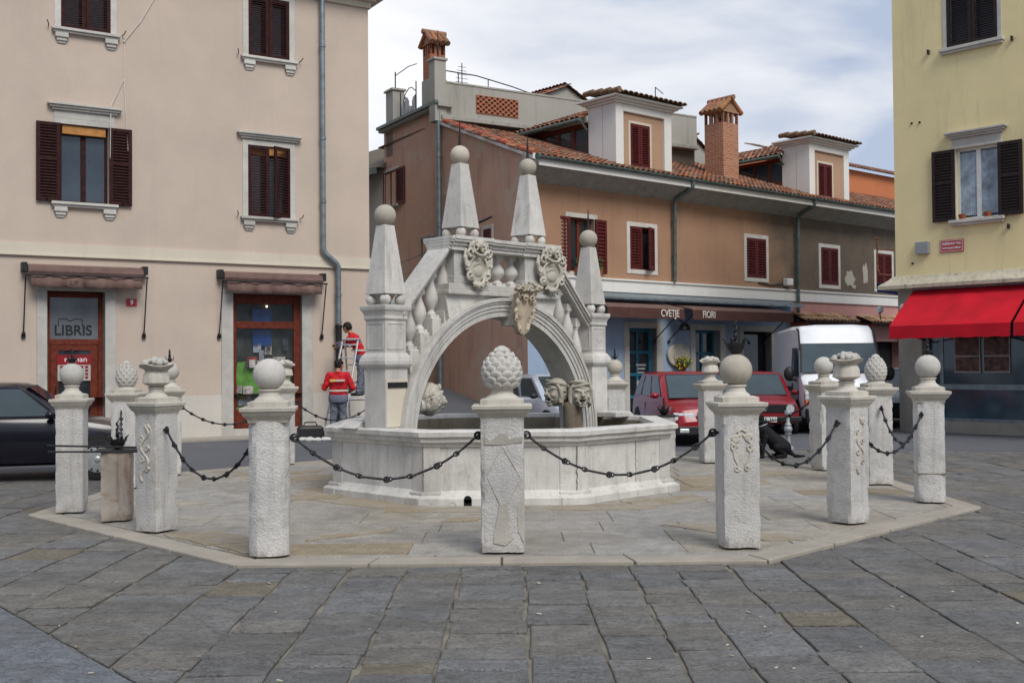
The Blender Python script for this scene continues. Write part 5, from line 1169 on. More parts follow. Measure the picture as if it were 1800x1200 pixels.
for s_ in (-1, 1):
    mb.tube([(s_ * .15, -.03, .20), (s_ * .165, -.05, .10), (s_ * .15, -.04, .0), (s_ * .165, -.05, -.08), (s_ * .12, -.04, -.15), (s_ * .095, -.05, -.24), (s_ * .05, -.05, -.32)], [.02, .026, .018, .026, .018, .022, .010], 8)
    for z_, r_, f_ in ((.10, .042, 1), (-.02, .036, -1), (-.12, .040, 1), (-.26, .034, 1)): spiral(mb, (s_ * (.165 if z_ > -.2 else .08), -.045, z_), r_, 1.3, .014, .03, s_ * f_, pi / 2)
    spiral(mb, (s_ * .13, -.05, .21), .055, 1.4, .020, .04, s_, 0); spiral(mb, (s_ * .06, -.09, .16), .05, 1.4, .016, .03, -s_, 0)
    for k in range(6): a_ = rr.uniform(0, pi); mb.tube([(s_ * (.04 + .034 * k), -.04, .26), (s_ * (.05 + .036 * k), -.10 - .03 * rr.random(), .30 + .03 * rr.uniform(-1, 1)), (s_ * (.07 + .036 * k), -.07, .27 + .04 * rr.random())], [.028, .030, .010], 8)
carvpart(mb, 'carved_shield', 'carvw')
mb = MB(); mb.T = T
for k in range(22): a_ = rr.uniform(0, 2 * pi); mb.sph((.24 * cos(a_) * rr.random(), -.08 - .04 * rr.random(), .31 + .05 * sin(a_)), (.03, .03, .024), 8, 6)
for s_ in (-1, 0, 1): spiral(mb, (s_ * .16, -.10, .30), .04, 1.3, .016, .03, s_ or 1, 1)
carvpart(mb, 'leaf_garland', 'mask')
mb = MB(); mb.T = BT @ Matrix.Translation((.10, -.15, 2.45)); mb.box(-.09, .09, -.16, .1, -.3, .12); mb.build('keystone', M['marble'], Fb, bevel=.01)

def mask(T, mat, name):
    T = T @ Matrix.Scale(1.1, 4); mb = MB(); mb.T = T
    mb.sph((0, 0, 0), (.125, .13, .165), 24, 16); mb.cap((0, .05, -.02), (0, .28, .02), .12, .10)
    for s_ in (-1, 1):
        mb.cap((s_ * .02, -.125, .045), (s_ * .085, -.105, .072), .016, .014, 8)       # frowning brow
        mb.sph((s_ * .045, -.108, .028), (.02, .016, .013), 10, 8); mb.sph((s_ * .07, -.09, -.02), (.038, .035, .035), 10, 8)
        mb.cap((s_ * .022, -.135, -.025), (s_ * .07, -.105, -.075), .010, .012, 8); mb.cap((s_ * .05, -.11, -.07), (s_ * .035, -.115, -.115), .014, .012, 8)
        mb.cap((s_ * .12, 0, .05), (s_ * .125, -.02, -.10), .035, .028)
    mb.cap((0, -.125, .045), (0, -.155, -.005), .014, .024, 10); mb.sph((-.02, -.14, -.012), .014, 8, 6); mb.sph((.02, -.14, -.012), .014, 8, 6)
    mb.cap((-.03, -.125, -.045), (.03, -.125, -.045), .013, .013, 8); mb.cap((-.025, -.12, -.105), (.025, -.12, -.105), .015, .015, 8); mb.sph((0, -.10, -.135), (.045, .035, .03), 10, 8)
    mb.sph((0, .03, .075), (.135, .135, .125), 20, 14)                                   # hood and its folds
    for k, (zz, tl) in enumerate(((.10, .25), (.135, -.18), (.07, -.30))): mb.tube([(.132 * cos(a_) * (1 - k * .03), .015 + .128 * sin(a_) * (1 - k * .03), zz + .10 * tl * cos(a_) - .03 * sin(a_)) for a_ in [2 * pi * i / 24 for i in range(24)]], .017, 8, closed=True)
    for s_ in (-1, 1): mb.tube([(s_ * .10, -.06, .13), (s_ * .135, -.035, .06), (s_ * .14, -.015, -.03), (s_ * .13, .0, -.11), (s_ * .115, .02, -.16)], [.02, .024, .026, .024, .015], 8)
    o = mb.build(name, M[mat], Fb, remesh=.0055)
    mo = MB(); mo.T = T; mo.sph((0, -.118, -.076), (.033, .018, .022), 12, 8).build('mouth', M['ddark'], o); mo = MB(); mo.T = T; mo.cyl((0, -.10, -.085), (0, -.165, -.095), .012, n=10).build('spout', M['alu'], o, smooth=60)
mask(BT @ Matrix.Translation((1.30, -.34, 1.20)) @ Matrix.Rotation(R(-34), 4, 'Z'), 'mask', 'mask_spout')
mask(BT @ Matrix.Translation((1.11, -.05, 1.22)) @ Matrix.Rotation(R(-100), 4, 'Z'), 'mask', 'mask_spout')
mb = bm(); mb.lathe([(.13, .5), (.13, 1.0), (.14, 1.06), (.12, 1.10)], 18, c=(1.27, -.22, 0)); mb.build('spout_support', M['wet'], Fb, smooth=40)
# lion head
mb = MB(); mb.T = BT @ Matrix.Translation((-1.24, -.06, 1.21)) @ Matrix.Rotation(R(90), 4, 'Z'); rr = random.Random(12)
mb.sph((0, .02, 0), (.16, .17, .19), 20, 14); mb.sph((0, -.13, -.03), (.085, .09, .075), 14, 10); mb.cap((0, -.13, .05), (0, -.205, -.0), .03, .032, 10); mb.sph((0, -.15, -.10), (.055, .05, .03), 12, 8)
for s_ in (-1, 1): mb.cap((s_ * .03, -.13, .07), (s_ * .09, -.10, .09), .022, .02, 8); mb.sph((s_ * .035, -.20, -.04), (.035, .03, .028), 10, 8); mb.sph((s_ * .12, -.02, .15), (.04, .025, .045), 10, 8)
for k in range(150):
    d_ = Vector((rr.gauss(0, 1), rr.uniform(-.45, 1.2), rr.gauss(0, 1.))).normalized(); c_ = Vector((d_.x * .150, .03 + d_.y * .155, d_.z * .180)); tz = Vector((0, .25, -1)); tz = (tz - d_ * tz.dot(d_)).normalized(); sd = d_.cross(tz); u_ = (tz + sd * rr.uniform(-.5, .5)).normalized() * rr.uniform(.035, .06)
    mb.tube([c_ - u_ * 1.2, c_ - u_ * .3 + sd * .012 + d_ * .012, c_ + u_ * .5 - sd * .012 + d_ * .016, c_ + u_ * 1.3 + sd * .01 + d_ * .004], [.012, .019, .018, .008], 8)
mb.build('lion_head', M['carv'], Fb, remesh=.006)
mb = bm(); mb.cyl((-1.48, -.06, 1.14), (-1.25, -.06, 1.12), .10, .07, 14); mb.build('lion_corbel', M['marble'], Fb, smooth=50)
# ---------------------------------------------------------------- ring of stone posts
iron_fin = {}
def finial(parent, z, kind, fs=1.):
    mb = MB()
    if kind == 'tulip':
        mb.lathe([(.02, 0), (.055, .02), (.078, .06), (.082, .10), (.075, .10), (.05, .045), (.01, .04)], 18, c=(0, 0, z))
        for k in range(5): a_ = 2 * pi * k / 5 + .3; mb.tube([(.078 * cos(a_), .078 * sin(a_), z + .08), (.088 * cos(a_), .088 * sin(a_), z + .12), (.115 * cos(a_), .115 * sin(a_), z + .145)], [.016, .012, .004], 6)
        h_ = .30
    else:
        mb.lathe([(.018, 0), (.035, .03), (.04, .06), (.02, .09)], 14, c=(0, 0, z))
        for k in range(4): a_ = 2 * pi * k / 4 + .2; mb.tube([(.02 * cos(a_), .02 * sin(a_), z + .03), (.06 * cos(a_), .06 * sin(a_), z + .05), (.07 * cos(a_), .07 * sin(a_), z + .12)], [.010, .009, .003], 6)
        h_ = .24
    pts = [(.012 * cos(i * 1.6), .012 * sin(i * 1.6), z + .04 + (h_ - .04) * i / 16) for i in range(17)]
    mb.tube(pts, [.013] * 14 + [.010, .007, .003], 6); pts = [(-.012 * cos(i * 1.6), -.012 * sin(i * 1.6), z + .04 + (h_ - .08) * i / 16) for i in range(17)]; mb.tube(pts, .010, 6)
    mb.sph((0, 0, z + h_ * .55), (.022, .022, .03), 10, 8)
    mb.v = [(x * fs, y * fs, z + (zz - z) * fs) for x, y, zz in mb.v]
    return mb.build('iron_finial', M['iron'], parent, smooth=50)
def shaft_mb(w_, h_, seed, cham=0):
    mb = MB(); base = []
    if cham: pl_ = [(-w_ + cham, -w_), (w_ - cham, -w_), (w_, -w_ + cham), (w_, w_ - cham), (w_ - cham, w_), (-w_ + cham, w_), (-w_, w_ - cham), (-w_, -w_ + cham)]
    else: pl_ = [(-w_, -w_), (w_, -w_), (w_, w_), (-w_, w_)]
    for i, p in enumerate(pl_):
        q = pl_[(i + 1) % len(pl_)]; k_ = max(2, int(hypot(q[0] - p[0], q[1] - p[1]) / .035))
        for j in range(k_): base.append((p[0] + (q[0] - p[0]) * j / k_, p[1] + (q[1] - p[1]) * j / k_, j == 0))
    rings = []; NZ = 34
    for i in range(NZ + 1):
        z = .02 + (h_ - .02) * i / NZ; ring = []
        for x, y, cn in base:
            o_ = Vector((seed * 3.1, seed, 0)); n_ = noise.noise(Vector((x * 14, y * 14, z * 14)) + o_) * .0045 + noise.noise(Vector((x * 40, y * 40, z * 40)) + o_) * .0028
            if cn: n_ -= .005 + max(0, noise.noise(Vector((x * 9, y * 9, z * 9)) + o_) - .15) * .03
            if i < 3: n_ -= max(0, noise.noise(Vector((x * 10, y * 10, seed))) + .1) * .03 * (3 - i) / 3
            d_ = max(abs(x), abs(y)); ring.append((x * (1 + n_ / d_), y * (1 + n_ / d_), z))
        rings.append(ring)
    mb.ring(rings); return mb
def sqring(q, z, c=(0, 0)): return [(c[0] + a_ * q, c[1] + b_ * q, z) for a_, b_ in ((-1, -1), (1, -1), (1, 1), (-1, 1))]
proto = {}
def crest_mb(T, kind, seed):
    mb = MB(); mb.T = T; rr = random.Random(seed)
    if kind == 'crest':
        for s_ in (-1, 1):
            spiral(mb, (s_ * .055, 0, .10), .035, 1.2, .012, .004, s_, 0); spiral(mb, (s_ * .07, 0, .02), .032, 1.2, .012, .004, -s_, 0); spiral(mb, (s_ * .045, 0, -.16), .028, 1.2, .010, .004, s_, 0)
            mb.tube([(s_ * .075, 0, 0), (s_ * .065, 0, -.07), (s_ * .03, 0, -.14)], [.012, .010, .008], 6)
            for k in range(5): mb.sph((s_ * (.02 + .016 * k), 0, .12 - .02 * k + .03 * rr.random()), (.018, .012, .016), 8, 5)
        mb.sph((0, .01, -.06), (.05, .012, .07), 12, 8); mb.tube([(-.04, 0, .15), (0, 0, .18), (.04, 0, .15)], .012, 6)
        mb.tube([(.13 * cos(a_) * 1.0, .006, -.12 + .15 * sin(a_)) for a_ in [pi + pi * i / 12 for i in range(13)]], .005, 6)
    else:
        pts = [(.055 * sin(i * .55), 0, .25 - .55 * i / 22) for i in range(23)]; mb.tube(pts, [.013 * (1 + .3 * sin(i)) for i in range(23)], 6)
        for k in range(5): spiral(mb, ((-1) ** k * .035, 0, .22 - k * .10), .034, 1.3, .010, .004, (-1) ** k, 0)
        mb.tube([(.09 * cos(a_), .004, .16 + .13 * sin(a_)) for a_ in [pi * i / 10 for i in range(11)]], .006, 6); mb.tube([(-.09, .004, .16), (-.09, .004, -.36), (.09, .004, -.36), (.09, .004, .16)], .005, 6)
    return mb
def make_post(pos, rot, top, label, seed, fin=None, w_=.160, relief=None, cham=0, ballr=.138, ballm='ballw', chipped=False):
    t = empty('stone_post', label, 'post', (*pos, .028), R(rot), 'stone posts ringing the fountain')
    sh = shaft_mb(w_, 1.16, seed, cham).build('shaft', M['post'], t, smooth=28)
    n_before = set(bpy.data.objects)
    if 'cap' not in proto:
        mb = MB(); rg = []
        for q, z in ((.165, 1.135), (.182, 1.14), (.186, 1.155), (.195, 1.175), (.225, 1.20), (.238, 1.225), (.240, 1.232), (.252, 1.236), (.255, 1.262), (.248, 1.268), (.18, 1.272)):
            ring = []
            for (ax, ay), (bx_, by) in zip(((-1, -1), (1, -1), (1, 1), (-1, 1)), ((1, -1), (1, 1), (-1, 1), (-1, -1))):
                for j in range(8):
                    u = j / 8; x, y = q * (ax + (bx_ - ax) * u), q * (ay + (by - ay) * u); n_ = noise.noise(Vector((x * 12, y * 12, z * 9))) * .004; ring.append((x + n_ * (1 if x > 0 else -1), y + n_ * (1 if y > 0 else -1), z + n_ * .5))
            rg.append(ring)
        mb.ring(rg); proto['cap'] = mb.build('cap', M['cap'], t, smooth=35)
        mb = MB(); mb.ring([sqring(.185, 1.268), sqring(.185, 1.312), sqring(.165, 1.318), sqring(.135, 1.325)]); mb.lathe([(.145, 1.318), (.135, 1.335), (.10, 1.36), (.092, 1.385), (.092, 1.40), (.108, 1.408), (.105, 1.418), (.06, 1.42)], 28); proto['neck'] = mb.build('neck', M['cap'], t, smooth=35)
    else: part_copy(proto['cap'], t); part_copy(proto['neck'], t)
    for o_ in set(bpy.data.objects) - n_before: o_.scale = (w_ / .186, w_ / .186, 1)
    if top == 'ball':
        mb = MB(); z = 1.405 + ballr; mb.sph((0, 0, z), ballr, 40, 26); mb.build('ball', M[ballm], t, smooth=True)
        if fin: finial(t, z + ballr - .006, fin, {15: .6, 5: .85, 9: .85, 13: .85}.get(seed, 1.))
    elif top == 'pinecone':
        if 'cone' in proto: part_copy(proto['cone'], t, scale=(.80, .80, .96))
        else:
            mb = MB(); H_ = .345; z0 = 1.415; NR = 8
            rad = lambda u: .168 * (sin(pi * min(1, (u * .80 + .20))) ** .62) if u < 1 else .02
            mb.lathe([(max(.02, rad(i / 14) * .88), z0 + H_ * .97 * i / 14) for i in range(15)], 24)
            for r_ in range(NR):
                u = (r_ + .35) / NR; q = rad(u) * .93; z = z0 + H_ * u * .97; sl_ = (rad(u + .06) - rad(u - .06)) / (.12 * H_)
                k_ = max(5, int(2 * pi * q / .088)) if r_ < NR - 1 else 5; hh = .043 * (1.0 if r_ < 5 else .8)
                for j in range(10 if r_ < 6 else k_):
                    kk = 10 if r_ < 6 else k_; a_ = 2 * pi * (j + .5 * (r_ % 2)) / kk; ww = pi * q / kk * 1.12
                    tilt = atan2(-sl_, 1) * .8 - .22
                    m3 = Matrix.Rotation(a_, 3, 'Z') @ Matrix.Rotation(-tilt, 3, 'Y')
                    cc = Vector((q * cos(a_), q * sin(a_), z))
                    # arched scale: thick rounded top edge, thinning downwards
                    vs = []; n_ = 9
                    for lay, (sx_, oy) in enumerate(((1.0, 0.0), (1.0, .016), (.86, .026), (.40, .029))):
                        for i in range(n_):
                            b_ = pi * i / (n_ - 1); px = ww * sx_ * cos(b_); pz = hh * 1.25 * sx_ * sin(b_) - (1 - sx_) * hh * .1
                            vs.append(cc + m3 @ Vector((oy - .012, px, pz)))
                        vs.append(cc + m3 @ Vector((-.016 + oy * .25, 0, -hh * 1.15)))
                    m_ = n_ + 1; fs = []
                    for lay in range(3):
                        for i in range(m_): fs.append((lay * m_ + i, lay * m_ + (i + 1) % m_, (lay + 1) * m_ + (i + 1) % m_, (lay + 1) * m_ + i))
                    fs.append(tuple(3 * m_ + i for i in range(m_))); mb.add(vs, fs)
            mb.sph((0, 0, z0 + H_ * .95), (.05, .05, .035), 12, 8)
            proto['cone'] = mb.build('pinecone', M['ballw'], t, smooth=50)
    elif top == 'basket':
        if 'bowl' in proto: part_copy(proto['bowl'], t); part_copy(proto['fruit'], t)
        else:
            mb = MB(); NN = 48; rg = []
            for r_, z, fl_ in ((.06, 1.415, 0), (.08, 1.43, 0), (.13, 1.46, .08), (.122, 1.50, .08), (.118, 1.545, .06), (.105, 1.575, 0), (.125, 1.595, 0), (.155, 1.615, .02), (.165, 1.632, .03), (.155, 1.638, .02), (.08, 1.615, 0)):
                rg.append([(r_ * (1 + fl_ * abs(sin(8 * 2 * pi * j / NN / 2))) * cos(2 * pi * j / NN), r_ * (1 + fl_ * abs(sin(8 * 2 * pi * j / NN / 2))) * sin(2 * pi * j / NN), z + (.012 * sin(3 * 2 * pi * j / NN) if z > 1.6 else 0)) for j in range(NN)])
            mb.ring(rg); proto['bowl'] = mb.build('fruit_bowl', M['cap'], t, smooth=40)
            mb = MB(); rr = random.Random(4)
            for k in range(34):
                a_ = rr.uniform(0, 2 * pi); q = .125 * sqrt(rr.random()); mb.sph((q * cos(a_), q * sin(a_), 1.635 + .05 * (1 - (q / .14) ** 2)), rr.uniform(.022, .036), 12, 8)
            proto['fruit'] = mb.build('carved_fruit', M['ballw'], t, smooth=True)
    if relief:
        kind, face, zc = relief; T = Matrix.Rotation(R(face), 4, 'Z') @ Matrix.Translation((0, -w_ - .001, zc)); crest_mb(T, kind, seed).build('carved_relief', M['carv'], t, remesh=.005)
    if seed == 2:       # scored lozenge and worn patches on the front post
        mb = MB()
        for a_, b_ in (((0, .92), (.15, .66)), ((0, .92), (-.13, .68)), ((-.13, .66), (-.02, .42)), ((.15, .63), (.03, .42))): mb.cyl((a_[0], -w_ - .0005, a_[1]), (b_[0], -w_ - .0005, b_[1]), .005, n=6)
        mb.build('scored_lozenge', M['cap'], t)
        pm = stone('repair_mortar', (.43, .41, .37), damt=.3, pit=.0, bmp=.5); mb = MB()
        mb.prism([(-.15, 1.0), (-.10, .97), (-.06, .99), (-.02, 1.03), (.03, 1.02), (.06, .98), (.10, .99), (.17, 1.0), (.17, .955), (.05, .94), (-.02, .93), (-.15, .935)], -w_ - .008, -w_ + .01); mb.build('mortar_patch', pm, t); mb = MB(); mb.prism([(-.03, .42), (.03, .44), (.055, .33), (.05, .22), (.09, .14), (.02, .08), (-.08, .10), (-.075, .20), (-.05, .30)], -w_ - .008, -w_ + .01); mb.build('mortar_patch', pm, t); mb = MB()
        mb.prism([(.12, .42), (.178, .52), (.178, .1), (.13, .2)], -w_ - .006, -w_ + .01); mb.build('mortar_patch', pm, t)
    if seed == 5: MB().ring([sqring(w_ + .003, .335), sqring(w_ + .003, .345)]).build('crack', M['wet'], t)
    return t
P = dict(A=(-2.08, 9.45), B=(-.09, 9.58), C=(1.96, 9.68), D=(3.35, 11.07), E=(4.75, 12.62), F=(4.77, 14.49), G=(4.63, 16.42), H=(3.18, 17.75), I=(1.79, 19.25), J=(-.15, 19.4), K=(-2.2, 19.3), L=(-3.73, 18.10), M=(-5.12, 16.5), N=(-5.17, 14.8), O=(-4.93, 12.36), Q=(-3.51, 10.89))
make_post(P['A'], 8, 'ball', 'front left chain post topped by a plain stone ball with no iron on it', 1, cham=.07, w_=.168)
make_post(P['B'], 0, 'pinecone', 'front centre chain post topped by a carved pinecone, mortar patches on its shaft', 2, w_=.186)
make_post(P['C'], 4, 'ball', 'front right post with a carved crest and a black iron tulip on its ball', 3, fin='tulip', w_=.160, relief=('crest', 0, .86), ballr=.142, ballm='ball')
make_post(P['D'], 306 - 270, 'basket', 'right-hand post with a stone fruit basket and a carved mask relief', 4, w_=.150, relief=('mask', 0, .80))
make_post(P['E'], -12, 'ball', 'rightmost ball post, its shaft cracked across near the bottom, with an iron spike', 5, fin='spike', cham=.04, w_=.158)
make_post(P['F'], 2, 'pinecone', 'pinecone post at the right, in front of the white van', 6)
make_post(P['G'], 20, 'ball', 'ball-topped post furthest back on the right, in front of the white van', 7)
make_post(P['H'], 8, 'basket', 'basket-topped post in front of the red car with the square headlamps', 8)
make_post(P['I'], 0, 'ball', 'ball-topped post beside the right end of the arch, with a thin iron spike', 9, fin='spike', ballr=.135, ballm='ball')
make_post(P['J'], 0, 'pinecone', 'pinecone post behind the fountain basin, hidden by the front pinecone', 10)
make_post(P['K'], 0, 'ball', 'ball-topped post behind the left pedestal of the fountain', 11)
make_post(P['L'], 12, 'basket', 'basket-topped post in front of the shop window with the green display', 12)
make_post(P['M'], 20, 'ball', 'ball post at the back left carrying a thin iron trident, behind the fruit basket', 13, fin='spike')
make_post(P['N'], 2, 'pinecone', 'pinecone post at the left, in front of the bookshop door pillar', 14)
make_post(P['O'], 10, 'ball', 'leftmost post, topped by a ball with a black iron finial, near the black car', 15, fin='tulip', w_=.148, ballr=.13)
make_post(P['Q'], -30, 'basket', 'post with a stone fruit basket and carved relief at the front left', 16, w_=.144, relief=('mask', -2, .80))
mb = MB(); mb.box(-.05, .05, -.0, .02, 0, 0)
def stump(pos, rot, label, seed, mat):
    t = empty('broken_post', label, 'post', (*pos, .028), R(rot), 'broken stone stumps')
    shaft_mb(.15, .74, seed).build('shaft', M[mat], t, smooth=28); MB().box(-.20, .20, -.17, .17, .735, .755).build('iron_plate', M['iron'], t)
    finial(t, .755, 'tulip'); return t
stump((-4.17, 11.66), 12, 'short broken rust-stained post with iron bars on top, at the left', 21, 'rusty'); stump((2.48, 18.1), 10, 'short grey stump with an iron finial just right of the basin, before the red car', 22, 'marble_grey')
bars = MB()
for (a_, b_) in (((-5.05, 12.0, .80), (-3.55, 10.95, .845)), ((-5.0, 11.9, .74), (-3.6, 10.85, .815))): bars.cyl(a_, b_, .010, n=8)
bars.tube([(-4.17, 11.66, .80), (-4.30, 11.9, .84), (-4.45, 12.1, .80)], .011); tag(bars.build('iron_bars', M['iron'], smooth=60), 'pair of thin iron bars resting across the rust-stained stump', 'bars')
# ---- chains
LK = .20
mb = MB(); mb.tube([(.038, 0, 0), (LK * .5, 0, -.002), (LK - .038, 0, 0)], .0105, 8)
for x in (.018, LK - .018): mb.tube([(x + .024 * cos(a_), .0, .017 * sin(a_)) for a_ in [2 * pi * i / 12 for i in range(12)]], .0075, 6, closed=True)
mb.tube([(LK + .0 + .022 * cos(a_) - .0, .022 * sin(a_), 0) for a_ in [2 * pi * i / 10 for i in range(10)]], .008, 6, closed=True)
link_me = None
def chain(p0, p1, sag, label):
    global link_me
    p0, p1 = Vector(p0), Vector(p1); t = empty('chain', label, 'chain', p0, 0, 'wrought iron chains between the posts')
    N_ = 240; pts = []
    for i in range(N_ + 1): u = i / N_; q = p0.lerp(p1, u); q.z -= sag * (1 - (2 * u - 1) ** 2); pts.append(q)
    L_ = sum((pts[i + 1] - pts[i]).length for i in range(N_)); n_ = max(4, round(L_ / (LK + .012))); st = L_ / n_
    acc = 0; nodes = [pts[0]]; tgt = st
    for i in range(N_):
        acc += (pts[i + 1] - pts[i]).length
        if acc >= tgt - 1e-6: nodes.append(pts[i + 1]); tgt += st
    while len(nodes) < n_ + 1: nodes.append(pts[-1])
    for i in range(n_):
        a_, b_ = nodes[i], nodes[i + 1]; d_ = b_ - a_
        if link_me is None: o = mb.build('link', M['iron'], t, smooth=50); link_me = o
        else: o = part_copy(link_me, t)
        q = d_.to_track_quat('X', 'Z'); o.rotation_mode = 'XYZ'; o.rotation_euler = (q.to_matrix() @ Matrix.Rotation(R(80 * (i % 2)), 3, 'X')).to_euler(); o.location = a_ - p0; s_ = d_.length / (LK + .004); o.scale = (s_, 1, 1)
    for q, w_ in ((p0, -1), (p1, 1)):
        r_ = MB()
        c_ = q - p0; dd_ = (p1 - p0).normalized() * w_; r_.tube([c_ + dd_ * .06, c_ + dd_ * .02, c_], .013, 8); r_.tube([c_ + Vector((dd_.x * .03 * cos(a_), dd_.y * .03 * cos(a_), .03 * sin(a_))) for a_ in [2 * pi * i / 12 for i in range(12)]], .010, 6, closed=True)
        r_.build('end_ring', M['iron'], t, smooth=50)
    return t
def between(a, b, sag, label, z0=1.03, z1=1.03, off=.21):
    A_, B_ = Vector((*P[a], z0)), Vector((*P[b], z1)); d_ = (B_ - A_); d_.z = 0; d_.normalize(); return chain(A_ + d_ * off, B_ - d_ * off, sag, label)
between('A', 'B', .37, 'iron chain hanging between the front left ball post and the pinecone post in front')
between('B', 'C', .36, 'iron chain hanging between the front pinecone post and the crested ball post')
between('C', 'D', .36, 'iron chain from the crested ball post to the basket post on its right')
between('D', 'E', .36, 'iron chain between the right basket post and the rightmost ball post', z0=1.0)
between('E', 'F', .40, 'iron chain running back from the rightmost ball post to the pinecone post')
between('G', 'H', .30, 'iron chain in front of the black dog, between two posts at the back right', z0=1.05, z1=.98)
between('Q', 'A', .42, 'iron chain from the left fruit basket post to the front left ball post')
between('M', 'L', .30, 'iron chain across the shop front between the two back left posts')
between('L', 'K', .32, 'iron chain from the back left basket post running behind the basin')
cp = P['N']; chain((cp[0] + .0, cp[1] - .21, 1.04), (-4.2, 11.85, .84), .22, 'short iron chain from the left pinecone post to the rust-stained stump')
# ---------------------------------------------------------------- vehicles (local frame: x towards the nose, y to the car's left)
def lerp(a_, b_, u): return a_ + (b_ - a_) * u
def vehicle(label, cat, name, loc, head, paint, W, st, gh, wheels, wr, front, roofw=.80, rails=None, side_windows=None, group='parked cars', extra=None, mirror=True, wsc=(.06, .94)):
    """st: stations (x, z_bottom, z_top, half width factor); gh: (x_front_base, x_front_roof, x_rear_roof, x_rear_base, z_belt, z_roof)"""
    t = empty(name, label, cat, (*loc, .011), head, group); hw = W / 2; mb = MB(); rings = []
    for x, zb, zt, f in st:
        w_ = hw * f; half = [(w_ * .80, zb), (w_ * .95, zb + .05), (w_, zb + (zt - zb) * .30), (w_ * 1.0, zb + (zt - zb) * .55), (w_ * .975, zt - .10), (w_ * .93, zt - .035), (w_ * .82, zt - .004), (w_ * .4, zt + .018)]
        rings.append([(x, -a_, b_) for a_, b_ in half] + [(x, a_, b_) for a_, b_ in reversed(half)])
    mb.ring(rings); body = mb.build('body', paint, t, smooth=32, bevel=0)
    xfb, xfr, xrr, xrb, zb, zr = gh; wb = hw * .93; wr_ = hw * roofw
    def rr_(x0, x1, w_, z, c=.10): return [(x0, -w_ + c, z), (x0 + c, -w_, z), (x1 - c, -w_, z), (x1, -w_ + c, z), (x1, w_ - c, z), (x1 - c, w_, z), (x0 + c, w_, z), (x0, w_ - c, z)]
    mb = MB(); mb.ring([rr_(xrb, xfb, wb, zb - .04), rr_(lerp(xrb, xrr, .5), lerp(xfb, xfr, .5), lerp(wb, wr_, .45), lerp(zb, zr, .5)), rr_(xrr, xfr, wr_, zr - .02), rr_(xrr + .08, xfr - .10, wr_ - .09, zr + .02), rr_(xrr + .4, xfr - .4, wr_ - .3, zr + .035)])
    mb.build('roof', paint, t, smooth=32)
    def sp(u, v_, s_):      # point on the side of the cabin: u from rear (0) to front (1), v from belt to roof
        return Vector((lerp(lerp(xrb, xrr, v_), lerp(xfb, xfr, v_), u), s_ * (lerp(wb, wr_, v_) + .010), lerp(zb, zr, v_)))
    def fp(u, v_, e_, f_): # front/rear glass
        xb, xt = (xfb, xfr) if e_ > 0 else (xrb, xrr); return Vector((lerp(xb, xt, v_) + e_ * .010, lerp(-1, 1, u) * (lerp(wb, wr_, v_) - .09 * 1.0), lerp(zb, zr, v_)))
    for e_, nm_ in ((1, 'windscreen'), (-1, 'rear_window')):
        q = [fp(u, v_, e_, 0) for v_ in (.05, .93) for u in ((wsc[0] * .3, 1 - wsc[0] * .3))]
        MB().quad(q[0], q[1], q[3], q[2]).build(nm_, M['cargl'], t)
        if nm_ == 'windscreen': # dark rubber edge
            rb = MB(); o_ = [fp(u, v_, e_, 0) for v_ in (.01, .97) for u in (0.0, 1.0)]
            for a_, b_ in ((0, 1), (1, 3), (3, 2), (2, 0)): rb.quad(o_[a_], o_[b_], q[b_], q[a_])
            rb.build('windscreen_seal', M['black'], t)
    sw = side_windows or [(.10, .46), (.50, .88)]
    for s_ in (-1, 1):
        for (u0, u1) in sw:
            q = [sp(u0 + .02, .08, s_), sp(u1, .08, s_), sp(min(u1, .93) - .015, .88, s_), sp(u0 + .03, .88, s_)]; MB().quad(*(q if s_ < 0 else q[::-1])).build('side_window', M['cargl'], t)
        if mirror: MB().sph((xfb - .28, s_ * (hw + .07), zb + .06), (.07, .10, .06), 14, 8).build('wing_mirror', paint if mirror is True else mirror, t, smooth=True)
        hz = MB(); hz.box(lerp(xrb, xfb, .5) - .004, lerp(xrb, xfb, .5) + .004, s_ * hw * .99, s_ * (hw * 1.0 + .002), .30, zb - .1); hz.build('door_seam', M['black'], t)
        if rails: MB().box(rails[0], rails[1], s_ * (hw + .0) - .012, s_ * (hw + .0) + .018, rails[2], rails[3]).build('side_moulding', M['plastic'], t, bevel=.008)
    for x in wheels:
        for s_ in (-1, 1):
            MB().cyl((x, s_ * (hw - .10), wr * 1.02), (x, s_ * (hw + .004), wr * 1.02), wr + .055, n=28).build('wheel_arch', M['black'], t)
            w2_ = MB(); w2_.tube([(x, s_ * (hw - .14), wr), (x, s_ * (hw - .02), wr), (x, s_ * (hw + .015), wr), (x, s_ * (hw + .018), wr)], [wr, wr, wr * .94, wr * .80], 28); wh = w2_.build('wheel', M['black'], t, smooth=40)
            rm = MB(); rm.tube([(x, s_ * (hw + .0), wr), (x, s_ * (hw + .022), wr), (x, s_ * (hw + .03), wr)], [wr * .66, wr * .64, wr * .5], 24); rm.sph((x, s_ * (hw + .03), wr), (.05, .02, .05), 12, 8); rm.build('rim', M['hub'], wh, smooth=40)
            hs = MB()
            for k in range(12): a_ = 2 * pi * k / 12; hs.cyl((x + wr * .55 * cos(a_), s_ * (hw + .0), wr + wr * .55 * sin(a_)), (x + wr * .55 * cos(a_), s_ * (hw + .031), wr + wr * .55 * sin(a_)), .017, n=8)
            hs.build('rim_slots', M['black'], wh)
    if front: front(t, hw)
    return t
def hd(dx, dy): return atan2(dy, dx)
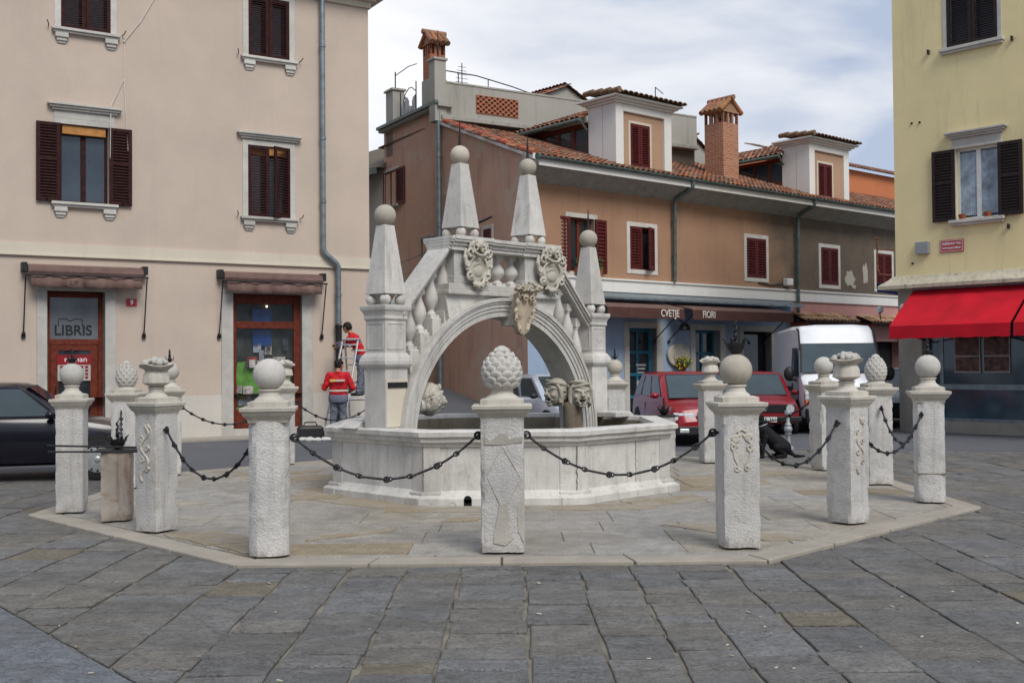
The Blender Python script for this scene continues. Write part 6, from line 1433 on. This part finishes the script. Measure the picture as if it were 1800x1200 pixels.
# black saloon at the left, nose to the right
def f_blk(t, hw):
    for s_ in (-1, 1): MB().box(2.0, 2.07, s_ * hw * .50, s_ * hw * .76, .50, .62).build('headlight', M['cargl'], t, bevel=.02)
    MB().box(2.12, 2.17, -.35, .35, .50, .62).build('grille', M['plastic'], t)
vehicle('black saloon car parked at the left edge with its nose pointing right', 'car', 'parked_car', (-7.72, 16.45), R(17), M['carblk'], 1.72,
        [(-2.1, .35, .80, .80), (-2.0, .25, .92, .93), (-1.3, .22, .96, 1), (0, .22, .94, 1), (.9, .22, .93, 1), (1.3, .22, .88, .99), (1.75, .24, .80, .96), (2.02, .27, .70, .88), (2.12, .32, .60, .74)],
        (1.15, .50, -.9, -1.7, .90, 1.385), (-1.28, 1.50), .30, f_blk, side_windows=[(.08, .34), (.37, .62), (.64, .93)])
# red hatchback with rectangular lamps
def f_red(t, hw):
    for s_ in (-1, 1):
        a_ = MB(); a_.ring([[(1.93, s_ * .40, .50), (1.86, s_ * .80, .50), (1.86, s_ * .80, .66), (1.90, s_ * .42, .66)], [(2.0, s_ * .40, .51), (1.93, s_ * .78, .51), (1.90, s_ * .78, .64), (1.96, s_ * .42, .64)]]); a_.build('headlight', M['lamp'], t, bevel=.01)
        MB().box(1.96, 2.045, s_ * .52, s_ * .72, .27, .36).build('fog_lamp', M['lamp'], t, bevel=.02)
    g_ = MB().box(1.95, 2.02, -.34, .34, .50, .66).build('grille', M['black'], t, bevel=.01); c_ = MB()
    for q in ((-.36, .36, .655, .675), (-.36, .36, .49, .51), (-.36, -.335, .51, .655), (.335, .36, .51, .655)): c_.box(2.0, 2.03, q[0], q[1], q[2], q[3])
    for k in range(9): c_.box(2.0, 2.025, -.29 + k * .07, -.285 + k * .07, .51, .655)
    c_.build('chrome_frame', M['chrome'], g_); MB().box(1.98, 2.04, -.82, .82, .23, .40).build('lower_grille', M['plastic'], t, bevel=.02); MB().box(2.04, 2.05, -.25, .25, .32, .42).build('number_plate', M['plate'], t)
    wp = MB(); wp.cyl((.96, -.5, .92), (.78, .1, .97), .012, n=6); wp.cyl((.96, .2, .92), (.80, .65, .96), .012, n=6); wp.build('wiper', M['black'], t); ap = MB(); ap.cyl((-.9, 0, 1.38), (-1.2, 0, 1.80), .006, n=6); ap.build('aerial', M['black'], t)
vehicle('bright red hatchback with rectangular headlamps, nose to the viewer beside the basin', 'car', 'parked_car', (3.72, 23.35), hd(.10, -.995), M['carred'], 1.68,
        [(-2.0, .35, .85, .85), (-1.9, .25, .92, .95), (-1.0, .22, .94, 1), (.6, .22, .92, 1), (1.0, .22, .88, 1), (1.6, .22, .79, .97), (1.88, .22, .70, .92), (2.02, .24, .48, .86)],
        (1.05, .30, -1.5, -1.95, .90, 1.40), (-1.22, 1.28), .30, f_red, side_windows=[(.08, .28), (.31, .60), (.63, .92)])
# older dull red hatchback, round lamps and a round badge
def f_golf(t, hw):
    g_ = MB().box(1.82, 1.875, -.68, .68, .50, .68).build('grille', M['black'], t, bevel=.01)
    for k in range(5): MB().box(1.872, 1.88, -.66, .66, .515 + k * .035, .522 + k * .035).build('grille_bar', M['plastic'], g_)
    for s_ in (-1, 1): MB().cyl((1.84, s_ * .56, .59), (1.90, s_ * .56, .59), .09, .085, 20).build('headlight', M['lamp'], t, smooth=50); MB().tube([(1.895, s_ * .56 + .092 * cos(a_), .59 + .092 * sin(a_)) for a_ in [2 * pi * i / 20 for i in range(20)]], .009, 6, closed=True).build('lamp_rim', M['chrome'], t)
    b_ = MB(); b_.tube([(1.885, .055 * cos(a_), .59 + .055 * sin(a_)) for a_ in [2 * pi * i / 20 for i in range(20)]], .006, 6, closed=True)
    for s_ in (-1, 1): b_.cyl((1.885, s_ * .032, .632), (1.885, s_ * .012, .592), .005, n=6); b_.cyl((1.885, s_ * .012, .592), (1.885, 0, .632), .005, n=6) if False else None; b_.cyl((1.885, s_ * .047, .60), (1.885, s_ * .022, .548), .005, n=6); b_.cyl((1.885, s_ * .022, .548), (1.885, 0, .588), .005, n=6); b_.cyl((1.885, s_ * .026, .636), (1.885, 0, .600), .005, n=6)
    b_.build('round_badge', M['chrome'], g_)
    MB().box(1.82, 1.93, -.80, .80, .30, .42).build('bumper', M['plastic'], t, bevel=.02); MB().box(1.93, 1.94, -.26, .26, .30, .41).build('number_plate', M['plate'], t)
    text('KP·N5-361', .11, t, (1.945, 0, .355), M['ink'], .001, rz=R(90)); wp = MB(); wp.cyl((.93, -.5, .90), (.80, .1, .96), .012, n=6); wp.build('wiper', M['black'], t)
vehicle('older dull red hatchback with round headlamps and black grille, behind the black dog', 'car', 'parked_car', (5.72, 26.3), hd(-.08, -.995), M['carred2'], 1.60,
        [(-1.85, .35, .88, .9), (-1.7, .25, .90, .98), (0, .22, .88, 1), (.8, .22, .87, 1), (1.4, .22, .80, .99), (1.78, .24, .72, .96), (1.86, .28, .68, .94)],
        (.98, .42, -1.3, -1.8, .86, 1.36), (-1.15, 1.20), .29, f_golf, roofw=.78)
# silver estate behind the fountain
vehicle('silver estate car seen through the arch, partly behind the carved spout heads', 'car', 'parked_car', (1.0, 24.75), hd(.36, -.93), M['carsil'], 1.70,
        [(-2.15, .35, .85, .9), (-2.05, .25, .90, .97), (0, .22, .92, 1), (.8, .22, .92, 1), (1.2, .22, .86, .99), (1.75, .22, .74, .95), (2.0, .26, .60, .88)],
        (1.15, .30, -1.9, -2.15, .88, 1.36), (-1.3, 1.35), .30, f_blk, side_windows=[(.04, .28), (.31, .56), (.59, .92)], mirror=M['plastic'], rails=(-1.9, 1.6, .45, .52))
# white high-roofed van
def f_van(t, hw):
    for s_ in (-1, 1):
        MB().box(2.46, 2.62, s_ * (hw - .30), s_ * (hw - .03), .76, .93).build('headlight', M['lamp'], t, bevel=.02); MB().box(2.47, 2.63, s_ * (hw - .29), s_ * (hw - .035), .66, .755).build('indicator', M['orangel'], t, bevel=.01)
        m_ = MB(); m_.sph((1.62, s_ * (hw + .17), 1.34), (.09, .12, .17), 14, 10); m_.cyl((1.62, s_ * hw, 1.2), (1.62, s_ * (hw + .17), 1.2), .03); m_.build('door_mirror', M['plastic'], t, smooth=50)
        MB().box(-2.4, 1.0, s_ * hw - .01, s_ * hw + .012, .93, 1.03).build('side_moulding', M['plastic'], t); MB().box(.90, 1.08, s_ * hw - .01, s_ * hw + .02, .98, 1.12).build('door_handle', M['plastic'], t, bevel=.01)
        q = [Vector(p) for p in ((.72, s_ * (hw * .985), 1.27), (1.20, s_ * (hw * .985), 1.27), (1.13, s_ * (hw * .94), 1.95), (.72, s_ * (hw * .94), 1.95))]; MB().quad(*[p + Vector((0, s_ * .012, 0)) for p in (q if s_ < 0 else q[::-1])]).build('side_window', M['cargl'], t)
        q = [Vector(p) for p in ((1.26, s_ * (hw * .985), 1.27), (1.74, s_ * (hw * .97), 1.27), (1.40, s_ * (hw * .93), 1.95), (1.20, s_ * (hw * .935), 1.95))]; MB().quad(*[p + Vector((0, s_ * .012, 0)) for p in (q if s_ < 0 else q[::-1])]).build('side_window', M['cargl'], t)
        sm = MB()
        for x in (.66, 1.80): sm.box(x, x + .01, s_ * (hw * .99), s_ * (hw * .99 + .012), .35, 1.2)
        sm.build('door_seam', M['plastic'], t)
    MB().box(2.50, 2.68, -.93, .93, .28, .58).build('bumper', M['plastic'], t, bevel=.05); MB().box(2.5, 2.64, -.55, .55, .62, .80).build('grille', M['plastic'], t, bevel=.02)
    ws = [Vector(p) for p in ((1.985, -.90, 1.36), (1.985, .90, 1.36), (1.475, .82, 2.0), (1.475, -.82, 2.0))]; nn_ = (ws[1] - ws[0]).cross(ws[3] - ws[0]).normalized(); nn_ = nn_ if nn_.x > 0 else -nn_
    wsn = MB().quad(*[p + nn_ * .045 for p in ws]).build('windscreen', M['cargl'], t); sb = MB(); c_ = sum(ws, Vector()) / 4
    out_ = [c_ + (p - c_) * 1.06 for p in ws]
    for i in range(4): sb.quad(out_[i] + nn_ * .042, out_[(i + 1) % 4] + nn_ * .042, ws[(i + 1) % 4] + nn_ * .045, ws[i] + nn_ * .045)
    sb.build('windscreen_seal', M['black'], wsn); wp = MB(); wp.cyl(Vector((2.06, -.5, 1.34)), Vector((1.98, .2, 1.42)), .012, n=6); wp.cyl(Vector((2.06, .2, 1.34)), Vector((1.98, .8, 1.42)), .012, n=6); wp.build('wiper', M['black'], wsn)
def van():
    t = empty('parked_van', 'white high-roofed delivery van parked nose forward on the right', 'van', (7.75, 27.25, .011), hd(-.10, -.995), 'parked cars'); hw = .97; mb = MB(); rings = []
    for x, zb_, zt, f, ft in ((-2.6, .4, 2.38, .97, .86), (-2.5, .3, 2.45, 1, .88), (0, .3, 2.50, 1, .88), (1.05, .3, 2.48, 1, .87), (1.25, .3, 2.40, 1, .86), (1.48, .3, 2.03, .995, .86), (2.00, .3, 1.345, .985, .93), (2.10, .3, 1.24, .98, .92), (2.45, .3, 1.05, .96, .90), (2.60, .33, .86, .92, .86), (2.66, .4, .62, .86, .84)):
        w_ = hw * f; wt = hw * ft; half = [(w_ * .9, zb_), (w_, zb_ + .08), (w_, lerp(zb_, zt, .4)), (lerp(w_, wt, .55), lerp(zb_, zt, .80)), (wt + .02, zt - .10), (wt - .05, zt - .02), (wt * .5, zt + .01)]
        rings.append([(x, -a_, b_) for a_, b_ in half] + [(x, a_, b_) for a_, b_ in reversed(half)])
    mb.ring(rings); mb.build('body', M['carwht'], t, smooth=35)
    for s_ in (-1, 1):
        MB().tube([(1.06, s_ * .86, 2.40), (1.28, s_ * .86, 2.36), (1.47, s_ * .87, 2.06), (1.60, s_ * .885, 1.90)], .022, 8).build('roof_trim', M['black'], t, smooth=50)
        for x in (-1.7, 1.72):
            MB().cyl((x, s_ * (hw - .1), .36), (x, s_ * (hw + .006), .36), .40, n=28).build('wheel_arch', M['black'], t); w_ = MB(); w_.cyl((x, s_ * (hw - .15), .34), (x, s_ * (hw + .02), .34), .34, n=28); wh = w_.build('wheel', M['black'], t, smooth=40); MB().cyl((x, s_ * (hw + .0), .34), (x, s_ * (hw + .03), .34), .20, .17, 24).build('rim', M['hub'], wh, smooth=40)
    f_van(t, hw)
van()
vehicle('dark green car half hidden between the white van and the stone corner pillar', 'car', 'parked_car', (10.25, 28.6), hd(-.25, -.97), M['cargrn'], 1.7,
        [(-2.0, .35, .85, .9), (-1.9, .25, .92, .97), (0, .22, .94, 1), (1.0, .22, .90, .99), (1.7, .22, .76, .95), (1.95, .28, .60, .88)], (1.0, .3, -1.4, -1.9, .9, 1.42), (-1.2, 1.25), .3, f_blk, mirror=M['plastic'])

# ---------------------------------------------------------------- people
def body_parts(mb, J, r, chain_, n=12):
    for a_, b_ in chain_: mb.cap(J[a_], J[b_], r[a_], r[b_], n)
def hand_mb(mb, wrist, dirv, up, s_=1, curl=.5, scale=1.):
    """palm, four fingers and a thumb; dirv = pointing direction, up = back of the hand"""
    d_ = Vector(dirv).normalized(); u_ = Vector(up); u_ = (u_ - d_ * u_.dot(d_)).normalized(); w_ = d_.cross(u_) * s_; W_ = Vector(wrist); k_ = scale
    for i in range(4): a_ = W_ + w_ * (.030 - .020 * i) * k_; mb.cap(a_ + d_ * .01, a_ + d_ * .085 * k_, .013 * k_, .0115 * k_, 8)
    for i, L_ in enumerate((.070, .080, .075, .058)):
        a_ = W_ + w_ * (.033 - .022 * i) * k_ + d_ * .088 * k_; p1 = a_ + (d_ * cos(curl * .6) - u_ * sin(curl * .6)) * L_ * .5 * k_; p2 = p1 + (d_ * cos(curl * 1.6) - u_ * sin(curl * 1.6)) * L_ * .5 * k_; mb.cap(a_, p1, .0092 * k_, .0085 * k_, 8); mb.cap(p1, p2, .0085 * k_, .007 * k_, 8)
    a_ = W_ + w_ * .030 * k_ + d_ * .02; p1 = a_ + (w_ * .6 + d_ * .8).normalized() * .045 * k_; p2 = p1 + (w_ * .15 + d_ - u_ * .4).normalized() * .035 * k_; mb.cap(a_, p1, .013 * k_, .0105 * k_, 8); mb.cap(p1, p2, .0105 * k_, .008 * k_, 8)
def head_mb(mb, c, fwd, tilt=0.):
    c = Vector(c); f = Vector(fwd).normalized(); up = Vector((0, 0, 1)); up = (up - f * up.dot(f)).normalized(); s_ = f.cross(up); m3 = Matrix((s_, f, up)).transposed()
    def q(x, y, z): return c + m3 @ Vector((x, y, z))
    mb.sph(c + f * -.008 + up * .02, (.076, .096, .098), 20, 14, m3); mb.sph(q(0, .022, -.045), (.058, .068, .070), 16, 12, m3); mb.sph(q(0, .062, -.092), (.026, .022, .020), 10, 8, m3)
    mb.cap(q(0, .088, .005), q(0, .108, -.028), .008, .014, 8); mb.cap(q(-.018, .086, -.058), q(.018, .086, -.058), .008, .008, 8); mb.cap(q(-.035, .082, .022), q(.035, .082, .022), .010, .010, 8)
    for e_ in (-1, 1): mb.sph(q(e_ * .077, -.008, -.012), (.011, .020, .031), 10, 8, m3); mb.sph(q(e_ * .045, .058, -.032), (.024, .024, .026), 8, 6, m3)
    return q
fold = bpy.data.textures.new('cloth_folds', 'CLOUDS'); fold.noise_scale = .09; fold.noise_depth = 2
furt = bpy.data.textures.new('fur_tufts', 'CLOUDS'); furt.noise_scale = .03
def folds(o, st, tex=None):
    d_ = o.modifiers.new('folds', 'DISPLACE'); d_.texture = tex or fold; d_.strength = st; d_.mid_level = .5; return o
def person(label, loc, J, fwd, hairlen, seed, hands):
    t = empty('person', label, 'person', loc, 0, 'workmen in red jackets')
    rads = dict(neck=.052, ch=.115, ab=.105, pel=.115, sl=.062, sr=.062, el=.046, er=.046, wl=.030, wr=.030, hl=.095, hr=.095, kl=.062, kr=.062, al=.042, ar=.042, tl=.03, tr=.03, hb=.05)
    JJ = {k: Vector(v) for k, v in J.items() if k != 'strip'}
    mb = MB(); body_parts(mb, JJ, rads, [('hb', 'neck'), ('neck', 'ch'), ('ch', 'ab'), ('ab', 'pel'), ('ch', 'sl'), ('ch', 'sr'), ('sl', 'el'), ('sr', 'er'), ('el', 'wl'), ('er', 'wr'), ('pel', 'hl'), ('pel', 'hr'), ('hl', 'kl'), ('hr', 'kr'), ('kl', 'al'), ('kr', 'ar')])
    q = head_mb(mb, JJ['head'], fwd); mb.cap(JJ['head'] - Vector(fwd).normalized() * .02 - Vector((0, 0, .04)), JJ['hb'], .055, .052)
    for (w_, d_, u_, s_, cu) in hands: hand_mb(mb, J[w_], d_, u_, s_, cu)
    body = mb.build('body', M['skin'], t, remesh=.006)
    # jacket
    mb = MB(); g_ = .020
    side = (JJ['sr'] - JJ['sl']).normalized()
    for k_, (a_, b_) in enumerate((('neck', 'ch'), ('ch', 'ab'), ('ab', 'pel'))):
        for o_ in (-.075, 0, .075): mb.cap(JJ[a_] + side * o_ * (.5 if a_ == 'neck' else 1) - (Vector((0, 0, .06)) if a_ == 'neck' else Vector()), JJ[b_] + side * o_, rads[a_] * (1.2 if a_ == 'neck' else 1) + g_ * .5, rads[b_] + g_ * .7)
    for s_ in 'lr':
        mb.cap(JJ['ch'] + Vector((0, 0, .05)), JJ['s' + s_], .11, .078); mb.cap(JJ['s' + s_], JJ['e' + s_], .078, .066); mb.cap(JJ['e' + s_], JJ['e' + s_].lerp(JJ['w' + s_], .86), .066, .047)
        for f_ in (.25, .5, .75): p_ = JJ['s' + s_].lerp(JJ['e' + s_], f_); mb.sph(p_, (.079 - .012 * f_,) * 3, 10, 8)
    mb.tube([JJ['neck'] + Vector((.062 * cos(a_), .062 * sin(a_), .0)) for a_ in [2 * pi * i / 16 for i in range(16)]], .024, 8, closed=True)
    jk = folds(mb.build('jacket', M['jacket'], t, remesh=.009), .035)
    # grey hem and cuffs plus reflective strips, wrapped on the jacket
    hm = MB(); pel = JJ['pel']; hm.ring([[tuple(pel + side * (.218 * cos(a_) * f_) + side.cross(Vector((0, 0, 1))) * (.165 * sin(a_) * f_) + Vector((0, 0, z))) for a_ in [2 * pi * i / 24 for i in range(24)]] for f_, z in ((.93, -.14), (1.0, -.11), (1.0, -.03), (.95, .02))]); hm.build('jacket_hem', M['greyc'], t, smooth=50)
    st_ = MB(); ax = side.cross(Vector((0, 0, 1)))
    for zc, mm in ((JJ['ab'].lerp(JJ['pel'], .25), 0), (JJ['ch'] + Vector((0, 0, .02)), 1)):
        if mm and not J.get('strip'): continue
        a0, a1 = (0, 2 * pi) if not mm else (.25 * pi, .75 * pi)
        st_.ring([[tuple(zc + side * (.226 * cos(a_)) + ax * (.178 * sin(a_)) + Vector((0, 0, z))) for a_ in [a0 + (a1 - a0) * i / 24 for i in range(25)]] for z in (-.02, .02)], cap=False, close=False)
    for s_ in 'lr':
        e_, w_ = JJ['e' + s_], JJ['w' + s_]; d_ = (w_ - e_).normalized(); folds(MB().cap(e_.lerp(w_, .35), e_.lerp(w_, .88), .066, .050, 16).build('sleeve_end', M['greyc'], t, remesh=.008), .02); a_ = e_ + d_ * .05; st_.cyl(a_, a_ + d_ * .035, .067, .065, 16)
    st_.build('reflective_strips', M['refl'], t, smooth=50)
    # trousers
    mb = MB(); mb.cap(JJ['pel'] + side * -.05, JJ['pel'] + side * .05, .125, .125)
    for s_ in 'lr': mb.cap(JJ['h' + s_], JJ['k' + s_], .108, .080); mb.cap(JJ['k' + s_], JJ['a' + s_] + Vector((0, 0, .0)), .080, .072); mb.sph(JJ['h' + s_] + Vector((0, 0, .02)), .118, 14, 10); mb.sph(JJ['a' + s_] + Vector((0, 0, .03)), (.085, .085, .05), 12, 8)
    folds(mb.build('trousers', M['trous'], t, remesh=.010), .045)
    for s_ in 'lr': a_ = JJ['a' + s_]; f_ = Vector((JJ['t' + s_] - a_)); f_.z = 0; f_.normalize(); MB().cap(a_ + Vector((0, 0, -.035)), a_ + f_ * .15 + Vector((0, 0, -.045)), .048, .036).build('shoe', M['shoe'], t, smooth=True)
    # hair
    mb = MB(); f = Vector(fwd).normalized(); up = (Vector((0, 0, 1)) - f * f.z).normalized(); s3 = f.cross(up); m3 = Matrix((s3, f, up)).transposed(); rr = random.Random(seed); hc = JJ['head']
    mb.sph(hc + m3 @ Vector((0, -.022, .036)), (.087, .098, .093), 18, 12, m3)
    mb.sph(hc + m3 @ Vector((0, -.055, -.01)), (.080, .058, .085), 16, 12, m3)
    for k in range(46):
        v_ = Vector((rr.uniform(-1, 1), rr.uniform(-1.1, .75), rr.uniform(-.3 - hairlen * 4, 1))).normalized()
        c_ = hc + m3 @ Vector((v_.x * .084, v_.y * .092 - .02, v_.z * .092 + .03)); mb.cap(c_, c_ + m3 @ Vector((rr.uniform(-.02, .02), -.022 + (.03 if v_.y > .4 else 0), -.02 - hairlen * rr.random())), .016, .010, 6)
    mb.build('hair', M['hair'], t, remesh=.006)
    return t, jk, q
o, jk, q = person('workman in red jacket and grey trousers standing with his back to us by the ladder', (-3.79, 24.05, .03),
    dict(head=(.02, .02, 1.62), hb=(0, -.03, 1.52), neck=(0, -.04, 1.46), ch=(0, -.02, 1.26), ab=(0, 0, 1.10), pel=(0, 0, .95), sl=(-.185, -.02, 1.40), sr=(.185, -.02, 1.40), el=(-.30, .0, 1.12), er=(.31, .02, 1.12), wl=(-.36, .20, 1.17), wr=(.22, .24, 1.05),
         hl=(-.085, 0, .90), hr=(.085, 0, .90), kl=(-.11, .02, .50), kr=(.10, .04, .50), al=(-.12, -.02, .09), ar=(.11, .02, .09), tl=(-.18, .2, 0), tr=(.16, .2, 0), strip=1),
    (.45, .9, .05), .01, 3, [('wl', (-.3, .9, .25), (0, -.2, 1), -1, .7), ('wr', (-.2, .9, -.1), (0, 0, 1), 1, .9)])
lb = MB(); lb.box(-.15, .15, -.212, -.196, 1.262, 1.302).build('back_stripe', M['refl'], jk); lb = MB(); lb.box(-.14, -.05, -.219, -.213, 1.256, 1.308).build('yellow_patch', M['yell'], jk)
q_ = MB()
person('workman in a red jacket leaning from the stepladder, both hands on the drainpipe', (-3.52, 25.30, 0),
    dict(head=(-.27, .02, 2.50), hb=(-.19, 0, 2.40), neck=(-.16, 0, 2.36), ch=(-.08, -.02, 2.20), ab=(0, -.02, 2.02), pel=(.06, 0, 1.86), sl=(-.19, .17, 2.29), sr=(-.13, -.17, 2.28), el=(-.36, .28, 2.14), er=(-.32, -.02, 2.08), wl=(-.58, .52, 2.13), wr=(-.52, .30, 2.06),
         hl=(.04, .09, 1.82), hr=(.06, -.09, 1.82), kl=(.03, .10, 1.44), kr=(.06, -.10, 1.42), al=(.06, .10, 1.02), ar=(.02, -.12, 1.02), tl=(-.1, .1, 1.0), tr=(-.12, -.14, 1.0)),
    (-.85, .45, -.25), .05, 8, [('wl', (-.8, .6, -.1), (0, 0, 1), -1, 1.0), ('wr', (-.7, .7, -.15), (0, 0, 1), 1, 1.0)])
# stepladder
t = empty('stepladder', 'aluminium stepladder standing open below the dark drainpipe end', 'ladder', (-3.9, 25.0, 0))
def lad(p0, p1, q0, q1, n_, nm):
    mb = MB(); p0, p1, q0, q1 = map(Vector, (p0, p1, q0, q1))
    for a_, b_ in ((p0, q0), (p1, q1)): mb.cyl(a_, b_, .024, n=6)
    for i in range(1, n_ + 1): u = i / (n_ + .4); a_, b_ = p0.lerp(q0, u), p1.lerp(q1, u); mb.cyl(a_, b_, .018, n=6); mb.box(min(a_.x, b_.x), max(a_.x, b_.x), a_.y - .03, a_.y + .03, min(a_.z, b_.z) - .008, max(a_.z, b_.z) + .008)
    return mb.build(nm, M['alu'], t)
lad((-.28, -.75, .02), (.15, -.80, .02), (.05, .1, 2.22), (.40, .08, 2.22), 7, 'front_ladder'); lad((.10, .95, .02), (.55, .93, .02), (.09, .14, 2.22), (.43, .12, 2.22), 5, 'rear_frame')
MB().box(.04, .44, .04, .18, 2.20, 2.25).build('top_plate', M['alu'], t, bevel=.01)
MB().cyl((.02, -.3, 1.2), (.04, .55, 1.2), .008, n=6).build('stay', M['iron'], t)
# tool bag and rags
bg_ = MB(); bg_.ring([[(x, y, z) for x, y in ((-.28, -.14), (.28, -.14), (.28, .14), (-.28, .14))] if k_ == 0 else [(x * f_, y * f_, z) for x, y in ((-.28, -.14), (.28, -.14), (.28, .14), (-.28, .14))] for k_, (f_, z) in enumerate(((1, 0), (1.03, .1), (1.0, .25), (.82, .31)))]); o = bg_.build('body', M['plastic'], None, bevel=.03)
tb = empty('tool_bag', 'black open tool bag on the road edge before the shop window', 'bag', (-4.45, 24.3, .012), R(20)); o.parent = tb; MB().tube([(-.15, 0, .29), (-.12, 0, .38), (.12, 0, .38), (.15, 0, .29)], .015).build('handle', M['black'], tb, smooth=60)
rg = MB(); rr = random.Random(2)
for k in range(16): rg.sph((rr.uniform(-.3, .3), rr.uniform(-.08, .08), .03), (.09, .07, .035 + .03 * rr.random()), 10, 6)
o = rg.build('rags', M['cloth'], None, remesh=.012); o.location = (-4.3, 23.85, .012); tag(o, 'crumpled pale rags lying in front of the black tool bag', 'rags')
# ---------------------------------------------------------------- black dog
t = empty('dog', 'black dog sitting on the ground beside the crested post, facing left', 'dog', (4.45, 18.9, .0), 0)
mb = MB()
mb.cap((.16, 0, .17), (-.02, 0, .33), .150, .125, 16); mb.cap((-.02, 0, .33), (-.16, 0, .47), .125, .105, 14); mb.cap((-.16, 0, .47), (-.20, 0, .60), .085, .065, 12); mb.sph((-.14, 0, .40), (.10, .10, .14), 14, 10)
mb.sph((-.22, -.01, .67), (.075, .068, .068), 16, 12); mb.cap((-.26, -.02, .66), (-.345, -.04, .635), .045, .028, 12); mb.sph((-.37, -.045, .64), (.016, .018, .014), 8, 6)
for s_ in (-1, 1):
    mb.cap((-.14, s_ * .085, .36), (-.19, s_ * .09, .20), .048, .034, 10); mb.cap((-.19, s_ * .09, .20), (-.20, s_ * .09, .045), .034, .026, 10); mb.cap((-.20, s_ * .09, .03), (-.26, s_ * .09, .028), .033, .028, 10)
    mb.cap((.17, s_ * .10, .19), (.02, s_ * .15, .19), .115, .062, 12); mb.cap((.02, s_ * .15, .18), (.17, s_ * .15, .07), .055, .034, 10); mb.cap((.17, s_ * .15, .045), (.03, s_ * .16, .032), .035, .032, 10)
    mb.cap((-.19, s_ * .062, .70), (-.19, s_ * .085, .63), .022, .026, 8); mb.cap((-.19, s_ * .045, .73), (-.19, s_ * .07, .70), .018, .02, 8)
mb.tube([(.28, 0, .10), (.36, -.03, .035), (.46, -.06, .03), (.54, -.05, .035)], [.045, .032, .024, .012], 10); mb.sph((.28, 0, .10), .05)
bd_ = folds(mb.build('body', M['dog'], t, remesh=.008), .014, furt)
ey = MB()
for s_ in (-1, 1): ey.sph((-.278, s_ * .038 - .01, .685), .010, 8, 6)
ey.build('eyes', flat('dog_eye', (.08, .04, .02), .15), t); MB().tube([(-.19 + .088 * cos(a_), .078 * sin(a_), .555 + .03 * cos(a_)) for a_ in [2 * pi * i / 20 for i in range(20)]], .010, 6, closed=True).build('collar', M['galv'], t)
# iron bollard
t = empty('bollard', 'grey cast iron bollard with a ball waist behind the black dog', 'bollard', (5.12, 20.55, .011)); MB().lathe([(.11, 0), (.11, .03), (.075, .06), (.05, .09), (.038, .22), (.042, .27), (.065, .285), (.065, .30), (.05, .305)], 20).build('shaft', M['galv'], t, smooth=40)
MB().sph((0, 0, .375), .078, 20, 14).build('ball', M['galv'], t, smooth=True); MB().lathe([(.055, .44), (.062, .455), (.05, .475), (.034, .50), (.028, .63), (.062, .65), (.066, .70), (.05, .725), (.0, .73)], 20).build('top', M['galv'], t, smooth=40)
# round blue sign seen past the arch
t = empty('road_sign', 'round blue and white road sign on a pole behind the silver estate car', 'sign', (1.18, 27.3, 0)); MB().cyl((0, 0, 0), (0, 0, 1.7), .028, n=12).build('pole', M['galv'], t); MB().cyl((0, -.04, 1.36), (0, -.055, 1.36), .28, n=32).build('plate', M['signblue'], t)
MB().prism([(-.08, 1.12), (.10, 1.12), (.10, 1.5), (-.02, 1.5)], -.060, -.0555).build('white_symbol', M['wink2'], t)
MB().tube([(.275 * cos(a_), -.057, 1.36 + .275 * sin(a_)) for a_ in [2 * pi * i / 32 for i in range(32)]], .008, 6, closed=True).build('white_rim', M['wink2'], t)

# small litter on the paving
lt_ = MB(); rr = random.Random(55)
for k in range(110):
    y = 5 + rr.random() ** 1.5 * 11; x = rr.uniform(-.5, .5) * y * .95; s_ = rr.uniform(.004, .012)
    if hypot(x - PC[0], y - PC[1]) < 5.9: continue
    a_ = rr.uniform(0, pi); lt_.T = Matrix.Translation((x, y, .004)) @ Matrix.Rotation(a_, 4, 'Z'); lt_.box(-s_ * 1.6, s_ * 1.6, -s_ * .6, s_ * .6, 0, .004)
o = lt_.build('litter', flat('pale_litter', (.42, .38, .30), .8, var=.8, scale=3)); o['kind'] = 'stuff'
